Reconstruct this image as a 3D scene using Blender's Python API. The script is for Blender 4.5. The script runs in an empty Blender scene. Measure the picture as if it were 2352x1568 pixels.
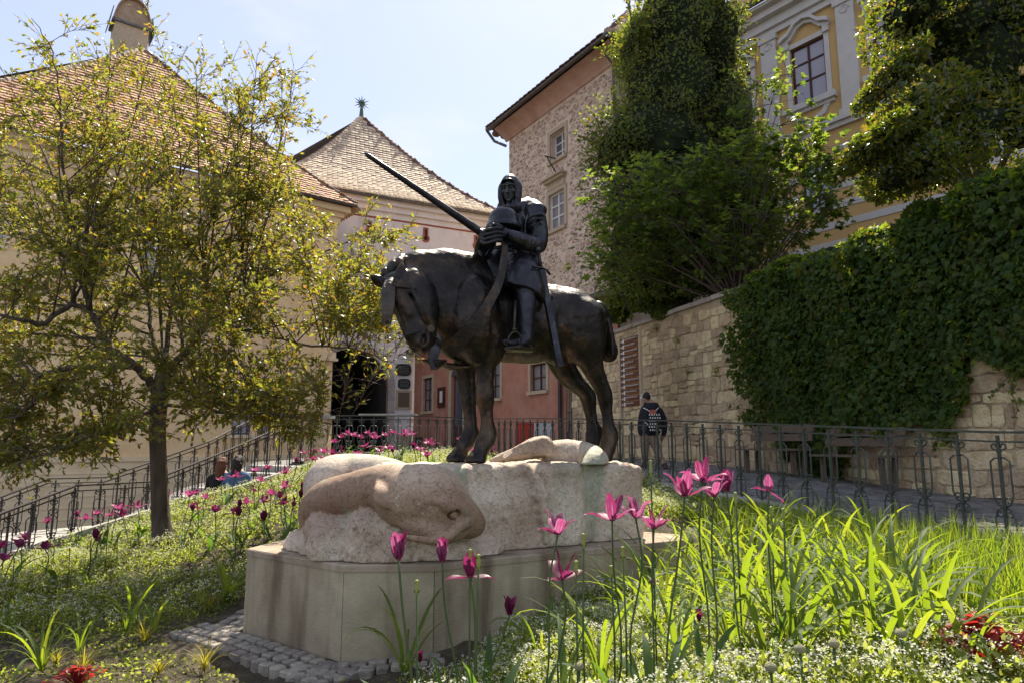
import bpy, math, random
import numpy as np
from mathutils import Vector, Matrix
R = math.radians; UZ = np.array([0, 0, 1.])
random.seed(7); RNG = np.random.default_rng(11)
sc = bpy.context.scene
COL = sc.collection
# ------------------------------------------------------------ camera, sky, sun, exposure
EYE = np.array([0.0, 0.0, 1.45]); PITCH = R(8.6)
cam_d = bpy.data.cameras.new('camera'); cam_d.lens = 24; cam_d.sensor_width = 36
cam_d.clip_start = 0.05; cam_d.clip_end = 3000
cam = bpy.data.objects.new('camera', cam_d); COL.objects.link(cam)
cam.location = EYE; cam.rotation_euler = (R(90) + PITCH, 0, 0); sc.camera = cam
SUN_AZ, SUN_EL = R(8), R(53)
world = bpy.data.worlds.new('World'); sc.world = world; world.use_nodes = True
wn, wl = world.node_tree.nodes, world.node_tree.links
bg = wn['Background']; bg.inputs[1].default_value = 0.115
sky = wn.new('ShaderNodeTexSky'); sky.sky_type = 'NISHITA'; sky.sun_disc = False
sky.sun_elevation = SUN_EL; sky.sun_rotation = SUN_AZ
sky.air_density = 1.0; sky.dust_density = .5; sky.ozone_density = 1.6
wtc = wn.new('ShaderNodeTexCoord'); wmap = wn.new('ShaderNodeMapping'); wmap.inputs['Scale'].default_value = (1.2, 1.2, 3.0)
wns = wn.new('ShaderNodeTexNoise'); wns.inputs['Scale'].default_value = 2.4; wns.inputs['Detail'].default_value = 7; wns.inputs['Roughness'].default_value = .55
wrp = wn.new('ShaderNodeValToRGB'); wrp.color_ramp.elements[0].position = .44; wrp.color_ramp.elements[1].position = .68
wmul = wn.new('ShaderNodeMath'); wmul.operation = 'MULTIPLY'; wmul.inputs[1].default_value = .6
wmx = wn.new('ShaderNodeMixRGB'); wmx.inputs[2].default_value = (3.9, 4.0, 4.15, 1)
wl.new(wtc.outputs['Generated'], wmap.inputs[0]); wl.new(wmap.outputs[0], wns.inputs['Vector']); wl.new(wns.outputs[0], wrp.inputs[0])
wl.new(wrp.outputs[0], wmul.inputs[0]); wl.new(wmul.outputs[0], wmx.inputs[0]); wl.new(sky.outputs[0], wmx.inputs[1]); wvl = wn.new('ShaderNodeMixRGB'); wvl.inputs[0].default_value = .60; wvl.inputs[2].default_value = (1.85, 2.4, 3.65, 1); wl.new(sky.outputs[0], wvl.inputs[1]); wl.new(wvl.outputs[0], wmx.inputs[1])   # thin high veil
wht = wn.new('ShaderNodeHueSaturation'); wht.inputs['Saturation'].default_value = .85; wtn = wn.new('ShaderNodeMixRGB'); wtn.blend_type = 'MULTIPLY'; wtn.inputs[0].default_value = 1; wtn.inputs[2].default_value = (1.08, 1.0, .97, 1)
wl.new(wmx.outputs[0], wht.inputs['Color']); wl.new(wht.outputs[0], wtn.inputs[1]); wl.new(wtn.outputs[0], bg.inputs[0])
sun_d = bpy.data.lights.new('sun', 'SUN'); sun_d.energy = 4.6; sun_d.angle = R(.53); sun_d.color = (1, .90, .74)
sun = bpy.data.objects.new('sun', sun_d); COL.objects.link(sun)
SUNV = Vector((math.cos(SUN_EL)*math.sin(SUN_AZ), math.cos(SUN_EL)*math.cos(SUN_AZ), math.sin(SUN_EL)))
sun.rotation_euler = SUNV.to_track_quat('Z', 'Y').to_euler(); sun.location = SUNV * 60
vs = sc.view_settings; vs.view_transform = 'Standard'; vs.look = 'None'; vs.gamma = 1; vs.exposure = 1.2; vs.use_curve_mapping = False
try:
    sc.cycles.use_denoising = True; sc.cycles.max_bounces = 6; sc.cycles.transparent_max_bounces = 6
    sc.cycles.diffuse_bounces = 3; sc.cycles.glossy_bounces = 2; sc.cycles.transmission_bounces = 3
except Exception: pass

# ------------------------------------------------------------ measuring helpers (photo measured at 2352 px width)
FPX = 1568.0; CF = np.array([0, math.cos(PITCH), math.sin(PITCH)]); CU = np.array([0, -math.sin(PITCH), math.cos(PITCH)]); CR = np.array([1., 0, 0])
def ray(u, v): return CF + (u-1176)/FPX*CR + (784-v)/FPX*CU
def atY(u, v, Y): d = ray(u, v); return EYE + d*(Y/d[1])
def atZ(u, v, Z): d = ray(u, v); return EYE + d*((Z-EYE[2])/d[2])
def atP(u, v, p, n): d = ray(u, v); n = np.asarray(n, float); return EYE + d*(np.dot(np.asarray(p)-EYE, n)/np.dot(d, n))
def sY(x, y, Y): return atY(x*.9408, y*.9408, Y)
def c1(x, y): return ((850+x/2.851)*.9408, (350+y/2.851)*.9408)
def cL(x, y): return ((850+x/3.136)*.9408, (800+y/3.136)*.9408)
def c3(x, y): return ((550+x/2.045)*.9408, (1050+y/2.045)*.9408)

# ------------------------------------------------------------ objects
ORG = {}
def tag(o, label=None, cat=None, group=None, kind=None):
    if label: o['label'] = label
    if cat: o['category'] = cat
    if group: o['group'] = group
    if kind: o['kind'] = kind
    return o
def empty(name, loc, label=None, cat=None, group=None, rz=0, kind=None):
    o = bpy.data.objects.new(name, None); COL.objects.link(o); o.location = loc; o.rotation_euler = (0, 0, rz); o.empty_display_size = .2
    ORG[o.name] = np.array(loc, float)
    return tag(o, label, cat, group, kind)
def mesh(name, V, F, mat=None, smooth=False):
    me = bpy.data.meshes.new(name)
    V = np.asarray(V, np.float32)
    if isinstance(F, np.ndarray):
        n, k = F.shape
        me.vertices.add(len(V)); me.vertices.foreach_set('co', V.ravel())
        me.loops.add(n*k); me.loops.foreach_set('vertex_index', F.astype(np.int32).ravel())
        me.polygons.add(n); me.polygons.foreach_set('loop_start', np.arange(0, n*k, k, dtype=np.int32)); me.polygons.foreach_set('loop_total', np.full(n, k, np.int32))
        me.update(calc_edges=True)
    else:
        me.from_pydata(V.tolist(), [], F); me.update()
    if mat: me.materials.append(mat)
    if smooth: me.polygons.foreach_set('use_smooth', np.ones(len(me.polygons), bool))
    return me
def obj(name, VF, mat, parent=None, smooth=False, local=False, loc=None):
    """one mesh object; vertices in world space unless local"""
    V, F = VF; V = np.asarray(V, float)
    org = np.zeros(3)
    if parent is not None and not local: org = ORG[parent.name]
    if loc is not None and not local: V = V - np.array(loc)
    elif not local: V = V - org
    me = mesh(name, V, F, mat, smooth)
    o = bpy.data.objects.new(name, me); COL.objects.link(o)
    if parent is not None: o.parent = parent
    if loc is not None: o.location = np.array(loc) - (org if parent is not None else 0)
    ORG[o.name] = np.array(loc, float) if loc is not None else (org if parent is not None else np.zeros(3))
    return o
def inst(name, me, parent, loc, rot=(0, 0, 0), scale=(1, 1, 1)):
    o = bpy.data.objects.new(name, me); COL.objects.link(o); o.parent = parent; o.location = loc; o.rotation_euler = rot; o.scale = scale
    ORG[o.name] = ORG.get(parent.name, np.zeros(3)) if parent else np.zeros(3)
    return o
def copy_tree(o, parent=None):
    c = o.copy(); COL.objects.link(c)
    if parent is not None: c.parent = parent
    for ch in list(o.children): copy_tree(ch, c)
    return c
class MB:
    def __init__(s): s.V = []; s.F = []; s.n = 0
    def add(s, V, F):
        V = [tuple(map(float, p)) for p in V]; s.V += V; s.F += [[i+s.n for i in f] for f in F]; s.n += len(V); return s
    def box(s, c, size, ax=None):
        c = np.array(c, float); h = np.array(size, float)/2; A = np.eye(3) if ax is None else np.array(ax, float)
        P = [c + A[0]*h[0]*i + A[1]*h[1]*j + A[2]*h[2]*k for i, j, k in ((-1,-1,-1),(1,-1,-1),(1,1,-1),(-1,1,-1),(-1,-1,1),(1,-1,1),(1,1,1),(-1,1,1))]
        return s.add(P, [[0,3,2,1],[4,5,6,7],[0,1,5,4],[1,2,6,5],[2,3,7,6],[3,0,4,7]])
    def bar(s, a, b, w, h=None, up=(0,0,1)):
        a = np.array(a, float); b = np.array(b, float); h = h or w; d = b-a; L = np.linalg.norm(d); d = d/L; u = np.array(up, float)
        if abs(np.dot(d, u)) > .95: u = np.array((0,1.,0)) if abs(d[1]) < .9 else np.array((1.,0,0))
        x = np.cross(d, u); x /= np.linalg.norm(x); z = np.cross(x, d)
        return s.box((a+b)/2, (w, L, h), (x, d, z))
    def tube(s, pts, r, n=6, cap=True):
        pts = [np.array(p, float) for p in pts]; m = len(pts); rs = r if hasattr(r, '__len__') else [r]*m
        V = []; F = []; prev = None
        for i, p in enumerate(pts):
            d = pts[min(i+1, m-1)] - pts[max(i-1, 0)]; L = np.linalg.norm(d); d = d/L if L > 1e-9 else np.array((0,0,1.))
            if prev is None:
                u = np.array((0,0,1.)) if abs(d[2]) < .9 else np.array((1.,0,0))
                x = np.cross(d, u)
            else: x = prev - d*np.dot(prev, d)
            x /= max(np.linalg.norm(x), 1e-9); prev = x; y = np.cross(d, x)
            for k in range(n):
                a = 2*math.pi*k/n; V.append(p + (x*math.cos(a)+y*math.sin(a))*rs[i])
        for i in range(m-1):
            for k in range(n): F.append([i*n+k, i*n+(k+1) % n, (i+1)*n+(k+1) % n, (i+1)*n+k])
        if cap: F.append(list(range(n))[::-1]); F.append([(m-1)*n+k for k in range(n)])
        return s.add(V, F)
    def ribbon(s, pts, ws, side, th=.01):
        """flat strap with thickness; side = unit vectors across, per point"""
        V = []; F = []; m = len(pts)
        for i, p in enumerate(pts):
            p = np.array(p, float); d = np.array(pts[min(i+1, m-1)], float) - np.array(pts[max(i-1, 0)], float); d /= max(np.linalg.norm(d), 1e-9)
            sd = np.array(side[i] if np.ndim(side) > 1 else side, float); nn = np.cross(d, sd); nn /= max(np.linalg.norm(nn), 1e-9)
            for a, b in ((-1,-1),(1,-1),(1,1),(-1,1)): V.append(p + sd*ws[i]/2*a + nn*th/2*b)
        for i in range(m-1):
            for k in range(4): F.append([i*4+k, i*4+(k+1) % 4, (i+1)*4+(k+1) % 4, (i+1)*4+k])
        F.append([3,2,1,0]); F.append([(m-1)*4+k for k in range(4)])
        return s.add(V, F)
    def lathe(s, prof, c, n=16, axis=None):
        c = np.array(c, float); A = np.eye(3) if axis is None else np.array(axis)
        V = []; F = []
        for r, z in prof:
            for k in range(n):
                a = 2*math.pi*k/n; V.append(c + A[0]*r*math.cos(a) + A[1]*r*math.sin(a) + A[2]*z)
        for i in range(len(prof)-1):
            for k in range(n): F.append([i*n+k, i*n+(k+1) % n, (i+1)*n+(k+1) % n, (i+1)*n+k])
        F.append([k for k in range(n)][::-1]); F.append([(len(prof)-1)*n+k for k in range(n)])
        return s.add(V, F)
    def prism(s, poly, o, ux, uy, un, d0, d1):
        """polygon (2D) in plane o,ux,uy extruded from d0 to d1 along un"""
        o, ux, uy, un = (np.array(q, float) for q in (o, ux, uy, un)); n = len(poly)
        V = [o+ux*x+uy*y+un*d0 for x, y in poly] + [o+ux*x+uy*y+un*d1 for x, y in poly]
        F = [list(range(n))[::-1], [n+k for k in range(n)]] + [[k, (k+1) % n, n+(k+1) % n, n+k] for k in range(n)]
        return s.add(V, F)
    def out(s): return s.V, s.F
def bez(pts, n=8):
    """Catmull-Rom through points (any dim)"""
    P = [np.array(p, float) for p in pts]; P = [2*P[0]-P[1]] + P + [2*P[-1]-P[-2]]; out = []
    for i in range(1, len(P)-2):
        for k in range(n):
            t = k/n; a, b, c, d = P[i-1], P[i], P[i+1], P[i+2]
            out.append(.5*((2*b)+(c-a)*t+(2*a-5*b+4*c-d)*t*t+(3*b-a-3*c+d)*t**3))
    out.append(P[-2]); return out

# ------------------------------------------------------------ noise + signed-distance modelling
def vnoise(P, scale=1., seed=0):
    P = np.asarray(P, np.float32)*scale; i = np.floor(P).astype(np.int64); f = P-i; f = f*f*(3-2*f)
    def h(x, y, z):
        n = (x*73856093) ^ (y*19349663) ^ (z*83492791) ^ (seed*2654435761 & 0xffffffff)
        n = (n ^ (n >> 13))*1274126177 & 0x7fffffff; n = n ^ (n >> 16)
        return (n & 0xffff).astype(np.float32)/65535.
    r = 0
    for dx in (0, 1):
        for dy in (0, 1):
            for dz in (0, 1):
                w = (f[..., 0] if dx else 1-f[..., 0])*(f[..., 1] if dy else 1-f[..., 1])*(f[..., 2] if dz else 1-f[..., 2])
                r = r + w*h(i[..., 0]+dx, i[..., 1]+dy, i[..., 2]+dz)
    return r*2-1
def fbm(P, scale, oct=3, seed=0): return sum(vnoise(P, scale*2**o, seed+o)*.5**o for o in range(oct))
class SDF:
    def __init__(s, lo, hi, res):
        s.lo = np.array(lo, float); s.res = res; s.n = np.maximum(np.ceil((np.array(hi)-s.lo)/res).astype(int)+1, 4)
        s.d = np.full(s.n, .3, np.float32)
    def sub(s, lo, hi, m):
        a = np.clip(np.floor((np.array(lo)-m-s.lo)/s.res).astype(int), 0, s.n); b = np.clip(np.ceil((np.array(hi)+m-s.lo)/s.res).astype(int)+1, 0, s.n)
        sl = tuple(slice(x, y) for x, y in zip(a, b))
        if min(b-a) <= 0: return None, None
        g = np.meshgrid(*[(np.arange(x, y)*s.res+l).astype(np.float32) for x, y, l in zip(a, b, s.lo)], indexing='ij')
        return sl, np.stack(g, -1)
    def put(s, sl, v, k, op='add'):
        d = s.d[sl]
        if op == 'add':
            if k > 0:
                h = np.clip(.5+.5*(d-v)/k, 0, 1); s.d[sl] = d*(1-h)+v*h-k*h*(1-h)
            else: s.d[sl] = np.minimum(d, v)
        elif op == 'cut':
            if k > 0:
                v = -v; h = np.clip(.5-.5*(d-v)/k, 0, 1); s.d[sl] = d*(1-h)+v*h+k*h*(1-h)
            else: s.d[sl] = np.maximum(d, -v)
    def cone(s, a, b, ra, rb, k=.03, flat=None, op='add'):
        a = np.array(a, np.float32); b = np.array(b, np.float32); m = max(ra, rb)
        sl, P = s.sub(np.minimum(a, b)-m, np.maximum(a, b)+m, k+3*s.res)
        if sl is None: return s
        ab = b-a; t = np.clip(((P-a)@ab)/max(float(ab@ab), 1e-9), 0, 1); q = P-a-t[..., None]*ab; f = 1.
        if flat is not None:
            w = np.array(flat[0], np.float32); w = w/np.linalg.norm(w); f = flat[1]; c = q@w; q = q + (c*(1/f-1))[..., None]*w
        v = (np.linalg.norm(q, axis=-1)-(ra+(rb-ra)*t))*(min(f, 1) if f < 1 else 1); s.put(sl, v, k, op); return s
    def chain(s, pts, rs, k=.03, flat=None, n=0, op='add'):
        if n:
            X = bez([list(p)+[r] for p, r in zip(pts, rs)], n); pts = [x[:3] for x in X]; rs = [max(x[3], .002) for x in X]
        for i in range(len(pts)-1): s.cone(pts[i], pts[i+1], rs[i], rs[i+1], k, flat, op)
        return s
    def ell(s, c, r, ax=None, k=.03, op='add'):
        c = np.array(c, np.float32); r = np.array(r, np.float32); m = r.max(); sl, P = s.sub(c-m, c+m, k+3*s.res)
        if sl is None: return s
        q = P-c
        if ax is not None: q = q@np.array(ax, np.float32).T
        k0 = np.linalg.norm(q/r, axis=-1); k1 = np.linalg.norm(q/(r*r), axis=-1)+1e-6; s.put(sl, k0*(k0-1)/k1, k, op); return s
    def rbox(s, c, h, ax=None, rd=.02, k=.02, op='add'):
        c = np.array(c, np.float32); h = np.array(h, np.float32); m = float(np.linalg.norm(h)); sl, P = s.sub(c-m, c+m, k+3*s.res)
        if sl is None: return s
        q = P-c
        if ax is not None: q = q@np.array(ax, np.float32).T
        q = np.abs(q)-(h-rd); v = np.linalg.norm(np.maximum(q, 0), axis=-1)+np.minimum(q.max(-1), 0)-rd; s.put(sl, v, k, op); return s
    def plane(s, p, n, k=0.):
        """keep the side the normal points away from"""
        sl, P = s.sub(s.lo, s.lo+(s.n-1)*s.res, 0); n = np.array(n, np.float32); n /= np.linalg.norm(n)
        v = (P-np.array(p, np.float32))@n
        if k > 0:
            d = s.d; h = np.clip(.5-.5*(d-v)/k, 0, 1); s.d = d*(1-h)+v*h+k*h*(1-h)
        else: s.d = np.maximum(s.d, v)
        return s
    def noise(s, amp, scale, oct=2, seed=0):
        band = np.abs(s.d) < amp*3+2*s.res; idx = np.argwhere(band); P = idx*s.res+s.lo
        s.d[band] += (amp*fbm(P, scale, oct, seed)).astype(np.float32); return s
    def mesh(s):
        d = s.d; ins = d < 0; n = d.shape
        ins[0] = ins[-1] = False; ins[:, 0] = ins[:, -1] = False; ins[:, :, 0] = ins[:, :, -1] = False
        d = np.where(ins, d, np.maximum(d, 1e-4))
        cnt = np.zeros((n[0]-1, n[1]-1, n[2]-1), np.int8)
        C = [(i, j, k) for i in (0, 1) for j in (0, 1) for k in (0, 1)]
        for i, j, k in C: cnt += ins[i:n[0]-1+i, j:n[1]-1+j, k:n[2]-1+k]
        act = (cnt > 0) & (cnt < 8); ids = np.argwhere(act); idx = np.full(act.shape, -1, np.int64); idx[act] = np.arange(len(ids))
        vals = np.stack([d[ids[:, 0]+i, ids[:, 1]+j, ids[:, 2]+k] for i, j, k in C], 1)
        acc = np.zeros((len(ids), 3)); w = np.zeros(len(ids))
        for a in range(8):
            for b in range(a+1, 8):
                df = [C[b][q]-C[a][q] for q in range(3)]
                if sum(abs(x) for x in df) != 1: continue
                va, vb = vals[:, a], vals[:, b]; m = (va < 0) != (vb < 0); t = np.where(m, va/(va-vb+1e-12), 0)
                p = np.array(C[a])[None]+t[:, None]*np.array(df)[None]; acc[m] += p[m]; w[m] += 1
        V = (ids+acc/w[:, None])*s.res+s.lo; F = []
        for ax in range(3):
            o1, o2 = [(1, 2), (2, 0), (0, 1)][ax]
            A = ins; sl0 = [slice(1, -1)]*3; sl1 = [slice(1, -1)]*3; sl0[ax] = slice(0, n[ax]-1); sl1[ax] = slice(1, n[ax])
            e = A[tuple(sl0)] != A[tuple(sl1)]; q = np.argwhere(e); off = np.ones(3, int); off[ax] = 0; q = q+off
            fl = A[q[:, 0], q[:, 1], q[:, 2]]
            def g(a, b):
                t = q.copy(); t[:, o1] -= a; t[:, o2] -= b; return idx[t[:, 0], t[:, 1], t[:, 2]]
            f = np.stack([g(0, 0), g(1, 0), g(1, 1), g(0, 1)], 1); f[~fl] = f[~fl][:, ::-1]; F.append(f)
        F = np.concatenate(F); F = F[(F >= 0).all(1)]
        return V, F

# ------------------------------------------------------------ leaves
def leaf_cloud(P, D, N, L, W, fold=.12, curl=.15):
    """P base points, D directions, N normals (n,3); L lengths, W half widths -> 5-vertex folded leaves"""
    n = len(P); D = D/np.linalg.norm(D, axis=1, keepdims=True); S = np.cross(D, N); S /= np.linalg.norm(S, axis=1, keepdims=True)+1e-9; N = np.cross(S, D)
    L = np.broadcast_to(L, n)[:, None]; W = np.broadcast_to(W, n)[:, None]
    a = P; m = P+D*L*.48+N*L*curl*.5; t = P+D*L-N*L*curl*.3; l = P+D*L*.45+S*W+N*(L*curl*.5+W*fold*2); r = P+D*L*.45-S*W+N*(L*curl*.5+W*fold*2)
    V = np.stack([a, l, t, r, m], 1).reshape(-1, 3); b = np.arange(n)[:, None]*5
    F = np.concatenate([b+np.array(q) for q in ([0, 1, 4], [1, 2, 4], [0, 4, 3], [4, 2, 3])])
    return V, F
def rand_dirs(n, up=0.):
    v = RNG.normal(size=(n, 3)); v[:, 2] += up; return v/np.linalg.norm(v, axis=1, keepdims=True)
def lobed_leaves(P, D, N, L, spec):
    """flat fan leaves with outline spec [(along, across)...] closed"""
    n = len(P); D = D/np.linalg.norm(D, axis=1, keepdims=True); S = np.cross(D, N); S /= np.linalg.norm(S, axis=1, keepdims=True)+1e-9; N = np.cross(S, D); L = np.broadcast_to(L, n)[:, None]
    vs_ = [P+D*L*.35+N*L*.06]+[P+D*L*a+S*L*c-N*L*abs(c)*.25 for a, c in spec]; k = len(spec)
    V = np.stack(vs_, 1).reshape(-1, 3); b = np.arange(n)[:, None]*(k+1)
    F = np.concatenate([b+np.array([0, 1+i, 1+(i+1) % k]) for i in range(k)]); return V, F
IVY = [(0, 0), (.05, .42), (.35, .5), (.5, .25), (1, 0), (.5, -.25), (.35, -.5), (.05, -.42)]
MAPLE = [(0, 0), (.05, .4), (.3, .28), (.5, .62), (.55, .22), (1.05, 0), (.55, -.22), (.5, -.62), (.3, -.28), (.05, -.4)]

# ------------------------------------------------------------ materials
def nt(name):
    m = bpy.data.materials.new(name); m.use_nodes = True; n = m.node_tree.nodes; l = m.node_tree.links
    return m, n, l, n['Principled BSDF']
def ramp(n, cols, pos=None):
    r = n.new('ShaderNodeValToRGB'); e = r.color_ramp.elements; k = len(cols)
    while len(e) < k: e.new(.5)
    for i, c in enumerate(cols): e[i].position = pos[i] if pos else i/(k-1); e[i].color = (*c, 1)
    return r
def mat(name, cols, scale=4., rough=.8, detail=6, bump=0., bscale=None, metal=0., pos=None, spec=.3, island=0., objr=0., stretch=None, stain=None, coat=0.):
    """noise-driven colour between cols, bump, optional per-piece tint (island / object random) and streaky stain"""
    m, n, l, p = nt(name); tc = n.new('ShaderNodeTexCoord'); mp = n.new('ShaderNodeMapping')
    if stretch: mp.inputs['Scale'].default_value = stretch
    l.new(tc.outputs['Object'], mp.inputs[0])
    ns = n.new('ShaderNodeTexNoise'); ns.inputs['Scale'].default_value = scale; ns.inputs['Detail'].default_value = detail; ns.inputs['Roughness'].default_value = .62
    l.new(mp.outputs[0], ns.inputs['Vector']); r = ramp(n, cols, pos or [.3+.4*i/(max(len(cols)-1, 1)) for i in range(len(cols))]); l.new(ns.outputs[0], r.inputs[0]); c = r.outputs[0]
    if island or objr:
        g = n.new('ShaderNodeNewGeometry') if island else n.new('ShaderNodeObjectInfo'); o = g.outputs['Random Per Island'] if island else g.outputs['Random']
        if island and objr:
            oi = n.new('ShaderNodeObjectInfo'); ad = n.new('ShaderNodeMath'); ad.operation = 'ADD'; fr = n.new('ShaderNodeMath'); fr.operation = 'FRACT'
            l.new(o, ad.inputs[0]); l.new(oi.outputs['Random'], ad.inputs[1]); l.new(ad.outputs[0], fr.inputs[0]); o = fr.outputs[0]
        a = island or objr; mr = n.new('ShaderNodeMapRange'); mr.inputs[3].default_value = 1-a; mr.inputs[4].default_value = 1+a; l.new(o, mr.inputs[0])
        hs = n.new('ShaderNodeHueSaturation'); l.new(c, hs.inputs['Color']); l.new(mr.outputs[0], hs.inputs['Value'])
        m2 = n.new('ShaderNodeMath'); m2.operation = 'MULTIPLY_ADD'; m2.inputs[1].default_value = .035; m2.inputs[2].default_value = .4825; l.new(o, m2.inputs[0]); l.new(m2.outputs[0], hs.inputs['Hue']); c = hs.outputs[0]
    if stain:
        col, sc_, thr = stain[:3]; m3 = n.new('ShaderNodeMapping'); m3.inputs['Scale'].default_value = stain[3] if len(stain) > 3 else (1, 1, .12); l.new(tc.outputs['Object'], m3.inputs[0])
        n3 = n.new('ShaderNodeTexNoise'); n3.inputs['Scale'].default_value = sc_; n3.inputs['Detail'].default_value = 5; l.new(m3.outputs[0], n3.inputs['Vector'])
        r3 = ramp(n, [(0, 0, 0), (1, 1, 1)], [thr, thr+.22]); l.new(n3.outputs[0], r3.inputs[0]); mx = n.new('ShaderNodeMixRGB'); mx.inputs[2].default_value = (*col, 1)
        l.new(r3.outputs[0], mx.inputs[0]); l.new(c, mx.inputs[1]); c = mx.outputs[0]
    l.new(c, p.inputs['Base Color']); p.inputs['Roughness'].default_value = rough; p.inputs['Metallic'].default_value = metal; p.inputs['Specular IOR Level'].default_value = spec
    if coat: p.inputs['Coat Weight'].default_value = coat
    if bump:
        n2 = n.new('ShaderNodeTexNoise'); n2.inputs['Scale'].default_value = bscale or scale*6; n2.inputs['Detail'].default_value = 8; l.new(mp.outputs[0], n2.inputs['Vector'])
        b = n.new('ShaderNodeBump'); b.inputs['Strength'].default_value = min(bump, 1); b.inputs['Distance'].default_value = .02*max(bump, 1); l.new(n2.outputs[0], b.inputs['Height']); l.new(b.outputs[0], p.inputs['Normal'])
    return m
def leafmat(name, cols, trans, rough=.45, tw=.5, spec=.35, streak=None):
    m, n, l, p = nt(name); g = n.new('ShaderNodeNewGeometry'); oi = n.new('ShaderNodeObjectInfo'); ad = n.new('ShaderNodeMath'); ad.operation = 'ADD'; fr = n.new('ShaderNodeMath'); fr.operation = 'FRACT'
    l.new(g.outputs['Random Per Island'], ad.inputs[0]); l.new(oi.outputs['Random'], ad.inputs[1]); l.new(ad.outputs[0], fr.inputs[0])
    r = ramp(n, cols); l.new(fr.outputs[0], r.inputs[0]); l.new(r.outputs[0], p.inputs['Base Color']); p.inputs['Roughness'].default_value = rough; p.inputs['Specular IOR Level'].default_value = spec
    r2 = ramp(n, trans); l.new(fr.outputs[0], r2.inputs[0]); t = n.new('ShaderNodeBsdfTranslucent'); l.new(r2.outputs[0], t.inputs[0])
    
    if streak:
        col, lo, hi = streak; tc = n.new('ShaderNodeTexCoord'); mp = n.new('ShaderNodeMapping'); mp.inputs['Scale'].default_value = (12, 160, 12); ns = n.new('ShaderNodeTexNoise'); ns.inputs['Scale'].default_value = 1; ns.inputs['Detail'].default_value = 4; rr = ramp(n, [(0, 0, 0), (1, 1, 1)], [lo, hi]); l.new(tc.outputs['Object'], mp.inputs[0]); l.new(mp.outputs[0], ns.inputs['Vector']); l.new(ns.outputs[0], rr.inputs[0])
        for src, dst in ((r, p.inputs['Base Color']), (r2, t.inputs[0])): m_ = n.new('ShaderNodeMixRGB'); m_.inputs[2].default_value = (*col, 1); l.new(rr.outputs[0], m_.inputs[0]); l.new(src.outputs[0], m_.inputs[1]); l.new(m_.outputs[0], dst)
    mx = n.new('ShaderNodeMixShader'); mx.inputs[0].default_value = tw; out = n['Material Output']; l.new(p.outputs[0], mx.inputs[1]); l.new(t.outputs[0], mx.inputs[2]); l.new(mx.outputs[0], out.inputs[0])
    return m
# ============================================================ materials
M = {}
M['soil'] = mat('soil', [(.03, .024, .015), (.065, .052, .033), (.11, .088, .058)], 9, .95, bump=1.5, bscale=40)
M['cobble'] = mat('cobble', [(.16, .14, .12), (.27, .24, .2), (.36, .32, .27)], 14, .75, bump=.7, objr=.25, island=.2)
M['paving'] = mat('paving', [(.10, .10, .105), (.16, .155, .15), (.22, .21, .2)], 6, .6, bump=.5, island=.25, objr=.01)
M['grout'] = mat('grout', [(.06, .055, .05), (.11, .10, .085)], 20, .95, bump=.6)
M['kerb'] = mat('kerb_stone', [(.28, .27, .25), (.42, .40, .36)], 8, .8, bump=.6, objr=.12)
M['plinth'] = mat('plinth_stone', [(.24, .19, .13), (.35, .29, .205), (.47, .40, .29)], 1.8, .8, bump=.35, bscale=70, stain=((.13, .09, .055), 4.2, .50, (1, 1, .16)), objr=.1)
M['rubble'] = mat('rubble_stone', [(.42, .30, .17), (.60, .46, .28), (.70, .57, .38)], 5, .9, bump=1.6, bscale=22, island=.3, objr=.3)
M['mortar'] = mat('mortar', [(.42, .32, .20), (.56, .45, .30)], 7, .95, bump=1.5, bscale=30, stain=((.09, .07, .05), 1.2, .58, (1, 1, .5)))
M['iron'] = mat('green_iron', [(.035, .045, .038), (.075, .09, .075)], 15, .5, spec=.5, bump=.2)
M['iron_dark'] = mat('dark_iron', [(.02, .018, .018), (.045, .04, .036)], 15, .5, spec=.5, bump=.2)
M['wood'] = mat('weathered_wood', [(.10, .07, .05), (.2, .15, .11)], 6, .8, bump=.6, stretch=(8, 1, 8))
M['cream'] = mat('cream_plaster', [(.68, .47, .24), (.78, .57, .32), (.80, .62, .38)], 1.6, .9, bump=.3, bscale=30, stain=((.42, .36, .26), 1.2, .6, (1, 1, .25)))
M['cream_trim'] = mat('cream_trim', [(.70, .54, .33), (.79, .65, .43)], 2, .9, bump=.2)
M['white'] = mat('white_plaster', [(.64, .60, .58), (.74, .70, .68)], 1.3, .9, bump=.25, bscale=30, stain=((.42, .38, .35), 1.0, .6, (1, 1, .25)))
M['red'] = mat('red_plaster', [(.36, .15, .10), (.43, .195, .13), (.46, .26, .19)], 1.6, .9, bump=.4, bscale=30, stain=((.42, .28, .22), .9, .57, (1, 1, .5)))
M['redband'] = mat('red_band', [(.28, .075, .05), (.36, .11, .075)], 3, .85)
M['pink'] = mat('pink_mortar', [(.62, .46, .34), (.70, .55, .43), (.74, .61, .49)], 3, .95, bump=1.2, bscale=26)
M['fieldstone'] = mat('field_stone', [(.34, .235, .17), (.45, .33, .245), (.54, .42, .33)], 5, .9, bump=1., bscale=20, island=.3, objr=.3)
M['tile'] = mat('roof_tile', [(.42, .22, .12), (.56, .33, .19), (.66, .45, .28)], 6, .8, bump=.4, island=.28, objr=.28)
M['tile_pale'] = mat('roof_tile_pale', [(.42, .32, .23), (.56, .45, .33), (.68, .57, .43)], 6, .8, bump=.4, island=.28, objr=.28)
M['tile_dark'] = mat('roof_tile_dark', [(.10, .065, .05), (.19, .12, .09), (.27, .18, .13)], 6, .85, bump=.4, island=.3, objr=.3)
M['under'] = mat('roof_underlay', [(.05, .035, .028), (.08, .055, .04)], 6, .95)
M['gutter'] = mat('gutter_metal', [(.10, .095, .09), (.17, .165, .155)], 8, .45, metal=.6)
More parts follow.
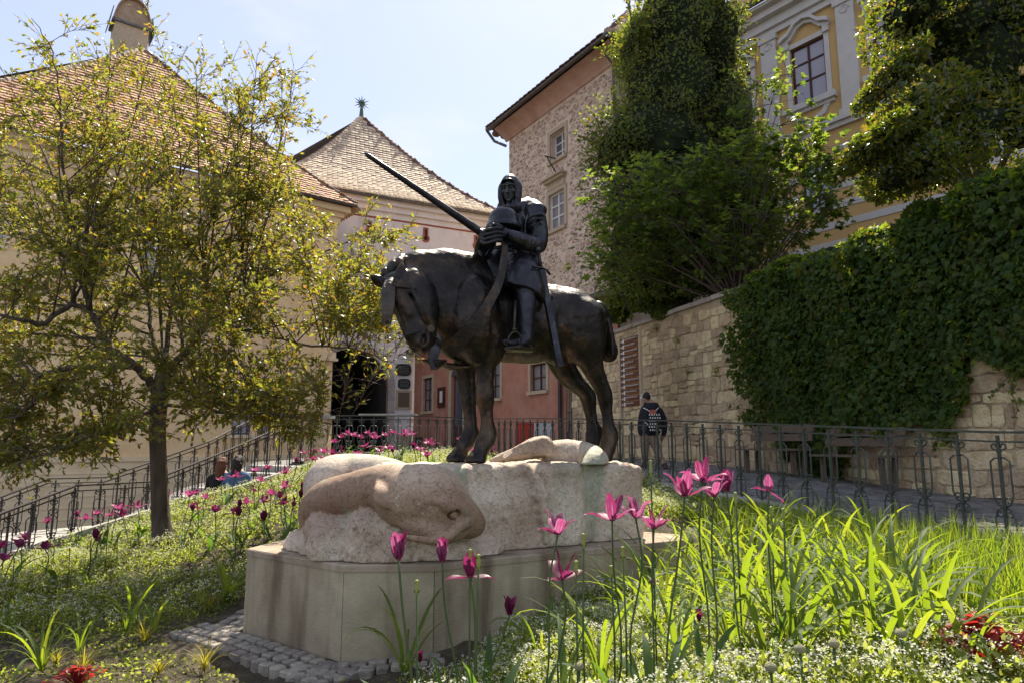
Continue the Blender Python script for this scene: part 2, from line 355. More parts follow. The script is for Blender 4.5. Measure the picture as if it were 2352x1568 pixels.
M['ochre'] = mat('ochre_plaster', [(.56, .36, .14), (.64, .43, .19)], 1.4, .9, bump=.2)
M['trimwhite'] = mat('white_trim', [(.56, .53, .50), (.64, .61, .58)], 3, .85, bump=.15)
M['frame_dark'] = mat('dark_red_frame', [(.055, .018, .015), (.09, .03, .024)], 12, .5)
M['frame_white'] = mat('white_frame', [(.6, .58, .56), (.68, .66, .63)], 12, .5)
M['sandstone'] = mat('sandstone', [(.42, .33, .22), (.52, .42, .30)], 5, .85, bump=.5)
M['greystone'] = mat('grey_stone', [(.36, .31, .27), (.50, .44, .39)], 5, .85, bump=.5, objr=.12)
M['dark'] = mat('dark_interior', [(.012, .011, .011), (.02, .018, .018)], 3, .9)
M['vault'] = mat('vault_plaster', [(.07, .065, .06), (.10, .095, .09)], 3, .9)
def glassmat(name, col, rough=.08):
    m, n, l, p = nt(name); p.inputs['Base Color'].default_value = (*col, 1); p.inputs['Roughness'].default_value = rough; p.inputs['Specular IOR Level'].default_value = .8
    tc = n.new('ShaderNodeTexCoord'); ns = n.new('ShaderNodeTexNoise'); ns.inputs['Scale'].default_value = 1.5; b = n.new('ShaderNodeBump'); b.inputs['Strength'].default_value = .06
    l.new(tc.outputs['Object'], ns.inputs['Vector']); l.new(ns.outputs[0], b.inputs['Height']); l.new(b.outputs[0], p.inputs['Normal']); return m
M['glass'] = glassmat('window_glass', (.10, .10, .12)); M['glass_pale'] = glassmat('glass_reflection_and_curtain', (.34, .31, .36)); M['glass_grey'] = glassmat('grey_window_glass', (.20, .20, .21))  # pale glass: lilac reflection and curtain painted into its base colour
def plain(name, col, rough=.6, metal=0., spec=.4):
    m, n, l, p = nt(name); p.inputs['Base Color'].default_value = (*col, 1); p.inputs['Roughness'].default_value = rough; p.inputs['Metallic'].default_value = metal; p.inputs['Specular IOR Level'].default_value = spec; return m

# ============================================================ terrain
CT = np.array([(-2.1, 5.2, 0), (-.9, 4.4, 0), (-3, 4, -.03), (-5, 5, -.12), (-3, 6.5, .0), (-4.7, 9, .09), (-7, 7.5, -.35), (-7.5, 10, -.3), (-6, 11.5, .3), (-4.7, 12.3, .65),
    (-3.7, 13.5, 1.06), (-2, 7.6, .4), (-1.5, 10.5, 1.08), (0, 9, .95), (0, 12, 1.08), (1.5, 11, .92), (2.6, 9.8, .72), (3.7, 8, .6), (4.4, 6.2, .52), (5.2, 4.2, .45), (1.9, 6.9, .45), (1.4, 5.6, .30), (2.5, 4.5, .5), (1.5, 4.3, .38),
    (2.5, 3, .56), (2.5, 2.1, .6), (1, 3.1, .5), (1, 2.1, .58), (3.8, 3, .52), (.2, 2.0, .5), (.1, 3.2, .26), (-.5, 3.8, .02), (.3, 4.2, .2), (-.4, 2.6, .33), (-1.2, 2.7, .05), (-2, 2.2, 0), (-3.2, 9.5, .5), (-6, 8, -.12), (-4.5, 2, -.1), (0, 0, .4), (3, 0, .5), (-3, 0, 0), (-9, 8.6, -.65), (-9.5, 5, -.6), (6.5, 1, .4)])
def _tps(r): return np.where(r > 1e-9, r*r*np.log(r+1e-12), 0)
_n = len(CT); _K = _tps(np.linalg.norm(CT[:, None, :2]-CT[None, :, :2], axis=-1))+np.eye(_n)*.02; _Pm = np.c_[np.ones(_n), CT[:, :2]]
_A = np.block([[_K, _Pm], [_Pm.T, np.zeros((3, 3))]]); _w = np.linalg.solve(_A, np.r_[CT[:, 2], np.zeros(3)])
def bedz(x, y):
    x = np.asarray(x, float); y = np.asarray(y, float); q = np.stack([x, y], -1); r = np.linalg.norm(q[..., None, :]-CT[:, :2], axis=-1)
    return _tps(r)@_w[:_n]+_w[_n]+_w[_n+1]*x+_w[_n+2]*y
KERBL = np.array([(-11, 6.6, -1.1), (-9, 8.4, -.62), (-7.5, 9.9, -.28), (-6, 11.35, .28), (-4.75, 12.35, .66), (-3.7, 13.5, 1.08)])
def fenceP(k): return np.array([2.8+.149*k*1.0, (10-.342*k)*1.01])
def fx(y): return 2.8+.149*((10-np.asarray(y)/1.01)/.342)
def roadz(y): return np.interp(y, [0, 6.2, 8.3, 12, 18, 60], [.38, .50, .62, .84, 1.08, 1.1])
def in_bed(x, y, m=0.):
    return (x < fx(y)-.18-m) & (y < 13.4-m) & (x > np.interp(y, KERBL[:, 1], KERBL[:, 0])+m) & (y > -3)
def sheet(name, x0, x1, y0, y1, st, zf, inside, m, kind='structure', jit=0.):
    xs = np.arange(x0, x1+st, st); ys = np.arange(y0, y1+st, st); X, Y = np.meshgrid(xs, ys, indexing='ij'); Z = zf(X, Y)
    if jit: Z = Z+jit*fbm(np.stack([X, Y, X*0], -1), 5, 3)
    V = np.stack([X, Y, Z], -1).reshape(-1, 3); nx, ny = X.shape; i = np.arange(nx*ny).reshape(nx, ny)
    F = np.stack([i[:-1, :-1], i[1:, :-1], i[1:, 1:], i[:-1, 1:]], -1).reshape(-1, 4); C = V[F].mean(1); F = F[inside(C[:, 0], C[:, 1])]
    o = obj(name, (V, F), m, smooth=True); return tag(o, kind=kind)
sheet('flower_bed', -11, 6.5, -3, 13.6, .1, bedz, lambda x, y: in_bed(x, y), M['soil'], jit=.03)
tag(obj('ground', (np.array([(-400, -300, -2.6), (400, -300, -2.6), (400, 600, -2.6), (-400, 600, -2.6)]), [[0, 1, 2, 3]]), M['soil']), kind='structure')
WALLA = np.array([6.75+.331*7, 9-7.]); WALLD = np.array([-.331, 1.]);  # retaining wall foot line
def wx(y): return 6.75-.331*(np.asarray(y)-9)
sheet('street', -1.5, 12, -4, 19, .25, lambda X, Y: roadz(Y), lambda x, y: (x > fx(y)-.1) & (x < wx(y)+.3), M['grout'])
sheet('plaza', -9, 8, 13.2, 60, .5, lambda X, Y: roadz(np.maximum(Y, 18)) + 0*X, lambda x, y: (x < fx(y)+.3) & (x > -3.9-np.maximum(0, (y-14))*.28) | (y > 18.5) & (x > -6), M['paving'])
sheet('lower_terrace', -40, -3, -4, 45, 1., lambda X, Y: np.minimum(np.clip(.9+(X+7.4)*.8, -2.3, 1.0), np.clip(-1.75+(Y-8)*.25, -1.9, 1.0)), lambda x, y: (x < -9) | (y > 9), M['paving'])
# setts of the street, laid in rows across it
def sett_field():
    big = []; r = 0; y = 4.2; objs = 0; root = empty('street_paving', (4, 8, .6), kind='structure'); mb = MB(); cand = []
    while y < 17.5:
        xa, xb = float(fx(y))+.12, float(wx(y))-.05; x = xa+(r % 2)*.12
        while x < xb-.1:
            w = random.uniform(.2, .27); h = .17; z = float(roadz(y+h/2))+.004; sl = float(roadz(y+h))-float(roadz(y)); c = (x+w/2, y+h/2, z+random.uniform(-.006, .006)); cand.append((c, w-.022, h-.02, sl)); x += w
        y += .18; r += 1
    def slab(mb, c, w, h, sl):
        t = .02; V = []
        for zz, s in ((-.03, 1), (t-.006, 1), (t, .86)):
            for i, j in ((-1, -1), (1, -1), (1, 1), (-1, 1)): V.append((c[0]+i*w/2*s, c[1]+j*h/2*s, c[2]+zz+sl*j*.5*s))
        F = [[8, 9, 10, 11]]+[[a*4+k, a*4+(k+1) % 4, a*4+4+(k+1) % 4, a*4+4+k] for a in (0, 1) for k in range(4)]; mb.add(V, F)
    cand.sort(key=lambda q: q[0][1])
    for q in cand[:300]:
        b = MB(); slab(b, *q); obj('sett', b.out(), M['paving'], root)
    for q in cand[300:]: slab(mb, *q)
    tag(obj('sett_mass', mb.out(), M['paving'], root), kind='stuff')
sett_field()
# kerbs
def kerb_run(name, pts, w, h, step=.9, label=None):
    root = empty(name, pts[0], kind='structure'); pts = [np.array(p, float) for p in pts]; L = 0
    for a, b in zip(pts[:-1], pts[1:]):
        n = max(1, int(round(np.linalg.norm(b-a)/step)))
        for i in range(n):
            p = a+(b-a)*i/n; q = a+(b-a)*(i+1)/n; d = (q-p)/np.linalg.norm(q-p)
            obj('kerb_stone', MB().bar(p+d*.006+(0, 0, random.uniform(-.004, .004)), q-d*.006, w, h).out(), M['kerb'], root)
kerb_run('bed_kerb', [p+np.array([0, 0, -.02]) for p in KERBL[1:]], .14, .24)
kerb_run('street_kerb', [(float(fx(y))-.08, y, float(roadz(y))-.0) for y in (2, 4, 6, 8, 10, 12, 14, 16, 18)], .3, .16, 1.0)
# ------------------------------------------------------------ stairs descending on the left
ST = [(-4.3, 16.6, 1.1), (-6.1, 12.8, -.13), (-7.3, 11.1, -.17), (-9.0, 9.0, -.95), (-10.5, 7.4, -1.6)]
def stair():
    root = empty('staircase', (-6, 13, 0), kind='structure'); side = np.array([-.84, .54, 0])*2.6
    for (a, b) in zip(ST[:-1], ST[1:]):
        a = np.array(a); b = np.array(b); n = max(1, int(round(abs(a[2]-b[2])/.15)))
        for i in range(n):
            p = a+(b-a)*i/n; q = a+(b-a)*(i+1)/n; z = p[2]-(a[2]-b[2])/n*(1 if n > 1 else .2)
            mb = MB(); t = MB()
            c = (p+q)/2+side/2; d = (q-p)*np.array([1, 1, 0]); L = np.linalg.norm(d); d /= L; sd = side/np.linalg.norm(side)
            t.box((c[0], c[1], z-.4), (L+.04, 2.6, .8), (d, sd, (0, 0, 1))); obj('step', t.out(), M['kerb'], root)
stair()
# ============================================================ wrought-iron fences
def spiral(mb, c, r, a0, turns, ex, ez, rad=.007, n=12, sh=.35):
    pts = []
    for i in range(n+1):
        t = i/n; a = a0+turns*2*math.pi*t; rr = r*(1-(1-sh)*t); pts.append(np.array(c)+np.array(ex)*rr*math.cos(a)+np.array(ez)*rr*math.sin(a))
    mb.tube(pts, rad, 5)
def baluster_meshes(m):
    post = MB().box((0, 0, .5), (.024, .024, 1.0)); post.box((0, 0, .865), (.036, .036, .03)); post.box((0, 0, .36), (.04, .04, .03))
    ex, ez = np.array((1., 0, 0)), np.array((0, 0, 1.)); s = MB()
    for sg in (1, -1):
        e = ex*sg
        spiral(s, e*.037+ez*.905, .032, -math.pi/2, .85, e, ez, .008)
        spiral(s, e*.045+ez*.415, .036, math.pi, -.9, e, ez, .008); spiral(s, e*.045+ez*.305, .036, math.pi, .9, e, ez, .008)
        s.tube([e*.0+ez*.80, e*.045+ez*.80, e*.085+ez*.765, e*.085+ez*.60, e*.085+ez*.46, e*.06+ez*.385, e*.02+ez*.365], .0085, 5)
        s.tube([e*.02+ez*.355, e*.06+ez*.335, e*.085+ez*.26, e*.085+ez*.12, e*.05+ez*.075, e*.0+ez*.075], .0085, 5)
    return mesh('baluster', *post.out(), m), mesh('scrollwork', *s.out(), m, True)
BAL = baluster_meshes(M['iron']); BALD = baluster_meshes(M['iron_dark'])
def fence(name, pts, label, cat, bal, m, step=.373, rail_w=.045, sub=True, phase=.5):
    """pts: foot points; rails follow; balusters every step along the run"""
    pts = [np.array(p, float) for p in pts]; root = empty(name, pts[0], label, cat)
    mb = MB(); m2 = MB(); up = np.array((0, 0, 1.))
    for a, b in zip(pts[:-1], pts[1:]):
        e = (b-a)/np.linalg.norm(b-a)*.012; mb.bar(a+up*1.03-e, b+up*1.03+e, rail_w, .022); m2.bar(a+up*.945-e, b+up*.945+e, .03, .016)
    obj('top_rail', mb.out(), m, root); obj('lower_rail', m2.out(), m, root)
    acc = phase*step; L0 = 0
    for a, b in zip(pts[:-1], pts[1:]):
        L = np.linalg.norm(b-a); dxy = (b-a)[:2]; rz = math.atan2(dxy[1], dxy[0])
        while acc < L0+L:
            p = a+(b-a)*((acc-L0)/L); o = inst('baluster', bal[0], root, p-pts[0], (0, 0, rz)); ORG[o.name] = ORG[root.name]
            s = inst('scrollwork', bal[1], o, (0, 0, 0)); acc += step
        L0 += L
    return root
def fk(k): x, y = fenceP(k); return (x, y, float(roadz(y))+.03)
fence('street_railing', [fk(16), fk(11), fk(5), fk(-2), fk(-10), fk(-17), fk(-23.6)], 'long green wrought-iron railing with scrolls along the street beside the flower bed', 'railing', BAL, M['iron'], step=.3767, phase=0)
fence('plaza_railing', [(-.95, 18.3, 1.1), (-1.5, 17.2, 1.1), (-2.4, 16.2, 1.1), (-4.4, 15.9, 1.1)], 'iron railing in front of the dark gate archway above the tulips', 'railing', BAL, M['iron'], step=.28, phase=.2)
sl = empty('stone_slab', (-3.2, 16.0, 2.13), 'thin pale board lying on the railing in front of the archway', 'board')
obj('board', MB().box((-2.9, 16.08, 2.155), (1.35, .22, .035)).out(), M['kerb'], sl)
def rail3(src, dz=1.05): return [sY(x, y, Y)-np.array((0, 0, dz)) for x, y, Y in src]
near = rail3([(775, 1000, 16), (566, 1092, 13.6), (406, 1155, 12.2), (366, 1172, 11.9), (185, 1181, 11), (0, 1250, 9.8), (-160, 1315, 8.9)])
far = rail3([(720, 985, 19.5), (597, 1030, 17.4), (509, 1075, 15.8), (365, 1126, 14.6), (256, 1162, 13.6), (118, 1165, 13.2), (0, 1210, 12.2), (-180, 1285, 11)])
fence('stair_railing', near, 'dark iron stair railing nearer the tree trunk, dropping to the lower left', 'railing', BALD, M['iron_dark'], rail_w=.07)
fence('stair_railing', far, 'dark iron stair railing farther back, against the cream house wall', 'railing', BALD, M['iron_dark'], rail_w=.07)
po = sY(780, 995, 16.1); g = empty('gate_pier', (po[0], po[1], 1.1), 'short brown stone pier at the top of the stairs beside the archway', 'pier')
obj('shaft', MB().box((po[0], po[1], 1.55), (.5, .45, 1.0)).out(), M['rubble'], g); obj('cap', MB().box((po[0], po[1], 2.1), (.62, .56, .1)).out(), M['kerb'], g)

# ============================================================ stone packing
def clip_poly(poly, p, n):
    out = []; k = len(poly)
    for i in range(k):
        a, b = poly[i], poly[(i+1) % k]; da = (a[0]-p[0])*n[0]+(a[1]-p[1])*n[1]; db = (b[0]-p[0])*n[0]+(b[1]-p[1])*n[1]
        if da <= 0: out.append(a)
        if (da < 0 < db) or (db < 0 < da): t = da/(da-db); out.append((a[0]+(b[0]-a[0])*t, a[1]+(b[1]-a[1])*t))
    return out
def cells(w, h, sx, sy, rnd=.32, seed=1, inside=None, var=0.):
    """irregular stone outlines covering w x h; stones about sx by sy"""
    r = random.Random(seed); S = []; ny = int(h/sy)+2
    for j in range(-1, ny):
        x = -sx*r.random(); wob = r.uniform(.75, 1.3)
        while x < w+sx:
            S.append((x/sx*1.0, (j+.5)+r.uniform(-rnd, rnd))); x += sx*wob*r.uniform(1-rnd-var, 1+rnd+var)
    A = np.array(S); out = []
    for i, (x, y) in enumerate(S):
        if inside and not inside(x*sx, y*sy): continue
        d = ((A-A[i])**2).sum(1); nb = np.argsort(d)[1:13]; poly = [(x-1.6, y-1.2), (x+1.6, y-1.2), (x+1.6, y+1.2), (x-1.6, y+1.2)]
        for q in nb:
            bx, by = A[q]; poly = clip_poly(poly, ((x+bx)/2, (y+by)/2), (bx-x, by-y))
            if len(poly) < 3: break
        if len(poly) >= 3: out.append([(px*sx, py*sy) for px, py in poly])
    return out
def stone_geo(poly, o, ux, uz, un, gap, proud, back=.05, r=random):
    P = np.array(poly); c = P.mean(0)
    Q = []                                              # cut corners
    k = len(P)
    for i in range(k):
        a, b, d = P[i-1], P[i], P[(i+1) % k]
        cc = r.uniform(.08, .24); Q += [b+(a-b)*cc, b+(d-b)*cc] if k < 7 else [b]
    P = np.array(Q); P = P+np.array([[r.uniform(-1, 1)*gap*.35, r.uniform(-1, 1)*gap*.35] for _ in P]); v = P-c; L = np.linalg.norm(v, axis=1, keepdims=True); O = c+v*np.maximum(1-gap/np.maximum(L, 1e-6), .3); I = c+(O-c)*.84
    tx, tz = r.uniform(-.06, .06), r.uniform(-.06, .06); n = len(P)
    def w(q, d): return o+ux*q[0]+uz*q[1]+un*d
    V = [w(q, -back) for q in O]+[w(q, proud*.55) for q in O]+[w(q, proud+tx*(q[0]-c[0])+tz*(q[1]-c[1])) for q in I]
    F = [[a*n+i, a*n+(i+1) % n, (a+1)*n+(i+1) % n, (a+1)*n+i] for a in (0, 1) for i in range(n)]+[[2*n+i for i in range(n)]]
    return V, F
def courses(w, h, seed, h0=.16, h1=.34, w0=.2, w1=.62, inside=None):
    """rough squared blocks in uneven courses, some split in two, corners wandering"""
    r = random.Random(seed); out = []; z = 0.; ph = [r.uniform(0, 6) for _ in range(4)]
    def wob(x, k): return .035*math.sin(x*1.3+ph[k % 4]+k)+.022*math.sin(x*3.1+ph[(k+1) % 4]*k)
    k = 0
    while z < h:
        hh = r.uniform(h0, h1); x = -r.random()*.3; px = 0.
        while x < w:
            ww = r.uniform(w0, w1)*(.7+hh*1.6); tl, tr = r.uniform(-.035, .035), r.uniform(-.035, .035)
            Z0 = lambda q: z+wob(q, k); Z1 = lambda q: z+hh+wob(q, k+1); q = [(x+px, Z0(x)), (x+ww+tr, Z0(x+ww)), (x+ww+tr+r.uniform(-.03, .03), Z1(x+ww)), (x+r.uniform(-.02, .02), Z1(x))]; u = r.random()
            if (not inside) or inside(x+ww/2, z+hh/2):
                if u < .22 and hh > .22: f = r.uniform(.38, .62); a = (q[0][0]+(q[3][0]-q[0][0])*f, q[0][1]+(q[3][1]-q[0][1])*f+r.uniform(-.02, .02)); b = (q[1][0]+(q[2][0]-q[1][0])*f, q[1][1]+(q[2][1]-q[1][1])*f); out += [[q[0], q[1], b, a], [a, b, q[2], q[3]]]
                elif u < .4: f = r.uniform(.35, .65); a = (q[0][0]+ww*f, q[0][1]); b = (q[3][0]+ww*f+r.uniform(-.06, .06), q[3][1]); c = (q[1][0], (q[1][1]+q[2][1])/2); out += [[q[0], a, b, q[3]], [a, q[1], q[2], b]]
                else: out.append(q)
            px = tr*0; x += ww
        z += hh; k += 1
    return out
# ------------------------------------------------------------ retaining wall
WZ0, WZ1 = .2, 4.72
def build_wall():
    a = np.array([wx(4.0), 4.0]); b = np.array([wx(23.2), 23.2]); L = np.linalg.norm(b-a); u = (b-a)/L; n = np.array([-u[1], u[0]]); n = n if n[0] < 0 else -n
    ux, uz, un = np.array([u[0], u[1], 0]), np.array([0, 0, 1.]), np.array([n[0], n[1], 0]); o = np.array([a[0], a[1], WZ0])
    root = empty('retaining_wall', (float(wx(14)), 14, .9), 'tall rubble retaining wall of pale yellow stone, half hidden under ivy', 'wall')
    obj('mortar_core', MB().box(o+ux*L/2+uz*(WZ1-WZ0)/2-un*.3, (L, .6, WZ1-WZ0), (ux, un, uz)).out(), M['mortar'], root)
    k = 0
    while k*.8 < L:                                      # coping
        c = o+ux*(k*.8+.39)+uz*(WZ1-WZ0+.05)-un*.22; obj('coping_stone', MB().box(c+uz*random.uniform(-.01, .01), (.78, .62, .1), (ux, un, uz)).out(), M['greystone'], root); k += 1
    # stones in view: beyond the ivy (far half), and the low and right part below it
    def vis(s, z):
        y = 4.0+s*u[1]; return (y > 12.6) or (z < 1.75) or (y < 9.8 and z < 3.0)
    st = [(p, np.mean(p, 0)) for p in courses(L, WZ1-WZ0, 5, inside=vis)]
    st = [q for q in st if 0 < q[1][0] < L-.1 and 0 < q[1][1] < WZ1-WZ0-.08]
    st.sort(key=lambda q: q[1][0]); big = MB(); r = random.Random(3)
    order = sorted(range(len(st)), key=lambda i: abs(st[i][1][0]-11.5)); keep = set(order[:300])
    for i, (p, c) in enumerate(st):
        p = [(x, min(z, WZ1-WZ0-.005)) for x, z in p]; g = stone_geo(p, o, ux, uz, un, r.uniform(.008, .018), r.uniform(.008, .04), r=r)
        if i in keep: obj('stone', g, M['rubble'], root)
        else: big.add(*g)
    if big.n: tag(obj('stone_mass', big.out(), M['rubble'], root), kind='stuff')
    tag(obj('upper_garden', (np.array([o+uz*(WZ1-WZ0-.06)-un*.3-ux*3, o+uz*(WZ1-WZ0-.06)-un*.3+ux*L*1.0, o+uz*(WZ1-WZ0+.1)-un*16+ux*L*1.0, o+uz*(WZ1-WZ0+.1)-un*16-ux*3]), [[0, 1, 2, 3]]), M['soil']), kind='structure')
    return o, ux, uz, un, L
WALL = build_wall()
# ============================================================ buildings

class Fac:
    def __init__(s, p, u, nsign=1):
        s.p = np.array([p[0], p[1], 0.]); u = np.array(u, float); u /= np.linalg.norm(u); s.u = np.array([u[0], u[1], 0.]); n = np.array([-u[1], u[0], 0.]); s.n = n if np.dot(n, s.p) < 0 else -n
    def pt(s, a, z, d=0.): return s.p+s.u*a+UZ*z+s.n*d
    def m(s, x, y):
        q = atP(x*.9408, y*.9408, s.p, s.n); return float(np.dot(q-s.p, s.u)), float(q[2])
    def box(s, mb, a0, a1, z0, z1, d0, d1): return mb.box(s.pt((a0+a1)/2, (z0+z1)/2, (d0+d1)/2), (a1-a0, abs(d1-d0), z1-z0), (s.u, s.n, UZ))
    def wall(s, mb, a0, a1, z0, z1, ops, th=.3):
        S = sorted({a0, a1}|{q for o in ops for q in o[:2] if a0 < q < a1}); Z = sorted({z0, z1}|{q for o in ops for q in o[2:4] if z0 < q < z1})
        for i in range(len(S)-1):
            for j in range(len(Z)-1):
                ca, cz = (S[i]+S[i+1])/2, (Z[j]+Z[j+1])/2
                if any(o[0] < ca < o[1] and o[2] < cz < o[3] for o in ops): continue
                mb.add([s.pt(S[i], Z[j]), s.pt(S[i+1], Z[j]), s.pt(S[i+1], Z[j+1]), s.pt(S[i], Z[j+1])], [[0, 1, 2, 3]])
        for o in ops:
            P = [(o[0], o[2]), (o[1], o[2]), (o[1], o[3]), (o[0], o[3])]
            for k in range(4):
                a, b = P[k], P[(k+1) % 4]; mb.add([s.pt(*a), s.pt(*b), s.pt(*b, -th), s.pt(*a, -th)], [[0, 1, 2, 3]])
        return mb
    def window(s, root, o, cols, rows, fm, gm, depth=.12, fw=.06, bar=.035, sill=None, surround=None, sm=None, vert=None, hood=None):
        a0, a1, z0, z1 = o; f = MB()
        s.box(f, a0, a0+fw, z0, z1, -depth-.05, -depth); s.box(f, a1-fw, a1, z0, z1, -depth-.05, -depth); s.box(f, a0+fw, a1-fw, z0, z0+fw, -depth-.05, -depth); s.box(f, a0+fw, a1-fw, z1-fw, z1, -depth-.05, -depth)
        zs = [z0+fw+(z1-z0-2*fw)*(vert[j] if vert else j/rows) for j in range(rows+1)]
        for i in range(1, cols): a = a0+(a1-a0)*i/cols; s.box(f, a-bar, a+bar, z0+fw, z1-fw, -depth-.05, -depth+.01)
        for j in range(1, rows): s.box(f, a0+fw, a1-fw, zs[j]-bar*.8, zs[j]+bar*.8, -depth-.048, -depth+.006)
        w = obj('window', f.out(), fm, root)
        for i in range(cols):
            for j in range(rows):
                x0 = a0+(a1-a0)*i/cols+bar; x1 = a0+(a1-a0)*(i+1)/cols-bar; t = random.uniform(-.006, .006)
                mb = MB().add([s.pt(x0, zs[j], -depth-.03+t), s.pt(x1, zs[j], -depth-.03-t), s.pt(x1, zs[j+1], -depth-.03-t), s.pt(x0, zs[j+1], -depth-.03+t)], [[0, 1, 2, 3]]); obj('pane', mb.out(), gm, w)
        if sill: mb = MB(); s.box(mb, a0-sill, a1+sill, z0-.13, z0, -.02, .12); obj('sill', mb.out(), sm, w)
        if surround:
            mb = MB(); q = surround; s.box(mb, a0-q, a0, z0, z1+q, -.02, .04); s.box(mb, a1, a1+q, z0, z1+q, -.02, .04); s.box(mb, a0, a1, z1, z1+q, -.02, .04); obj('surround', mb.out(), sm, w)
        if hood:
            mb = MB(); s.box(mb, a0-.12, a1+.12, z1+hood, z1+hood+.1, 0, .2); s.box(mb, a0-.18, a1+.18, z1+hood+.1, z1+hood+.17, 0, .3); s.box(mb, a0-.05, a1+.05, z1+.16, z1+hood, 0, .06); obj('hood', mb.out(), sm, w)
        return w
def tile_geo(w, l, th=.028):
    P = [(-w/2, l*.5), (-w/2, -l*.34), (-w*.3, -l*.46), (0, -l*.5), (w*.3, -l*.46), (w/2, -l*.34), (w/2, l*.5)]
    V = [(x, y, 0) for x, y in P]+[(x, y, th) for x, y in P]; n = len(P)
    return np.array(V), [list(range(n))[::-1], [n+i for i in range(n)]]+[[i, (i+1) % n, n+(i+1) % n, n+i] for i in range(n)]
def roof_face(root, E0, E1, A0, A1, w, row, m, bow=.0, near=300, keep=None, lift=.065, seed=1, pick=None):
    """beaver-tail tiles on the face E0-E1 (eave) to A0-A1 (ridge); bow = outward sag near the eave"""
    E0, E1, A0, A1 = (np.array(q, float) for q in (E0, E1, A0, A1)); r = random.Random(seed)
    def edge(E, A, t): p = E+(A-E)*t; p = p.copy(); p[2] -= bow*4*t*(1-t)*(1.2-t*.4); return p
    H = np.linalg.norm((A0+A1)/2-(E0+E1)/2); n = int(H/row); meshes = mesh('roof_tile', *tile_geo(w*.97, row*1.55), m); V0, F0 = tile_geo(w*.97, row*1.55); items = []
    und = MB()
    for i in range(n+1):
        t = i/n; L, Rr = edge(E0, A0, t), edge(E1, A1, t); L2, R2 = edge(E0, A0, min(t+.01, 1)), edge(E1, A1, min(t+.01, 1))
        if t >= .995: L2, R2 = L*2-edge(E0, A0, t-.01), Rr*2-edge(E1, A1, t-.01)
        W = np.linalg.norm(Rr-L)
        u = (E1-E0)/np.linalg.norm(E1-E0); up = (L2+R2)/2-(L+Rr)/2; up = up-u*np.dot(up, u); up /= np.linalg.norm(up); nn = np.cross(u, up)
        if nn[2] < 0: nn = -nn
        k = int(W/w)
        for j in range(k):
            a = (j+.5+(.0 if i % 2 else .5))*w-.25*w
            if a > W-w*.3: continue
            c = L+u*a+nn*(.02+r.uniform(-.006, .012)); tl = lift/row/1.55; upt = up*math.cos(-tl)+nn*math.sin(-tl); nt_ = np.cross(u, upt); nt_ = nt_ if nt_[2] > 0 else -nt_; sk = r.uniform(-.02, .02)
            c = c+nn*lift*.5; items.append((c, u*math.cos(sk)+upt*math.sin(sk), upt*math.cos(sk)-u*math.sin(sk), nt_))
        und.add([L-nn*.06, Rr-nn*.06, edge(E1, A1, min(t+1/n, 1))-nn*.06, edge(E0, A0, min(t+1/n, 1))-nn*.06], [[0, 1, 2, 3]])
    obj('roof_deck', und.out(), M['under'], root)
    key = pick or (lambda q: np.linalg.norm(q[0]-EYE)); items.sort(key=key); org = ORG[root.name]
    for q in items[:near]:
        X = np.column_stack([q[1], q[2], q[3]])
        if np.linalg.det(X) < 0: X[:, 0] *= -1
        inst('roof_tile', meshes, root, q[0]-org, Matrix(X.tolist()).to_euler())
    rest = items[near:]
    if rest:
        Vs = []; Fs = []
        for i, q in enumerate(rest): Vs.append(q[0]+V0[:, :1]*q[1]+V0[:, 1:2]*q[2]+V0[:, 2:]*q[3]); Fs += [[a+i*len(V0) for a in f] for f in F0]
        tag(obj('roof_tiles', (np.concatenate(Vs), Fs), m, root), kind='stuff')
def hip_tiles(root, pts, m, r=.13, step=.33, nmax=60):
    pts = [np.array(p, float) for p in pts]; L = [0]
    for a, b in zip(pts[:-1], pts[1:]): L.append(L[-1]+np.linalg.norm(b-a))
    n = int(L[-1]/step)
    for i in range(n):
        d = i*step; k = max(j for j in range(len(L)-1) if L[j] <= d+1e-6); e = (pts[k+1]-pts[k])/(L[k+1]-L[k]); p = pts[k]+e*(d-L[k]); q = p+e*step*1.15
        obj('ridge_tile', MB().tube([p+UZ*.03, q+UZ*.0], [r*1.12, r*.9], 8).out(), m, root)
def bowpts(E, A, bow, n=10):
    out = []
    for i in range(n+1):
        t = i/n; p = np.array(E, float)+(np.array(A, float)-np.array(E, float))*t; p[2] -= bow*4*t*(1-t)*(1.2-t*.4); out.append(p)
    return out
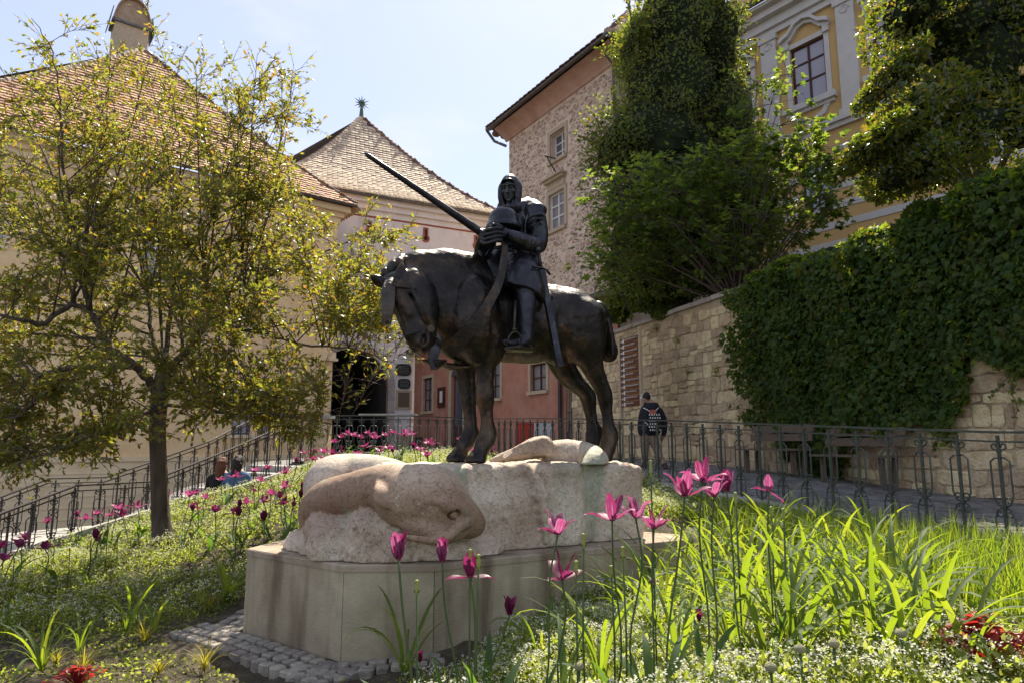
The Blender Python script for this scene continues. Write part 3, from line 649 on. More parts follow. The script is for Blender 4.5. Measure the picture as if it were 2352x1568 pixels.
# ------------------------------------------------------------ cream house on the left
def cream_house():
    f = Fac((-8.2, 31), (-.78, -.62)); f.n = np.array([.62, -.78, 0])/np.linalg.norm([.62, .78]); root = empty('cream_house', (-8.2, 31, 1), 'cream plastered house with a steep brown tiled hip roof behind the small tree', 'house')
    ez = np.mean([f.m(800, 500)[1], f.m(300, 378)[1]]); L = 19.; w1 = (f.m(668, 930)[0], f.m(572, 930)[0], f.m(620, 1060)[1], f.m(620, 928)[1]); w2 = (f.m(22, 500)[0], f.m(-30, 500)[0], f.m(10, 600)[1], f.m(10, 490)[1])
    w3 = (f.m(420, 560)[0], f.m(350, 560)[0], f.m(385, 690)[1], f.m(385, 560)[1])
    ops = [w1, w2, w3]; mb = MB(); f.wall(mb, 0, L, -2.7, ez-.9, ops); mb.add([f.pt(0, -2.7), f.pt(0, ez-.9), f.pt(0, ez-.9, -11), f.pt(0, -2.7, -11)], [[0, 1, 2, 3]])
    obj('wall', mb.out(), M['cream'], root)
    f.window(root, w1, 5, 2, M['frame_blue'], M['glass_pale'], vert=(0, .45, 1), bar=.02, sill=.05, sm=M['cream_trim']); f.window(root, w2, 2, 3, M['frame_white'], M['glass_grey'], surround=.15, sm=M['cream_trim'], sill=.1); f.window(root, w3, 2, 3, M['frame_white'], M['glass_grey'], surround=.15, sm=M['cream_trim'], sill=.1)
    c = MB()
    for k, (z0, z1, d) in enumerate([(ez-.9, ez-.62, .08), (ez-.62, ez-.4, .2), (ez-.4, ez-.12, .42)]): f.box(c, -d, L, z0, z1, -.2, d)
    f.box(c, -.03, L, ez-1.9, ez-1.78, -.02, .05)
    obj('cornice', c.out(), M['cream_trim'], root)
    for k in range(1, 5):
        p = MB(); a = k*3.6-.4; f.box(p, a, a+.35, -1.5, ez-1.92, -.02, .05); obj('pilaster', p.out(), M['cream'], root)
    b = MB(); zb = [f.m(x, y)[1] for x, y in ((100, 1115), (100, 1165), (100, 1240))]; f.box(b, -.12, L, zb[0]-.18, zb[0], -.02, .12); f.box(b, -.06, L, -2.7, zb[0]-.18, -.02, .06)
    for k in range(6): f.box(b, -.08, L, zb[0]-.62-.4*k, zb[0]-.58-.4*k, .0, .08)
    obj('plinth_course', b.out(), M['cream_trim'], root)
    im = MB(); zi = f.m(800, 880)[1]; f.box(im, -.2, .7, zi, zi+.12, -.4, .14); f.box(im, -.12, .6, zi+.12, zi+.4, -.4, .08); obj('impost', im.out(), M['cream_trim'], root)
    g = MB(); g.tube([f.pt(-.6, ez-.05, .66), f.pt(L, ez-.05, .66)], .1, 8); obj('gutter', g.out(), M['gutter'], root)
    E0 = f.pt(L-3.2, ez, .6); E1 = f.pt(-.6, ez, .6); ap = atP(350*.9408, 122*.9408, f.p-f.n*6.2, f.n)
    roof_face(root, E0, E1, ap, ap, .23, .25, M['tile'], bow=.3, seed=2)
    B0 = f.pt(-.6, ez, -11.5); roof_face(root, E1, B0, ap, ap, .3, .5, M['tile'], bow=.3, near=0, seed=3)
    L0 = f.pt(L-3.2, ez, -11.5); mb = MB().add([E0, ap, L0], [[0, 1, 2]]); obj('roof_back', mb.out(), M['under'], root)
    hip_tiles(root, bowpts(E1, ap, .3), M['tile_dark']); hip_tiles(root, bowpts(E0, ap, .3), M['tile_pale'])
    # snow hooks
    sn = MB(); r = random.Random(4)
    for row_, t in enumerate((.14, .22, .32, .42)):
        for k in range(18):
            s_ = .06+.88*(k+.5*(row_ % 2))/18; p = np.array(E0)+(np.array(E1)-E0)*s_; p = p+(ap-p)*t*1.0
            if abs(s_-.5) > .5-t*.5: continue
            p[2] -= .3*4*t*(1-t)*(1.2-t*.4)-.12; h = MB().box(p, (.14, .14, .16), (f.u, f.n, UZ)); obj('snow_guard', h.out(), M['tile_dark'], root)
    # chimney
    ch = atP(312*.9408, 140*.9408, f.p-f.n*7.3, f.n); r_ = 1.0; b = MB().box(ch-UZ*.4, (1.5, 1.1, 3.6), (f.u, f.n, UZ)); co = obj('chimney', b.out(), M['sandstone'], root)
    b = MB().box(ch+UZ*1.45, (1.75, 1.3, .12), (f.u, f.n, UZ)); obj('chimney_band', b.out(), M['gutter'], co)
    arc = []
    for k in range(13): a = math.pi*k/12; arc.append((.82*math.cos(a), 1.4*math.sin(a)))
    inner = [(x*.93, y*.93) for x, y in arc[::-1]]; mb = MB(); mb.prism(arc+inner, ch+UZ*1.5, f.u, UZ, f.n, -.7, .7); mb.prism(inner, ch+UZ*1.5, f.u, UZ, f.n, -.5, .55); obj('chimney_cowl', mb.out(), M['copper'], co)
    for sg in (-1, 1): obj('cowl_flap', MB().bar(ch+f.u*sg*.98+UZ*1.25, ch+f.u*sg*.86+UZ*2.1, 1.3, .04, up=f.u).out(), M['gutter'], co)
M['frame_blue'] = mat('blue_grey_frame', [(.02, .045, .06), (.035, .06, .075)], 12, .5)
M['copper'] = mat('weathered_copper', [(.26, .17, .10), (.42, .30, .20)], 4, .45, metal=.4)
cream_house()
# ------------------------------------------------------------ gate tower
def tower():
    f = Fac((-6.62, 35), (.895, .447)); root = empty('gate_tower', (-6.6, 35, 1), 'white gate tower with tiled pyramid roof, red band, keyhole slits and dark archway', 'tower')
    W = 13.; a1 = f.m(1232, 540)[0]; a0 = a1-W; ez = f.m(1060, 513)[1]; ar = f.m(948, 960)[0]; al = f.m(762, 960)[0]; ac = (ar+al)/2; rad = (ar-al)/2; zt = f.m(850, 850)[1]; zs = zt-rad; g = 1.1
    wall = MB(); F3 = lambda A, B, C, D: wall.add([f.pt(*A), f.pt(*B), f.pt(*C), f.pt(*D)], [[0, 1, 2, 3]])
    F3((a0, g), (al, g), (al, ez-.9), (a0, ez-.9)); F3((ar, g), (a1, g), (a1, ez-.9), (ar, ez-.9)); n = 24
    th = [math.pi*k/n for k in range(n+1)]; A = [(ac+rad*math.cos(t), zs+rad*math.sin(t)) for t in th]
    for p, q in zip(A[:-1], A[1:]): F3((q[0], q[1]), (p[0], p[1]), (p[0], ez-.9), (q[0], ez-.9))
    for s_ in (a0, a1): wall.add([f.pt(s_, g), f.pt(s_, ez-.9), f.pt(s_, ez-.9, -W), f.pt(s_, g, -W)], [[0, 1, 2, 3]])
    obj('wall', wall.out(), M['white'], root)
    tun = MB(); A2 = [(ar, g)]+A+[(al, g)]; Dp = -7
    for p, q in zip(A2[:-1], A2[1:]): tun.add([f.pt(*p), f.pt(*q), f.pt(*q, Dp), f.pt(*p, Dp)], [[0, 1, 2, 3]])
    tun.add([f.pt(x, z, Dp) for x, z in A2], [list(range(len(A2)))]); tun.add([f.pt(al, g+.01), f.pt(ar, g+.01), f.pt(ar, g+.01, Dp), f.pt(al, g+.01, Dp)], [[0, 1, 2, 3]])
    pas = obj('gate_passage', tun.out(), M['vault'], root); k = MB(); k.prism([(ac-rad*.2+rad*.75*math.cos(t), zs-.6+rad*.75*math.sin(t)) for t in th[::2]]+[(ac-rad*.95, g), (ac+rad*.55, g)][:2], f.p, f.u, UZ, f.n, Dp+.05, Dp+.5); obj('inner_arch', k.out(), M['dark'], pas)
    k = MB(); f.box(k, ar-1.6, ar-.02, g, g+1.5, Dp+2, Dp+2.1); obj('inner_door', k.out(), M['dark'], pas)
    ring = [(ar-.0, g+.0, ar+.34)]; z = g
    while z < zs-.1:
        h = min(.52, zs-z); b = MB(); f.box(b, ar-.02, ar+.33+random.uniform(-.01, .01), z+.008, z+h-.008, -.3, .045); obj('jamb_stone', b.out(), M['greystone'], root); b = MB(); f.box(b, al-.33, al+.02, z+.008, z+h-.008, -.3, .045); obj('jamb_stone', b.out(), M['greystone'], root); z += h
    for k in range(15):
        t0, t1 = math.pi*k/15+.006, math.pi*(k+1)/15-.006; P = [(ac+(rad-.02)*math.cos(t), zs+(rad-.02)*math.sin(t)) for t in (t0, t1)]+[(ac+(rad+.34)*math.cos(t), zs+(rad+.34)*math.sin(t)) for t in (t1, t0)]
        obj('voussoir', MB().prism(P, f.p, f.u, UZ, f.n, -.3, .045+random.uniform(-.006, .006)).out(), M['greystone'], root)
    b = MB(); zb = f.m(1060, 549)[1]; f.box(b, a0, a1+.03, zb-.13, zb+.13, 0, .035); obj('red_band', b.out(), M['redband'], root)
    c = MB(); [f.box(c, a0-d, a1+d, ez-.9+.3*i, ez-.6+.3*i, -.3, d) for i, d in enumerate((.08, .25, .48))]; obj('cornice', c.out(), M['white'], root)
    obj('gutter', MB().tube([f.pt(a0-.7, ez, .68), f.pt(a1+.7, ez, .68)], .1, 8).out(), M['gutter'], root)
    for x, y in ((901, 559), (1039, 575), (1163, 593), (790, 548)):
        a, z = f.m(x, y); K = []
        for k in range(14): t = math.pi*.22+2*math.pi*.78*k/13-math.pi*.0+math.pi*.5-math.pi*0; K.append((a+.2*math.cos(t), z-.16+.2*math.sin(t)))
        K = [(a+.22*math.cos(t), z-.18+.22*math.sin(t)) for t in [math.radians(d) for d in np.linspace(130, 410, 14)]]+[(a+.14, z+.42), (a-.14, z+.42)]
        ks = obj('keyhole_frame', MB().prism(K, f.p, f.u, UZ, f.n, -.02, .06).out(), M['redband'], root)
        K = [(a+.115*math.cos(t), z-.18+.115*math.sin(t)) for t in [math.radians(d) for d in np.linspace(115, 425, 12)]]+[(a+.055, z+.32), (a-.055, z+.32)]
        obj('keyhole_slit', MB().prism(K, f.p, f.u, UZ, f.n, .05, .066).out(), M['dark'], ks)
    # oval plaques, niche, shutter
    for (x, y, w, h) in ((984, 902, .42, .34), (986, 936, .33, .29)):
        a, z = f.m(x, y); P = [(a+w*math.copysign(abs(math.cos(t))**.55, math.cos(t)), z+h*math.copysign(abs(math.sin(t))**.55, math.sin(t))) for t in np.linspace(0, 2*math.pi, 25)[:-1]]
        P = [(p[0], z+(p[1]-z)*.9) for p in P]; pl = obj('plaque', MB().prism(P, f.p, f.u, UZ, f.n, 0, .08).out(), M['plaque'], root); t = MB()
        for j in range(5):
            zz = z+h*.5-h*.25*j; x = a-w*.7
            while x < a+w*.68: ww = random.uniform(.03, .09); f.box(t, x, min(x+ww, a+w*.7), zz-.014, zz+.014, .08, .084); x += ww+.03
        tag(obj('lettering', t.out(), M['letter_grey'], pl), kind='stuff')
    a, z = f.m(985, 975); b = MB(); f.box(b, a-.42, a+.42, z-.5, z+.5, 0, .05); nb = obj('niche_frame', b.out(), M['sandstone'], root); b = MB(); f.box(b, a-.3, a+.3, z-.38, z+.38, .05, .056); obj('niche_relief', b.out(), M['wood'], nb)
    b = MB(); f.box(b, a-.35, a+.35, g, g+.9, 0, .3); obj('pedestal', b.out(), M['sandstone'], root)
    a, z = f.m(910, 697); b = MB(); f.box(b, a-.33, a+.33, z-.65, z+.65, 0, .06); obj('shutter', b.out(), M['frame_dark'], root)
    E0, E1 = f.pt(a0-.6, ez+.05, .6), f.pt(a1+.6, ez+.05, .6); ap = atP(882*.9408, 287*.9408, f.p-f.n*W/2, f.n); B1, B0 = f.pt(a1+.6, ez+.05, -W-.6), f.pt(a0-.6, ez+.05, -W-.6)
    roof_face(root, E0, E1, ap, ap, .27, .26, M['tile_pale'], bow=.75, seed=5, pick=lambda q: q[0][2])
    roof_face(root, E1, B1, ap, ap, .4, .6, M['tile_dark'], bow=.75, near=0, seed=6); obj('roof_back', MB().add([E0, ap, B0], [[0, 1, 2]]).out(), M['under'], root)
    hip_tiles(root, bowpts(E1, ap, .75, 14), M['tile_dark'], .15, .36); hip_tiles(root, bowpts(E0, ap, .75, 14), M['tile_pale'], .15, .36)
    s = MB(); top = ap+UZ*.95; s.tube([ap-UZ*.1, top], [.16, .06], 8)
    for k in range(12): an = 2*math.pi*k/12; L = .56 if k % 2 == 0 else .46; d = f.u*math.sin(an)+UZ*math.cos(an); s.tube([top, top+d*L*.45, top+d*L], [.055, .04, .004], 5)
    for sg in (1, -1): s.tube([top, top+f.n*sg*.6], [.07, .004], 5)
    obj('star_finial', s.out(), M['verdigris'], root)
M['plaque'] = mat('dark_plaque', [(.02, .025, .022), (.04, .045, .04)], 9, .5); M['letter_grey'] = plain('grey_lettering', (.2, .2, .18)); M['verdigris'] = mat('verdigris', [(.04, .09, .075), (.09, .15, .13)], 6, .6)
tower()
# wall lantern beside the shutter
def lantern():
    f = Fac((-6.62, 35), (.895, .447)); a, z = f.m(893, 668); p = f.pt(a, z, .9); root = empty('wall_lantern', p, 'white topped wall lantern on a scrolled iron bracket above the archway', 'lantern')
    b = MB().lathe([(.1, -.5), (.16, -.45), (.24, .2), (.26, .22)], p, 4); obj('glass_body', b.out(), M['glass_pale'], root)
    obj('hood', MB().lathe([(.36, .2), (.3, .3), (.1, .5), (.03, .58)], p, 8).out(), M['frame_white'], root)
    br = MB(); br.tube([p-UZ*.5, p-UZ*.62, f.pt(a, z-.62, .4), f.pt(a, z-.9, 0)], .03, 5); br.tube(bez([f.pt(a, z-1.4, .0), f.pt(a, z-1.2, .5), f.pt(a, z-.8, .75), f.pt(a, z-.65, .6), f.pt(a, z-.8, .5)], 4), .025, 5); obj('bracket', br.out(), M['iron_dark'], root)
lantern()
# ------------------------------------------------------------ red house (ground floor) and rubble tower house over it
def red_house():
    f = Fac((-5.1, 35.6), (.518, -.855)); g = 1.1; zt = 6.2; root = empty('red_house', (-4, 34, g), 'low dull red plastered house with brown casement windows between the gate and the retaining wall', 'house')
    s1 = 16.4; W = []
    for (x0, x1, yt, yb) in ((1034, 1056, 922, 1003), (1187, 1222, 885, 972), (1296, 1335, 887, 953)):
        xm = (x0+x1)/2; W.append((f.m(x0, 950)[0], f.m(x1, 950)[0], f.m(xm, yb)[1], f.m(xm, yt)[1]))
    dr = (f.m(1102, 980)[0], f.m(1132, 980)[0], g, f.m(1115, 915)[1]); ops = W+[dr]
    mb = MB(); f.wall(mb, 0, s1, g-.1, zt, ops, .25); obj('wall', mb.out(), M['red'], root)
    for i, w in enumerate(W): f.window(root, w, 2, 2 if i == 2 else 3, M['frame_dark'], M['glass_grey'], depth=.1, sill=.14, surround=.14, sm=M['sandstone'], bar=.03)
    d = MB(); f.box(d, dr[0], dr[1], g, dr[3], -.2, -.14); dd = obj('door', d.out(), M['frame_dark'], root); f2 = MB(); f.box(f2, dr[0]+.15, dr[1]-.15, g+1.2, dr[3]-.2, -.14, -.13); obj('door_glass', f2.out(), M['glass'], dd)
    sr = MB(); m_ = (dr[0]+dr[1])/2; hw = (dr[1]-dr[0])/2; P = [(m_+(hw+.0)*math.cos(t), dr[3]-.0+hw*.6*math.sin(t)) for t in np.linspace(0, math.pi, 9)]+[(m_+(hw+.22)*math.cos(t), dr[3]+(hw*.6+.2)*math.sin(t)) for t in np.linspace(math.pi, 0, 9)]
    sr.prism(P, f.p, f.u, UZ, f.n, 0, .05); f.box(sr, dr[0]-.22, dr[0], g, dr[3], 0, .05); f.box(sr, dr[1], dr[1]+.22, g, dr[3], 0, .05); obj('door_surround', sr.out(), M['sandstone'], root)
    k = MB().prism([(m_+hw*math.cos(t), dr[3]+hw*.6*math.sin(t)) for t in np.linspace(0, math.pi, 9)], f.p, f.u, UZ, f.n, 0, .01); obj('door_fanlight', k.out(), M['glass'], root)
    c = MB(); f.box(c, -.3, s1+.2, zt-.02, zt+.16, -.3, .45); obj('eave_board', c.out(), M['gutter'], root)
    r = MB().add([f.pt(-.3, zt+.16, .45), f.pt(9.9, zt+.16, .45), f.pt(9.9, zt+2.1, -3.5), f.pt(-.3, zt+2.1, -3.5)], [[0, 1, 2, 3]]); obj('lean_to_roof', r.out(), M['tile_dark'], root)
    a, z = f.m(1080, 969); b = MB(); f.box(b, a-.4, a+.35, z-.48, z+.48, 0, .08); nb = obj('notice_case', b.out(), M['frame_dark'], root); b = MB(); f.box(b, a-.14, a+.16, z-.25, z+.3, .08, .084); obj('notice_sheet', b.out(), M['frame_white'], nb)
    a, z = f.m(1374, 1010); b = MB(); b.tube([f.pt(a, g, .12), f.pt(a, g+2.9, .12)], .07, 8); b.tube([f.pt(a, g+2.9, .12), f.pt(a, zt, .12)], .045, 8); obj('downpipe', b.out(), M['iron_dark'], root)
    b = MB(); f.box(b, .3, 1.2, g+.2, g+.75, 0, .02); obj('cellar_vent', b.out(), M['dark'], root)
    # iron gate at the wall's end
    gr = empty('iron_gate', f.pt(f.m(1410, 1000)[0], g, .15), 'grey iron-bar gate in shade between the red house and the stone wall', 'gate'); a0, a1 = f.m(1394, 1000)[0], f.m(1428, 1000)[0]
    for k in range(9): a = a0+(a1-a0)*k/8; obj('bar', MB().bar(f.pt(a, g, .2), f.pt(a, g+2.9, .2), .03).out(), M['iron'], gr)
    for z in (g+.1, g+1.45, g+2.85): obj('cross_bar', MB().bar(f.pt(a0, z, .17), f.pt(a1, z, .17), .03, .05).out(), M['iron'], gr)
    # rubble tower house
    rt = empty('rubble_tower_house', f.pt(12, 6.3), 'tall stone house of pinkish rubble with dark tiled roof and two windows', 'tower house'); zc = f.m(1243, 345)[1]; a0 = f.m(1243, 400)[0]; a1 = 16.5; D = -8
    wl_ = (f.m(1341, 520)[0], f.m(1379, 520)[0], f.m(1360, 559)[1], f.m(1360, 469)[1]); wu = (f.m(1344, 350)[0], f.m(1380, 350)[0], f.m(1362, 388)[1], f.m(1362, 320)[1]); ops = [wl_, wu]
    mb = MB(); f.wall(mb, a0, a1, zt+.17, zc, ops, .3)
    for s_ in (a0, a1): mb.add([f.pt(s_, zt-5), f.pt(s_, zc), f.pt(s_, zc, D), f.pt(s_, zt-5, D)], [[0, 1, 2, 3]])
    obj('wall', mb.out(), M['pink'], rt)
    f.window(rt, wl_, 2, 3, M['frame_white'], M['glass_grey'], depth=.1, vert=(0, .34, .68, 1), sill=.12, surround=.16, sm=M['sandstone'], hood=.42); f.window(rt, wu, 2, 3, M['frame_white'], M['glass'], depth=.22, sill=.12, surround=.16, sm=M['sandstone'], bar=.03)
    a, z = f.m(1362, 408); b = MB(); b.tube([f.pt(a, z+.3, 0), f.pt(a, z+.3, .6)], .025, 5); b.tube([f.pt(a, z-.3, 0), f.pt(a, z-.3, .05), f.pt(a, z+.28, .5)], .025, 5); obj('iron_bracket', b.out(), M['iron_dark'], rt)
    o = f.pt(a0, zt+.2); r = random.Random(9); st = []
    for p in cells(a1-a0, zc-zt-.3, .215, .15, .42, 12, None, .35):
        c = np.mean(p, 0)
        if not (.1 < c[0] < a1-a0-.1 and .1 < c[1] < zc-zt-.28) or r.random() < .12: continue
        if any(o_[0]-.3 < c[0]+a0 < o_[1]+.3 and o_[2]-.28 < c[1]+zt+.2 < o_[3]+(.75 if o_ is wl_ else .3) for o_ in ops): continue
        st.append((p, c))
    st.sort(key=lambda q: q[1][0]+abs(q[1][1]-4)*.6); big = MB(); st = st
    order = sorted(st, key=lambda q: abs(q[1][0]-2.3)+abs(q[1][1]-4)*.5); idx = {id(q) for q in order[:300]}
    for q in st:
        gq = stone_geo(q[0], o, f.u, UZ, f.n, r.uniform(.022, .045), r.uniform(.006, .02), r=r)
        if id(q) in idx: obj('stone', gq, M['fieldstone'], rt)
        else: big.add(*gq)
    tag(obj('stone_mass', big.out(), M['fieldstone'], rt), kind='stuff')
    c = MB(); n = 6
    prof = [(0, .36), (.06, .38), (.12, .46), (.3, .62), (.62, .80), (.62, .84), (-.1, .84)]
    P = [[f.pt(s_, zc-.35+z, d) for d, z in prof] for s_ in (a0-.2, a1+.5)]; k = len(prof); c.add(P[0]+P[1], [[i, (i+1) % k, k+(i+1) % k, k+i] for i in range(k)]+[list(range(k)), [k+i for i in range(k)][::-1]]); obj('cove_cornice', c.out(), M['pinkplain'], rt)
    z = zc+.52; E0, E1 = f.pt(a0-.4, z, .8), f.pt(a1+.7, z, .8); B0, B1 = f.pt(a0-.4, z, D-.8), f.pt(a1+.7, z, D-.8); mid = f.pt((a0+a1)/2, 0, D/2); ap = atY(1536*.9408, 30*.9408, mid[1])
    roof_face(rt, E0, E1, ap, ap, .3, .3, M['tile_dark'], bow=.3, near=200, seed=8, lift=.07); roof_face(rt, E1, B1, ap, ap, .3, .3, M['tile_dark'], bow=.3, near=0, seed=9); roof_face(rt, B0, E0, ap, ap, .4, .4, M['tile_dark'], bow=.3, near=0, seed=10)
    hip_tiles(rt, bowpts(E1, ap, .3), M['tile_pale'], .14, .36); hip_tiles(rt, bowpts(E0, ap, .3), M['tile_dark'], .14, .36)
    gt = MB().tube([f.pt(a0-.4, z-.06, .86), f.pt(a1+.7, z-.06, .86)], .09, 8); gt.tube([f.pt(a0-.4, z-.1, .86), f.pt(a0-.38, z-.5, .5), f.pt(a0-.06, z-.75, .1)], .06, 6); gt.tube([f.pt(a1+.1, z-.1, .7), f.pt(a1+.1, z-.6, .12), f.pt(a1+.1, zt, .1)], .045, 6); gt.tube([f.pt(a0-.08, z-.7, -.1), f.pt(a0-.08, zt, -.1)], .05, 6); obj('gutter', gt.out(), M['gutter'], rt)
    fi = MB().tube([ap-UZ*.2, ap+UZ*.9], [.08, .04], 6); fi.lathe([(.02, .7), (.2, .85), (.26, 1.05), (.16, 1.25), (.02, 1.4)], ap, 10); obj('ball_finial', fi.out(), M['verdigris'], rt)
    # balcony far side
    q = atY(1575*.9408, 690*.9408, 17.8); bl = empty('iron_balcony', q, 'small black iron balcony half hidden in leaves above the wall', 'balcony'); obj('floor', MB().box(q-UZ*.0, (1.4, .9, .09)).out(), M['iron_dark'], bl)
    for k in range(12): obj('bar', MB().bar(q+np.array((-.68+k*.122, -.43, .04)), q+np.array((-.68+k*.122, -.43, .8)), .018).out(), M['iron_dark'], bl)
    obj('rail', MB().bar(q+np.array((-.7, -.43, .8)), q+np.array((.7, -.43, .8)), .04).out(), M['iron_dark'], bl)
    # advertising board
    for (x, col, lab) in ((1287, M['signred'], 'red A-frame sandwich board with white print by the red house'), (1322, M['frame_white'], 'white sandwich board right of the red one')):
        p = atY(x*.9408, 1100*.9408, 21.5); p[2] = g; rr = empty('sandwich_board', p, lab, 'board', rz=.25); bb = MB(); bb.add([(-.3, .12, 0), (.3, .12, 0), (.3, 0, 1.05), (-.3, 0, 1.05), (-.3, .15, 0), (.3, .15, 0), (.3, .03, 1.05), (-.3, .03, 1.05)], [[0, 1, 2, 3], [7, 6, 5, 4], [0, 4, 5, 1], [1, 5, 6, 2], [2, 6, 7, 3], [3, 7, 4, 0]])
        for c_, nm in (((1,), 'front_board'), ((-1,), 'back_board')):
            V = [(v[0], (v[1]-.12-.15)*c_[0], v[2]) for v in bb.V]; obj(nm, (V, bb.F), col, rr, local=True)
        t = MB()
        for j in range(2): t.box((-.05+.1*j, -.17, .55), (.05, .01, .6))
        for j in range(7): t.box((-.21+j*.07, -.05-.0, .99), (.04, .01, .05))
        obj('print', t.out(), M['frame_white'] if col is M['signred'] else M['signred'], rr, local=True)
M['signred'] = plain('red_board', (.55, .06, .035), .5); M['pinkplain'] = mat('pink_plaster', [(.44, .25, .18), (.54, .34, .26), (.6, .42, .34)], 1.5, .9, bump=.3)
red_house()
# ------------------------------------------------------------ ochre palace top right
def palace():
    f = Fac((9.6, 22), (.6, -.8)); root = empty('ochre_palace', (9, 23, 4.7), 'ochre baroque palace with white pilasters and striped ground floor behind the trees', 'palace'); a0, a1 = -9.5, 16; zc = f.m(1791, 100)[1]; zc = f.m(1900, 62)[1]
    zm = lambda x, y: f.m(1750+x/2.613, y/2.613); w1 = (zm(478, 500)[0], zm(695, 400)[0], zm(600, 650)[1], zm(590, 265)[1]); sp = zm(1000, 300)[0]-zm(478, 500)[0]
    W = [(w1[0]+k*sp, w1[1]+k*sp, w1[2], w1[3]) for k in (-2, -1, 0, 1, 2)]; zl1 = zm(640, 1000)[1]; zl0 = zm(640, 1335)[1]; Lw = [(w[0]+.1, w[1]-.1, zl0, zl1) for w in W]
    mb = MB(); f.wall(mb, a0, a1, 4.4, zc, W+Lw, .3); mb.add([f.pt(a0, 4.4), f.pt(a0, zc), f.pt(a0, zc, -12), f.pt(a0, 4.4, -12)], [[0, 1, 2, 3]]); obj('wall', mb.out(), M['ochre'], root)
    for w in W:
        f.window(root, w, 2, 3, M['frame_dark'], M['glass_pale'], depth=.08, vert=(0, .38, .72, 1), fw=.08, bar=.03, surround=.17, sm=M['trimwhite']); m_ = (w[0]+w[1])/2; hw = (w[1]-w[0])/2
        up = [(-1.45, 0), (-1.2, .12), (-.9, .2), (-.45, .62), (0, .74), (.45, .62), (.9, .2), (1.2, .12), (1.45, 0)]; h = [(m_+x*hw, w[3]+.42+z*.7) for x, z in up]; lo = [(x, z-.14) for x, z in h[::-1]]
        ped = MB().prism(h+lo, f.p, f.u, UZ, f.n, 0, .26); ped.prism([(x, z-.15) for x, z in h]+[(m_+(x-m_)*.92, z-.12) for x, z in lo], f.p, f.u, UZ, f.n, 0, .13)
        for sg in (-1, 1): f.box(ped, m_+sg*hw*1.18-.1, m_+sg*hw*1.18+.1, w[3]+.02, w[3]+.3, .02, .12)
        obj('pediment', ped.out(), M['trimwhite'], root)
        s_ = MB(); f.box(s_, w[0]-.32, w[1]+.32, w[2]-.2, w[2]-.0, 0, .2); f.box(s_, w[0]-.24, w[1]+.24, w[2]-.32, w[2]-.2, 0, .1); dn = [(-1.15, 0), (-.8, -.3), (-.4, -.36), (0, -.62), (.4, -.36), (.8, -.3), (1.15, 0)]; q = [(m_+x*hw, w[2]-.32+z) for x, z in dn]; s_.prism(q+[(m_+(x-m_)*.8, z+.13) for x, z in q[::-1]], f.p, f.u, UZ, f.n, 0, .07); obj('apron', s_.out(), M['trimwhite'], root)
    for w in Lw: f.window(root, w, 2, 2, M['frame_dark'], M['glass_blue'], depth=.12, fw=.07, bar=.03)
    for k in (-2, -1, 0, 1):
        a = (w1[1]+w1[0]+sp)/2+k*sp; p = MB(); f.box(p, a-.3, a+.3, w1[2]-.75, zc-.5, 0, .1); f.box(p, a-.38, a+.38, w1[2]-.95, w1[2]-.75, 0, .16); f.box(p, a-.36, a+.36, zc-.5, zc-.3, 0, .16); spiral(p, f.pt(a, zc-.72, .11), .17, 0, 1.2, f.u, UZ, .03); obj('pilaster', p.out(), M['trimwhite'], root)
    c = MB(); zs = w1[2]-.95
    for (z0, z1, d) in ((zs-.16, zs, .22), (zs-.32, zs-.16, .12), (zc-.3, zc-.08, .12), (zc-.08, zc+.25, .24), (zc+.25, zc+.5, .5), (zc+.5, zc+.62, .75)): f.box(c, a0, a1, z0, z1, 0, d)
    obj('cornice', c.out(), M['trimwhite'], root)
    z = zs-1.0
    while z > 4.6:
        last = a0
        for w in Lw:
            if w[2]-.05 < z < w[3]+.05: b = MB(); f.box(b, last, w[0]-.12, z-.11, z+.11, 0, .025); obj('band', b.out(), M['trimwhite'], root); last = w[1]+.12
        b = MB(); f.box(b, last, a1, z-.11, z+.11, 0, .025); obj('band', b.out(), M['trimwhite'], root); z -= .62
    obj('gutter', MB().tube([f.pt(a0, zc+.7, .85), f.pt(a1, zc+.7, .85)], .11, 8).out(), M['gutter'], root)
    roof_face(root, f.pt(a0-.5, zc+.72, .8), f.pt(a1-9, zc+.72, .8), f.pt(a0+3, zc+5.5, -4.5), f.pt(a1-9, zc+5.5, -4.5), .28, .24, M['tile_pale'], near=120, seed=11)
M['glass_blue'] = glassmat('blue_curtained_glass', (.26, .33, .42))
palace()
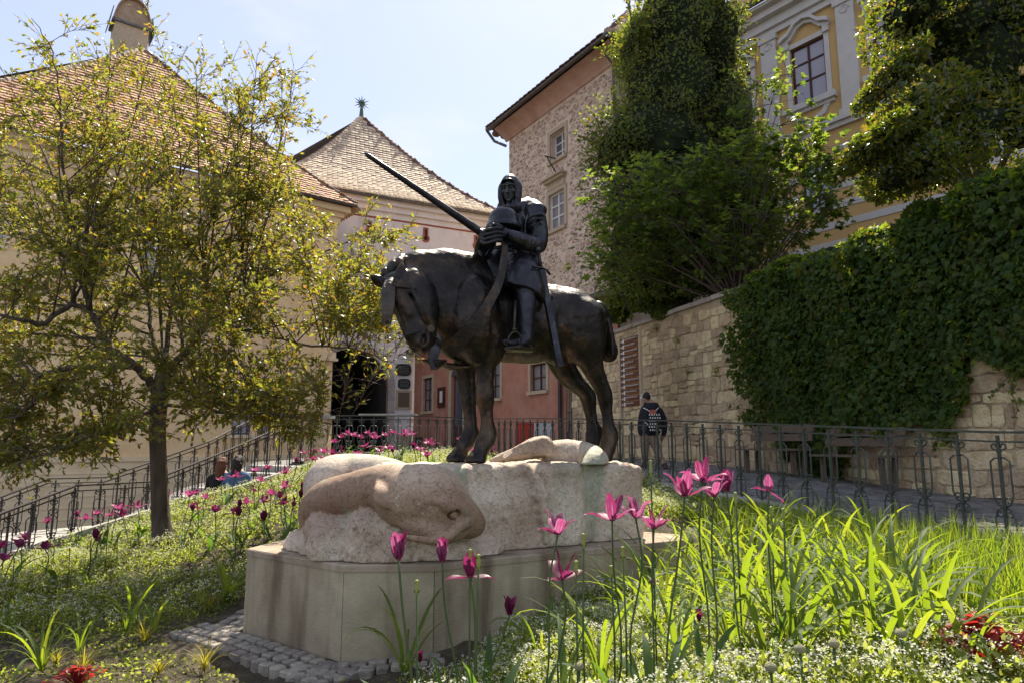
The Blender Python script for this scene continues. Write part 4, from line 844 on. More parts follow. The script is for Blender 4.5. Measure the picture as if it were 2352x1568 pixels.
# ============================================================ plinth and cobbles
M['bronze'] = None
def bronze(name, a, b, c, rough=.38):
    m, n, l, p = nt(name); tc = n.new('ShaderNodeTexCoord'); ns = n.new('ShaderNodeTexNoise'); ns.inputs['Scale'].default_value = 3.2; ns.inputs['Detail'].default_value = 9; ns.inputs['Roughness'].default_value = .68
    l.new(tc.outputs['Object'], ns.inputs['Vector']); r = ramp(n, [a, b, c], [.35, .52, .7]); l.new(ns.outputs[0], r.inputs[0])
    mp = n.new('ShaderNodeMapping'); mp.inputs['Scale'].default_value = (7, 7, 1.1); nv = n.new('ShaderNodeTexNoise'); nv.inputs['Scale'].default_value = 2.2; nv.inputs['Detail'].default_value = 8; nv.inputs['Roughness'].default_value = .7; rv = ramp(n, [(0, 0, 0), (.55, .55, .55)], [.56, .74]); l.new(tc.outputs['Object'], mp.inputs[0]); l.new(mp.outputs[0], nv.inputs['Vector']); l.new(nv.outputs[0], rv.inputs[0]); mv = n.new('ShaderNodeMixRGB'); mv.inputs[2].default_value = (.075, .105, .085, 1); l.new(rv.outputs[0], mv.inputs[0]); l.new(r.outputs[0], mv.inputs[1])
    ng = n.new('ShaderNodeTexNoise'); ng.inputs['Scale'].default_value = 38; ng.inputs['Detail'].default_value = 3; rg = ramp(n, [(0, 0, 0), (.35, .35, .35)], [.70, .78]); l.new(tc.outputs['Object'], ng.inputs['Vector']); l.new(ng.outputs[0], rg.inputs[0]); mg = n.new('ShaderNodeMixRGB'); mg.inputs[2].default_value = (.28, .27, .23, 1); l.new(rg.outputs[0], mg.inputs[0]); l.new(mv.outputs[0], mg.inputs[1]); l.new(mg.outputs[0], p.inputs['Base Color'])
    n2 = n.new('ShaderNodeTexNoise'); n2.inputs['Scale'].default_value = 9; n2.inputs['Detail'].default_value = 8; l.new(tc.outputs['Object'], n2.inputs['Vector']); mr = n.new('ShaderNodeMapRange'); mr.inputs[1].default_value = .3; mr.inputs[2].default_value = .7; mr.inputs[3].default_value = rough-.14; mr.inputs[4].default_value = rough+.16
    l.new(n2.outputs[0], mr.inputs[0]); l.new(mr.outputs[0], p.inputs['Roughness']); p.inputs['Metallic'].default_value = .75; p.inputs['Specular IOR Level'].default_value = .5
    n3 = n.new('ShaderNodeTexNoise'); n3.inputs['Scale'].default_value = 26; n3.inputs['Detail'].default_value = 6; l.new(tc.outputs['Object'], n3.inputs['Vector']); b = n.new('ShaderNodeBump'); b.inputs['Strength'].default_value = .45; b.inputs['Distance'].default_value = .012; l.new(n3.outputs[0], b.inputs['Height']); l.new(b.outputs[0], p.inputs['Normal']); return m
M['bronze'] = bronze('bronze', (.014, .013, .013), (.034, .028, .024), (.12, .072, .04)); M['bronze_k'] = bronze('blued_bronze', (.017, .017, .021), (.038, .038, .046), (.10, .095, .095), .34); M['bronze_f'] = bronze('bronze_face', (.035, .04, .038), (.06, .066, .062), (.09, .095, .085), .36); M['bronze_hair'] = bronze('bronze_hair', (.025, .021, .018), (.055, .045, .036), (.10, .082, .065), .42)
TZ = .655
top = [atZ(*p, TZ)[:2] for p in (c3(102, 590), c3(585, 672), c3(1042, 668), c3(2292, 545))]
bk = np.array([.88, .47])/np.linalg.norm([.88, .47]); nb = np.array([-bk[1], bk[0]])
p4 = top[3]+np.array((.05, .35)); p5 = p4+nb*1.0-bk*.5; p6 = top[0]+nb*.9+bk*.75
PL = [np.array(q) for q in (*top, p4, p5, p6)]
def build_plinth():
    root = empty('plinth', (*(sum(PL)/len(PL)), 0), 'angular beige stone plinth with stained sides under the boulder', 'plinth'); n = len(PL); c = sum(PL)/n
    S = [c+(q-c)*(1-.012/np.linalg.norm(q-c)) for q in PL]
    core = MB(); I = [c+(q-c)*.95 for q in PL]; core.add([(*q, -.5) for q in I]+[(*q, TZ-.05) for q in I], [[i, (i+1) % n, n+(i+1) % n, n+i] for i in range(n)]+[[n+i for i in range(n)]]); obj('core', core.out(), M['grout'], root)
    for i in range(n):
        a, b = S[i], S[(i+1) % n]; L = np.linalg.norm(b-a); d = (b-a)/L; nn = np.array([d[1], -d[0]]); k = max(1, int(round(L/2.2)))
        for j in range(k):
            p, q = a+(b-a)*j/k+d*.003, a+(b-a)*(j+1)/k-d*.003; mid = (p+q)/2-nn*.06
            obj('side_slab', MB().box((*mid, (TZ-.045-.5)/2), (np.linalg.norm(q-p), .12, TZ-.045+.5), ((*d, 0), (*nn, 0), UZ)).out(), M['plinth'], root)
    cap = MB(); e = .008; T = PL; T2 = [c+(q-c)*(1-e/np.linalg.norm(q-c)) for q in T]; cap.add([(*q, TZ-.045) for q in T]+[(*q, TZ-e) for q in T]+[(*q, TZ) for q in T2], [[i, (i+1) % n, n+(i+1) % n, n+i] for i in range(n)]+[[n+i, n+(i+1) % n, 2*n+(i+1) % n, 2*n+i] for i in range(n)]+[[2*n+i for i in range(n)], list(range(n))[::-1]]); obj('cap_slab', cap.out(), M['plinth'], root)
M['plinthcap'] = mat('plinth_cap', [(.30, .24, .17), (.42, .35, .26), (.50, .43, .33)], 5, .8, bump=.6, bscale=50)
build_plinth()
def cobbles():
    root = empty('cobbled_edging', (PL[0][0], PL[0][1], 0), kind='structure'); r = random.Random(5); done = 0
    for i in (6, 0, 1):
        a, b = PL[i], PL[(i+1) % 7]; L = np.linalg.norm(b-a); d = (b-a)/L; nn = np.array([d[1], -d[0]])
        for row in range({6: 3, 0: 3, 1: 2}[i]):
            x = -.5 if i == 0 else -.3
            while x < L+(.2 if i == 0 else .05):
                w = r.uniform(.08, .15); c = a+d*(x+w/2)+nn*(.06+row*.105); z = float(bedz(c[0], c[1]))+.025
                g = stone_geo([(-w/2, -.05), (w/2, -.05), (w/2, .05), (-w/2, .05)], np.array([c[0], c[1], z]), np.array((*d, 0)), np.array((*nn, 0)), UZ, .008, r.uniform(.01, .02), .06, r); x += w
                if done < 290: obj('cobble', g, M['cobble'], root); done += 1
cobbles()
# ============================================================ dragon boulder
def marble(name, c0, c1_, c2, crk):
    m, n, l, p = nt(name); tc = n.new('ShaderNodeTexCoord'); ns = n.new('ShaderNodeTexNoise'); ns.inputs['Scale'].default_value = 1.6; ns.inputs['Detail'].default_value = 8; l.new(tc.outputs['Object'], ns.inputs['Vector'])
    r = ramp(n, [c0, c1_, c2], [.36, .5, .64]); l.new(ns.outputs[0], r.inputs[0])
    vo = n.new('ShaderNodeTexVoronoi'); vo.feature = 'DISTANCE_TO_EDGE'; vo.inputs['Scale'].default_value = 17; nz = n.new('ShaderNodeTexNoise'); nz.inputs['Scale'].default_value = 9; nz.inputs['Detail'].default_value = 4; l.new(tc.outputs['Object'], nz.inputs['Vector'])
    mx = n.new('ShaderNodeMixRGB'); mx.blend_type = 'ADD'; mx.inputs[0].default_value = .34; l.new(tc.outputs['Object'], mx.inputs[1]); l.new(nz.outputs['Color'], mx.inputs[2]); l.new(mx.outputs[0], vo.inputs['Vector'])
    cr = ramp(n, [(.0, .0, .0), (1, 1, 1)], [.0, .034]); l.new(vo.outputs[0], cr.inputs[0]); m2 = n.new('ShaderNodeMixRGB'); m2.blend_type = 'MULTIPLY'; m2.inputs[0].default_value = crk; l.new(r.outputs[0], m2.inputs[1]); l.new(cr.outputs[0], m2.inputs[2])
    n4 = n.new('ShaderNodeTexNoise'); mp = n.new('ShaderNodeMapping'); mp.inputs['Scale'].default_value = (1.4, 1.4, .22); n4.inputs['Scale'].default_value = 2.6; l.new(tc.outputs['Object'], mp.inputs[0]); l.new(mp.outputs[0], n4.inputs['Vector']); r4 = ramp(n, [(0, 0, 0), (1, 1, 1)], [.55, .66]); l.new(n4.outputs[0], r4.inputs[0])
    m5 = n.new('ShaderNodeMath'); m5.operation = 'MULTIPLY'; m5.inputs[1].default_value = .62; l.new(r4.outputs[0], m5.inputs[0]); m4 = n.new('ShaderNodeMixRGB'); m4.inputs[2].default_value = (.24, .29, .20, 1); l.new(m5.outputs[0], m4.inputs[0]); l.new(m2.outputs[0], m4.inputs[1]); l.new(m4.outputs[0], p.inputs['Base Color']); p.inputs['Roughness'].default_value = .72
    n6 = n.new('ShaderNodeTexNoise'); n6.inputs['Scale'].default_value = 30; n6.inputs['Detail'].default_value = 8; l.new(tc.outputs['Object'], n6.inputs['Vector']); ad = n.new('ShaderNodeMath'); ad.operation = 'MULTIPLY_ADD'; ad.inputs[1].default_value = .8; l.new(n6.outputs[0], ad.inputs[0]); l.new(cr.outputs[0], ad.inputs[2])
    b = n.new('ShaderNodeBump'); b.inputs['Strength'].default_value = .6; b.inputs['Distance'].default_value = .010; l.new(ad.outputs[0], b.inputs['Height']); l.new(b.outputs[0], p.inputs['Normal']); return m
M['marble'] = marble('crackled_marble', (.38, .275, .20), (.52, .42, .32), (.62, .53, .42), .62); M['marble_dark'] = marble('brown_marble', (.25, .15, .095), (.35, .24, .16), (.47, .36, .26), .55)
PHI = R(28); SH = np.array([-math.cos(PHI), -math.sin(PHI), 0.]); SLf = np.array([math.sin(PHI), -math.cos(PHI), 0.]); SO = np.array([.30, 5.98, 1.307])
def P3(uv, yl): return atP(uv[0], uv[1], SO+SLf*yl, SLf)
def A(x, y, yl=0.): return P3(c1(x, y), yl)
def G(x, y, yl=0.): return P3(cL(x, y), yl)
def B(x, y, yl=0.): return P3(c3(x, y), yl)
AX = [SH, SLf, UZ]
def dragon():
    root = empty('dragon_boulder', (SO[0], SO[1], TZ), 'pinkish marble boulder carved as a slain dragon with head and tail, lying on the plinth', 'sculpture')
    s = SDF((-2.7, 4.2, .6), (2.6, 8.2, 1.75), .0125)
    def blk(x0, x1, yt, y0, y1, rd=.09, k=.06):
        p0, p1 = B(x0, yt, y1), B(x1, yt, y1); c = (p0+p1)/2; zt = B((x0+x1)/2, yt, y1)[2]; zb = TZ-.1; c = c-SLf*(y1-y0)/2; c[2] = (zt+zb)/2; s.rbox(c, (np.linalg.norm((p1-p0)[:2])/2, (y1-y0)/2, (zt-zb)/2), AX, rd, k)
    blk(860, 2060, 165, -.55, .33, .07); blk(900, 1800, 300, -.5, .40, .12, .10); blk(1830, 2092, 172, -.45, .33, .06, .012)
    s.plane((0, 0, 1.312), UZ, .02)
    s.cone(B(1800, 165, 0.31), B(1835, 640, 0.41), .012, .02, .02, op='cut'); s.chain([B(1470, 160, 0.33), B(1520, 300, 0.41), B(1560, 420, 0.43), B(1550, 620, 0.45)], [.018, .022, .022, .014], .035, n=4, op='cut'); s.chain([B(1500, 170, 0.31), B(1580, 330, 0.41), B(1600, 560, 0.43)], [.01, .03, .01], .06, n=4)
    s.noise(.020, 5, 5, 3); s.noise(.005, 26, 3, 13)
    # broad coil behind, flat and sunlit on top
    s.chain([B(540, 330, -.55), B(530, 262, -.60), B(620, 240, -.62), B(740, 228, -.5), B(850, 235, -.4)], [.21, .21, .20, .17, .14], .02, n=4)
    # the rough rock the head lies on
    r = SDF(s.lo, s.lo+(s.n-1)*s.res, s.res)
    for x, y, ty, rx, ry, kind in ((395, 608, 475, .25, .26, 0), (560, 645, 400, .34, .34, 1), (740, 655, 372, .36, .36, 1), (900, 655, 430, .36, .34, 1), (1060, 650, 505, .34, .32, 0), (1210, 632, 560, .2, .22, 0), (480, 630, 450, .26, .3, 0)):
        c = atZ(*c3(x, y), TZ)+np.array((.02, ry*.97, 0)); zt = atY(*c3(x, ty), c[1]-.05)[2]; hz = (zt-TZ+.12)/2; c[2] = TZ-.12+hz
        if kind: r.rbox(c, (rx, ry, hz), AX, .13, .07)
        else: c[2] = TZ; r.ell(c, (rx, ry, (zt-TZ)), AX, .07)
    r.noise(.036, 5.5, 5, 9); r.noise(.007, 24, 3, 19); s.d = np.minimum(s.d, r.d)
    # neck: a smooth band rising out of the coil and arching over into the head
    n = SDF(s.lo, s.lo+(s.n-1)*s.res, s.res); FL = (UZ, 1.0)
    n.chain([B(520, 560, -.38), B(498, 470, -.34), B(482, 400, -.26), B(535, 350, -.10), B(640, 318, .10), B(760, 292, .28), B(870, 292, .42)], [.17, .17, .165, .16, .15, .16, .17], .02, n=5)
    n.ell(B(985, 335, 0.48), (.34, .24, .235), AX, .05); n.chain([B(1000, 335, 0.52), B(1090, 385, 0.56), B(1175, 435, 0.58), B(1235, 468, 0.58)], [.22, .175, .125, .082], .04, n=4)
    n.chain([B(900, 440, 0.58), B(1000, 490, 0.64), B(1100, 515, 0.68), B(1180, 505, 0.68)], [.06, .075, .06, .045], .02, n=4)
    n.chain([B(855, 405, 0.68), B(930, 450, 0.74), B(1040, 482, 0.78), B(1130, 478, 0.78), B(1180, 462, 0.76)], [.016, .028, .030, .026, .014], .010, n=4, op='cut')
    n.chain([B(1040, 350, 0.71), B(1100, 372, 0.74), B(1160, 385, 0.73), B(1215, 420, 0.71)], [.02, .035, .032, .014], .03, n=4)
    n.ell(B(1140, 418, 0.735), (.048, .046, .040), None, .006, 'cut'); n.ell(B(1140, 418, 0.725), (.032, .032, .030), None, .004); n.ell(B(1140, 418, 0.765), (.012, .012, .012), None, .004, 'cut')
    n.chain([B(1215, 448, 0.68), B(1165, 480, 0.75), B(1110, 528, 0.78), B(1040, 548, 0.76), B(950, 540, 0.73), B(860, 522, 0.71)], [.05, .04, .036, .030, .020, .008], .010, n=5)
    for k in range(7): x = 760+k*17; n.chain([B(x-4, 250, 0.46), B(x-10, 290, 0.56), B(x-4, 340, 0.61), B(x+12, 385, 0.61)], [.004, .007, .007, .004], .03, n=3)
    n.cone(B(1020, 232, 0.5), B(1078, 262, 0.52), .05, .02, .04); n.ell(B(1255, 470, 0.64), (.02, .02, .014), None, .008)
    for k in range(4): n.chain([B(880+k*28, 415+k*8, 0.7), B(930+k*30, 380, 0.74), B(990+k*30, 390, 0.76)], [.006, .012, .006], .012, n=3, op='cut')
    n.noise(.004, 12, 3, 5)
    h = np.clip(.5+.5*(s.d-n.d)/.012, 0, 1); s.d = s.d*(1-h)+n.d*h-.012*h*(1-h)
    s.plane((0, 0, TZ+.003), -UZ)
    V, F = s.mesh(); bo = obj('boulder', (V, F), M['marble'], root, True); bo.data.materials.append(M['marble_dark']); fc = V[F].mean(1); ii = np.clip(np.round((fc-n.lo)/n.res).astype(int), 0, n.n-1); bo.data.polygons.foreach_set('material_index', (n.d[ii[:, 0], ii[:, 1], ii[:, 2]] < .006).astype(np.int32)); bo.data.update()
    t = SDF((-.6, 4.8, 1.24), (2.4, 7.4, 1.9), .011)
    t.chain([B(1330, 150, -.25), B(1420, 128, -.22), B(1520, 95, -.15), B(1590, 75, -.12)], [.02, .045, .075, .085], .03, n=4)
    for k in range(5): t.chain([B(1390, 140-k*4, .05-.02*k), B(1480, 112-k*8, .06), B(1575, 100-k*11, .05), B(1612, 112-k*12, .04)], [.010, .026, .042, .03], .010, n=3)
    t.chain([B(1635, 125, -.15), B(1700, 122, -.12), B(1780, 128, -.05), B(1830, 145, .12), B(1845, 165, .30), B(1800, 195, .34)], [.118, .125, .12, .115, .10, .06], .03, n=5)
    t.plane((0, 0, 1.29), -UZ); t.noise(.004, 20, 2, 8); V, F = t.mesh(); obj('tail', (V, F), M['marble'], root, True)
dragon()
# ============================================================ horse and knight
ST_ = empty('equestrian_statue', SO, 'dark bronze statue of a knight on a horse holding helmet and lance, head bowed', 'statue')
def horse():
    s = SDF((-1.75, 4.3, 1.28), (1.85, 7.3, 3.3), .0135); W = (SLf, .82)
    s.chain([A(860, 1170), A(1050, 1225), A(1250, 1250), A(1430, 1240), A(1550, 1245)], [.315, .332, .332, .305, .275], .05, W, n=3)
    s.ell(A(1565, 1225, .12), (.24, .19, .265), AX, .06); s.ell(A(1560, 1215, -.12), (.24, .19, .26), AX, .06); s.ell(A(1630, 1330, .16), (.2, .18, .28), AX, .06)
    s.ell(A(790, 1260, .04), (.22, .29, .30), AX, .06); s.ell(A(880, 1220, .2), (.2, .17, .36), AX, .06); s.ell(A(960, 1380, .17), (.17, .15, .22), AX, .06)
    s.chain([A(920, 1090), A(800, 1020), A(660, 965), A(540, 935, .01), A(440, 915, .03)], [.315, .275, .225, .175, .125], .06, (SLf, .62), n=4)
    s.chain([A(760, 1230, .05), A(650, 1120, .06), A(560, 1010, .08)], [.24, .19, .14], .06, (SLf, .7), n=3)
    # head, turned to the viewer
    s.chain([A(345, 985, .12), A(385, 1080, .16), A(435, 1210, .20), A(480, 1330, .23), A(505, 1385, .23)], [.115, .115, .09, .078, .075], .03, n=4)
    s.chain([A(430, 960, .10), A(480, 1060, .12), A(510, 1150, .15), A(530, 1260, .18), A(545, 1370, .2)], [.12, .135, .115, .08, .065], .04, n=4)
    s.chain([A(285, 960, .14), A(330, 1080, .2), A(390, 1220, .23), A(440, 1340, .25)], [.055, .05, .045, .05], .03, n=3)
    s.ell(A(505, 1395, .26), (.07, .07, .06), None, .03); s.cone(A(530, 1355, .31), A(520, 1385, .315), .022, .018, .01, op='cut'); s.chain([A(548, 1335, .285), A(556, 1370, .29), A(540, 1400, .30)], [.014, .018, .012], .012, n=3)
    s.cone(A(455, 1428, .28), A(560, 1420, .2), .007, .007, .008, op='cut'); s.ell(A(500, 1438, .24), (.055, .05, .03), None, .02)
    s.chain([A(395, 1030, .26), A(440, 1035, .25), A(470, 1075, .24)], [.022, .03, .018], .025, n=3); s.ell(A(425, 1068, .262), (.03, .02, .024), None, .01, 'cut'); s.ell(A(425, 1068, .252), (.024, .024, .02), None, .006)
    s.chain([A(470, 1130, .25), A(450, 1230, .27), A(440, 1300, .28)], [.018, .02, .012], .025, n=3); s.cone(A(350, 1000, .24), A(420, 1190, .29), .02, .02, .03)
    # ears
    s.chain([A(255, 975, .10), A(205, 950, .10), A(158, 922, .12)], [.035, .04, .01], .015, n=3); s.cone(A(225, 965, .155), A(180, 940, .16), .018, .012, .006, op='cut')
    s.chain([A(350, 975, .18), A(362, 905, .19), A(382, 822, .19)], [.036, .04, .008], .015, n=3); s.cone(A(352, 940, .23), A(370, 870, .225), .017, .012, .006, op='cut')
    # legs
    def leg(pts, k=.03, flat=None): s.chain([G(x, y, z) for x, y, z, r in pts], [r*.93 for *_, r in pts], k, flat, n=3)
    leg([(1040, 60, .19, .125), (1045, 180, .19, .098), (1050, 320, .18, .075), (1048, 440, .18, .062), (1050, 510, .18, .066), (1050, 560, .18, .06), (1058, 640, .18, .047), (1065, 740, .18, .045), (1072, 810, .18, .062), (1050, 870, .19, .062), (1020, 920, .2, .062)])
    leg([(900, 120, -.15, .12), (895, 250, -.16, .095), (905, 380, -.17, .072), (918, 480, -.17, .062), (925, 545, -.17, .062), (930, 640, -.17, .047), (938, 730, -.17, .045), (935, 810, -.17, .06), (910, 860, -.17, .06), (880, 910, -.16, .06)])
    leg([(1800, -60, .17, .22), (1830, 100, .19, .165), (1850, 230, .19, .115), (1890, 350, .19, .085), (1945, 460, .18, .068), (1968, 530, .18, .062), (1980, 620, .18, .050), (1990, 730, .18, .048), (2003, 820, .18, .064), (1995, 890, .18, .062), (1980, 940, .18, .064)])
    leg([(1640, -20, -.17, .22), (1620, 180, -.18, .155), (1655, 310, -.18, .115), (1730, 410, -.18, .085), (1825, 500, -.18, .068), (1840, 560, -.18, .06), (1855, 640, -.18, .05), (1868, 730, -.18, .048), (1880, 800, -.18, .062), (1872, 870, -.18, .062), (1858, 930, -.18, .062)])
    s.ell(G(1075, 800, .16), (.06, .045, .09), AX, .03); s.ell(G(960, 830, -.19), (.06, .045, .09), AX, .03); s.ell(G(2025, 820, .17), (.055, .045, .09), AX, .03); s.ell(G(1905, 800, -.19), (.055, .045, .09), AX, .03)
    for x, y, yl in ((1000, 980, .2), (850, 975, -.16), (1970, 985, .18), (1850, 975, -.18)):
        c = G(x, y, yl); c0 = c.copy(); c0[2] = 1.37; b = c+SH*.02; b[2] = 1.325; s.cone(c0, b, .07, .09, .02)
    s.chain([A(1420, 1480, .1), A(1480, 1500, .05), A(1540, 1490, .0)], [.05, .05, .05], .05, n=2)
    # tail
    s.chain([A(1740, 1150), A(1790, 1230), A(1805, 1310), A(1808, 1380), A(1815, 1440), A(1812, 1475)], [.07, .045, .05, .06, .075, .065], .02, (SLf, 1.1), n=4)
    for k in range(5): a = .05*(k-2); s.chain([A(1785+6*k, 1240, a), A(1800+8*k, 1360, a), A(1802+9*k, 1480, a)], [.02, .028, .022], .012, n=3)
    # muscle creases
    s.chain([A(720, 1000, .24), A(690, 1150, .26), A(720, 1300, .26)], [.01, .014, .01], .03, n=3, op='cut'); s.chain([A(1500, 1150, .3), A(1480, 1300, .3), A(1520, 1430, .28)], [.012, .02, .012], .05, n=3, op='cut'); s.chain([A(1010, 1260, .36), A(1020, 1400, .35), A(980, 1490, .31)], [.006, .012, .006], .05, n=3, op='cut')
    s.chain([A(500, 980, .2), A(540, 1090, .22), A(590, 1180, .22)], [.008, .012, .01], .03, n=3, op='cut')
    s.noise(.006, 9, 3, 4); s.plane((0, 0, 1.309), -UZ); V, F = s.mesh(); h = obj('horse', (V, F), M['bronze'], ST_, True)
    m = SDF((-1.4, 4.5, 2.3), (.4, 6.8, 3.3), .009); XT, YT = [250, 285, 330, 420, 560, 720, 800, 860, 930, 1000], [905, 865, 815, 775, 752, 748, 780, 828, 862, 905]
    m.chain([A(x, np.interp(x, XT, YT)+d, -.02) for x, d in ((1000, 30), (930, 35), (860, 40), (800, 46), (720, 50), (560, 48), (430, 42), (345, 36), (290, 28), (262, 18))], [.035, .04, .046, .055, .058, .056, .05, .042, .034, .02], .02, n=4)
    rr = random.Random(2)
    for k in range(64):
        x = 985-730*k/63; yt = np.interp(x, XT, YT); l = rr.uniform(80, 140) if x > 430 else rr.uniform(25, 50); w_ = rr.uniform(-14, 14)
        m.chain([A(x, yt+10, -.03), A(x-4+w_*.3, yt+8+l*.35, .065), A(x-10+w_, yt+l, .115 if x > 430 else .09)], [.016, .017, .006], .008, n=4)
    for k in range(3): x = 285+k*48; m.chain([A(x, np.interp(x, XT, YT)+2, -.02), A(x-22, np.interp(x, XT, YT)+34, .08), A(x-20, np.interp(x, XT, YT)+75, .10)], [.03, .036, .02], .01, n=3)
    m.noise(.004, 22, 2, 6); V, F = m.mesh(); obj('mane', (V, F), M['bronze'], h, True)
    m = SDF((-1.5, 4.2, 2.0), (-.4, 6.2, 3.1), .0055); rr = random.Random(8)
    m.chain([A(320, 945, .17), A(285, 1000, .25), A(272, 1120, .28), A(268, 1230, .29)], [.03, .034, .03, .022], .012, n=4)
    for k in range(20):
        q = (k % 10)/9-.5; w = -.015*(k//10); m.chain([A(305+q*50, 930, .16), A(283+q*72, 1010, .275+w), A(277+q*70+rr.uniform(-6, 6), 1130, .31+w), A(268+q*58+rr.uniform(-4, 4), 1215+rr.uniform(10, 58)-abs(q)*14, .31+w)], [.010, .0125, .0115, .006], .003, n=4)
    V, F = m.mesh(); obj('forelock', (V, F), M['bronze_hair'], h, True)
    # bridle
    b = MB()
    def strap(pts, w, th=.012, mm=None): Q = bez(pts, 5); b.ribbon(Q, [w]*len(Q), [UZ*.0+SH*.0+np.cross((Q[min(i+1, len(Q)-1)]-Q[max(i-1, 0)]), SLf*.6-np.array((0, .8, 0)))/max(np.linalg.norm(np.cross((Q[min(i+1, len(Q)-1)]-Q[max(i-1, 0)]), SLf*.6-np.array((0, .8, 0)))), 1e-6) for i in range(len(Q))], th)
    strap([A(398, 1318, .335), A(440, 1310, .345), A(500, 1290, .325), A(560, 1262, .27), A(585, 1240, .24)], .035); strap([A(395, 950, .25), A(450, 1030, .29), A(500, 1120, .315), A(540, 1210, .31), A(568, 1275, .28)], .028)
    strap([A(330, 985, .28), A(390, 990, .3), A(440, 1000, .29)], .03); b.lathe([(.03, -.008), (.034, 0), (.03, .008)], A(575, 1290, .29), 12, (SH, UZ, SLf)); b.tube([A(575, 1300, .29), A(600, 1345, .28), A(628, 1370, .26), A(640, 1400, .25)], .008, 6); b.tube([A(515, 1440, .3), A(530, 1460, .3), A(545, 1440, .3)], .006, 6)
    obj('bridle', b.out(), M['bronze'], h)
    b = MB(); Q = bez([A(1098, 600, .24), A(1092, 700, .33), A(1078, 850, .37), A(1045, 980, .39), A(965, 1130, .40), A(860, 1280, .38), A(760, 1390, .33), A(690, 1440, .27)], 6); n = len(Q)
    b.ribbon(Q, list(np.interp(np.arange(n), [0, n*.3, n*.6, n*.8, n-1], [.04, .06, .085, .12, .14])), [(lambda d: np.cross(d, SLf)/np.linalg.norm(np.cross(d, SLf)))(Q[min(i+1, n-1)]-Q[max(i-1, 0)]) for i in range(n)], .014); obj('near_rein', b.out(), M['bronze'], h)
    b = MB(); Q = bez([A(1020, 700, .2), A(960, 790, .1), A(910, 860, -.12), A(850, 900, -.22)], 5); b.ribbon(Q, [.03]*len(Q), SH, .012); obj('far_rein', b.out(), M['bronze_k'], h); b = MB().prism([(0, 0), (.05, -.02), (.085, -.09), (.03, -.30), (0, -.31), (-.03, -.22)], A(585, 1300, .22), -SH, UZ, SLf, -.01, .01); obj('rein_end', b.out(), M['bronze_k'], h)
    t = SDF((-1.3, 4.2, 1.6), (.2, 6.6, 2.1), .009); t.chain([A(700, 1440, .25), A(660, 1480, .22), A(620, 1520, .2), A(600, 1545, .19)], [.04, .05, .045, .03], .02, (SH, .7), n=3); t.chain([A(600, 1520, .2), A(545, 1505, .2), A(505, 1482, .2)], [.025, .02, .012], .02, n=3); t.chain([A(740, 1440, .1), A(680, 1480, .08), A(720, 1520, .0), A(860, 1500, -.05)], [.05, .045, .06, .06], .03, n=3); V, F = t.mesh(); obj('rein_knot', (V, F), M['bronze'], h, True)
    return h
horse()
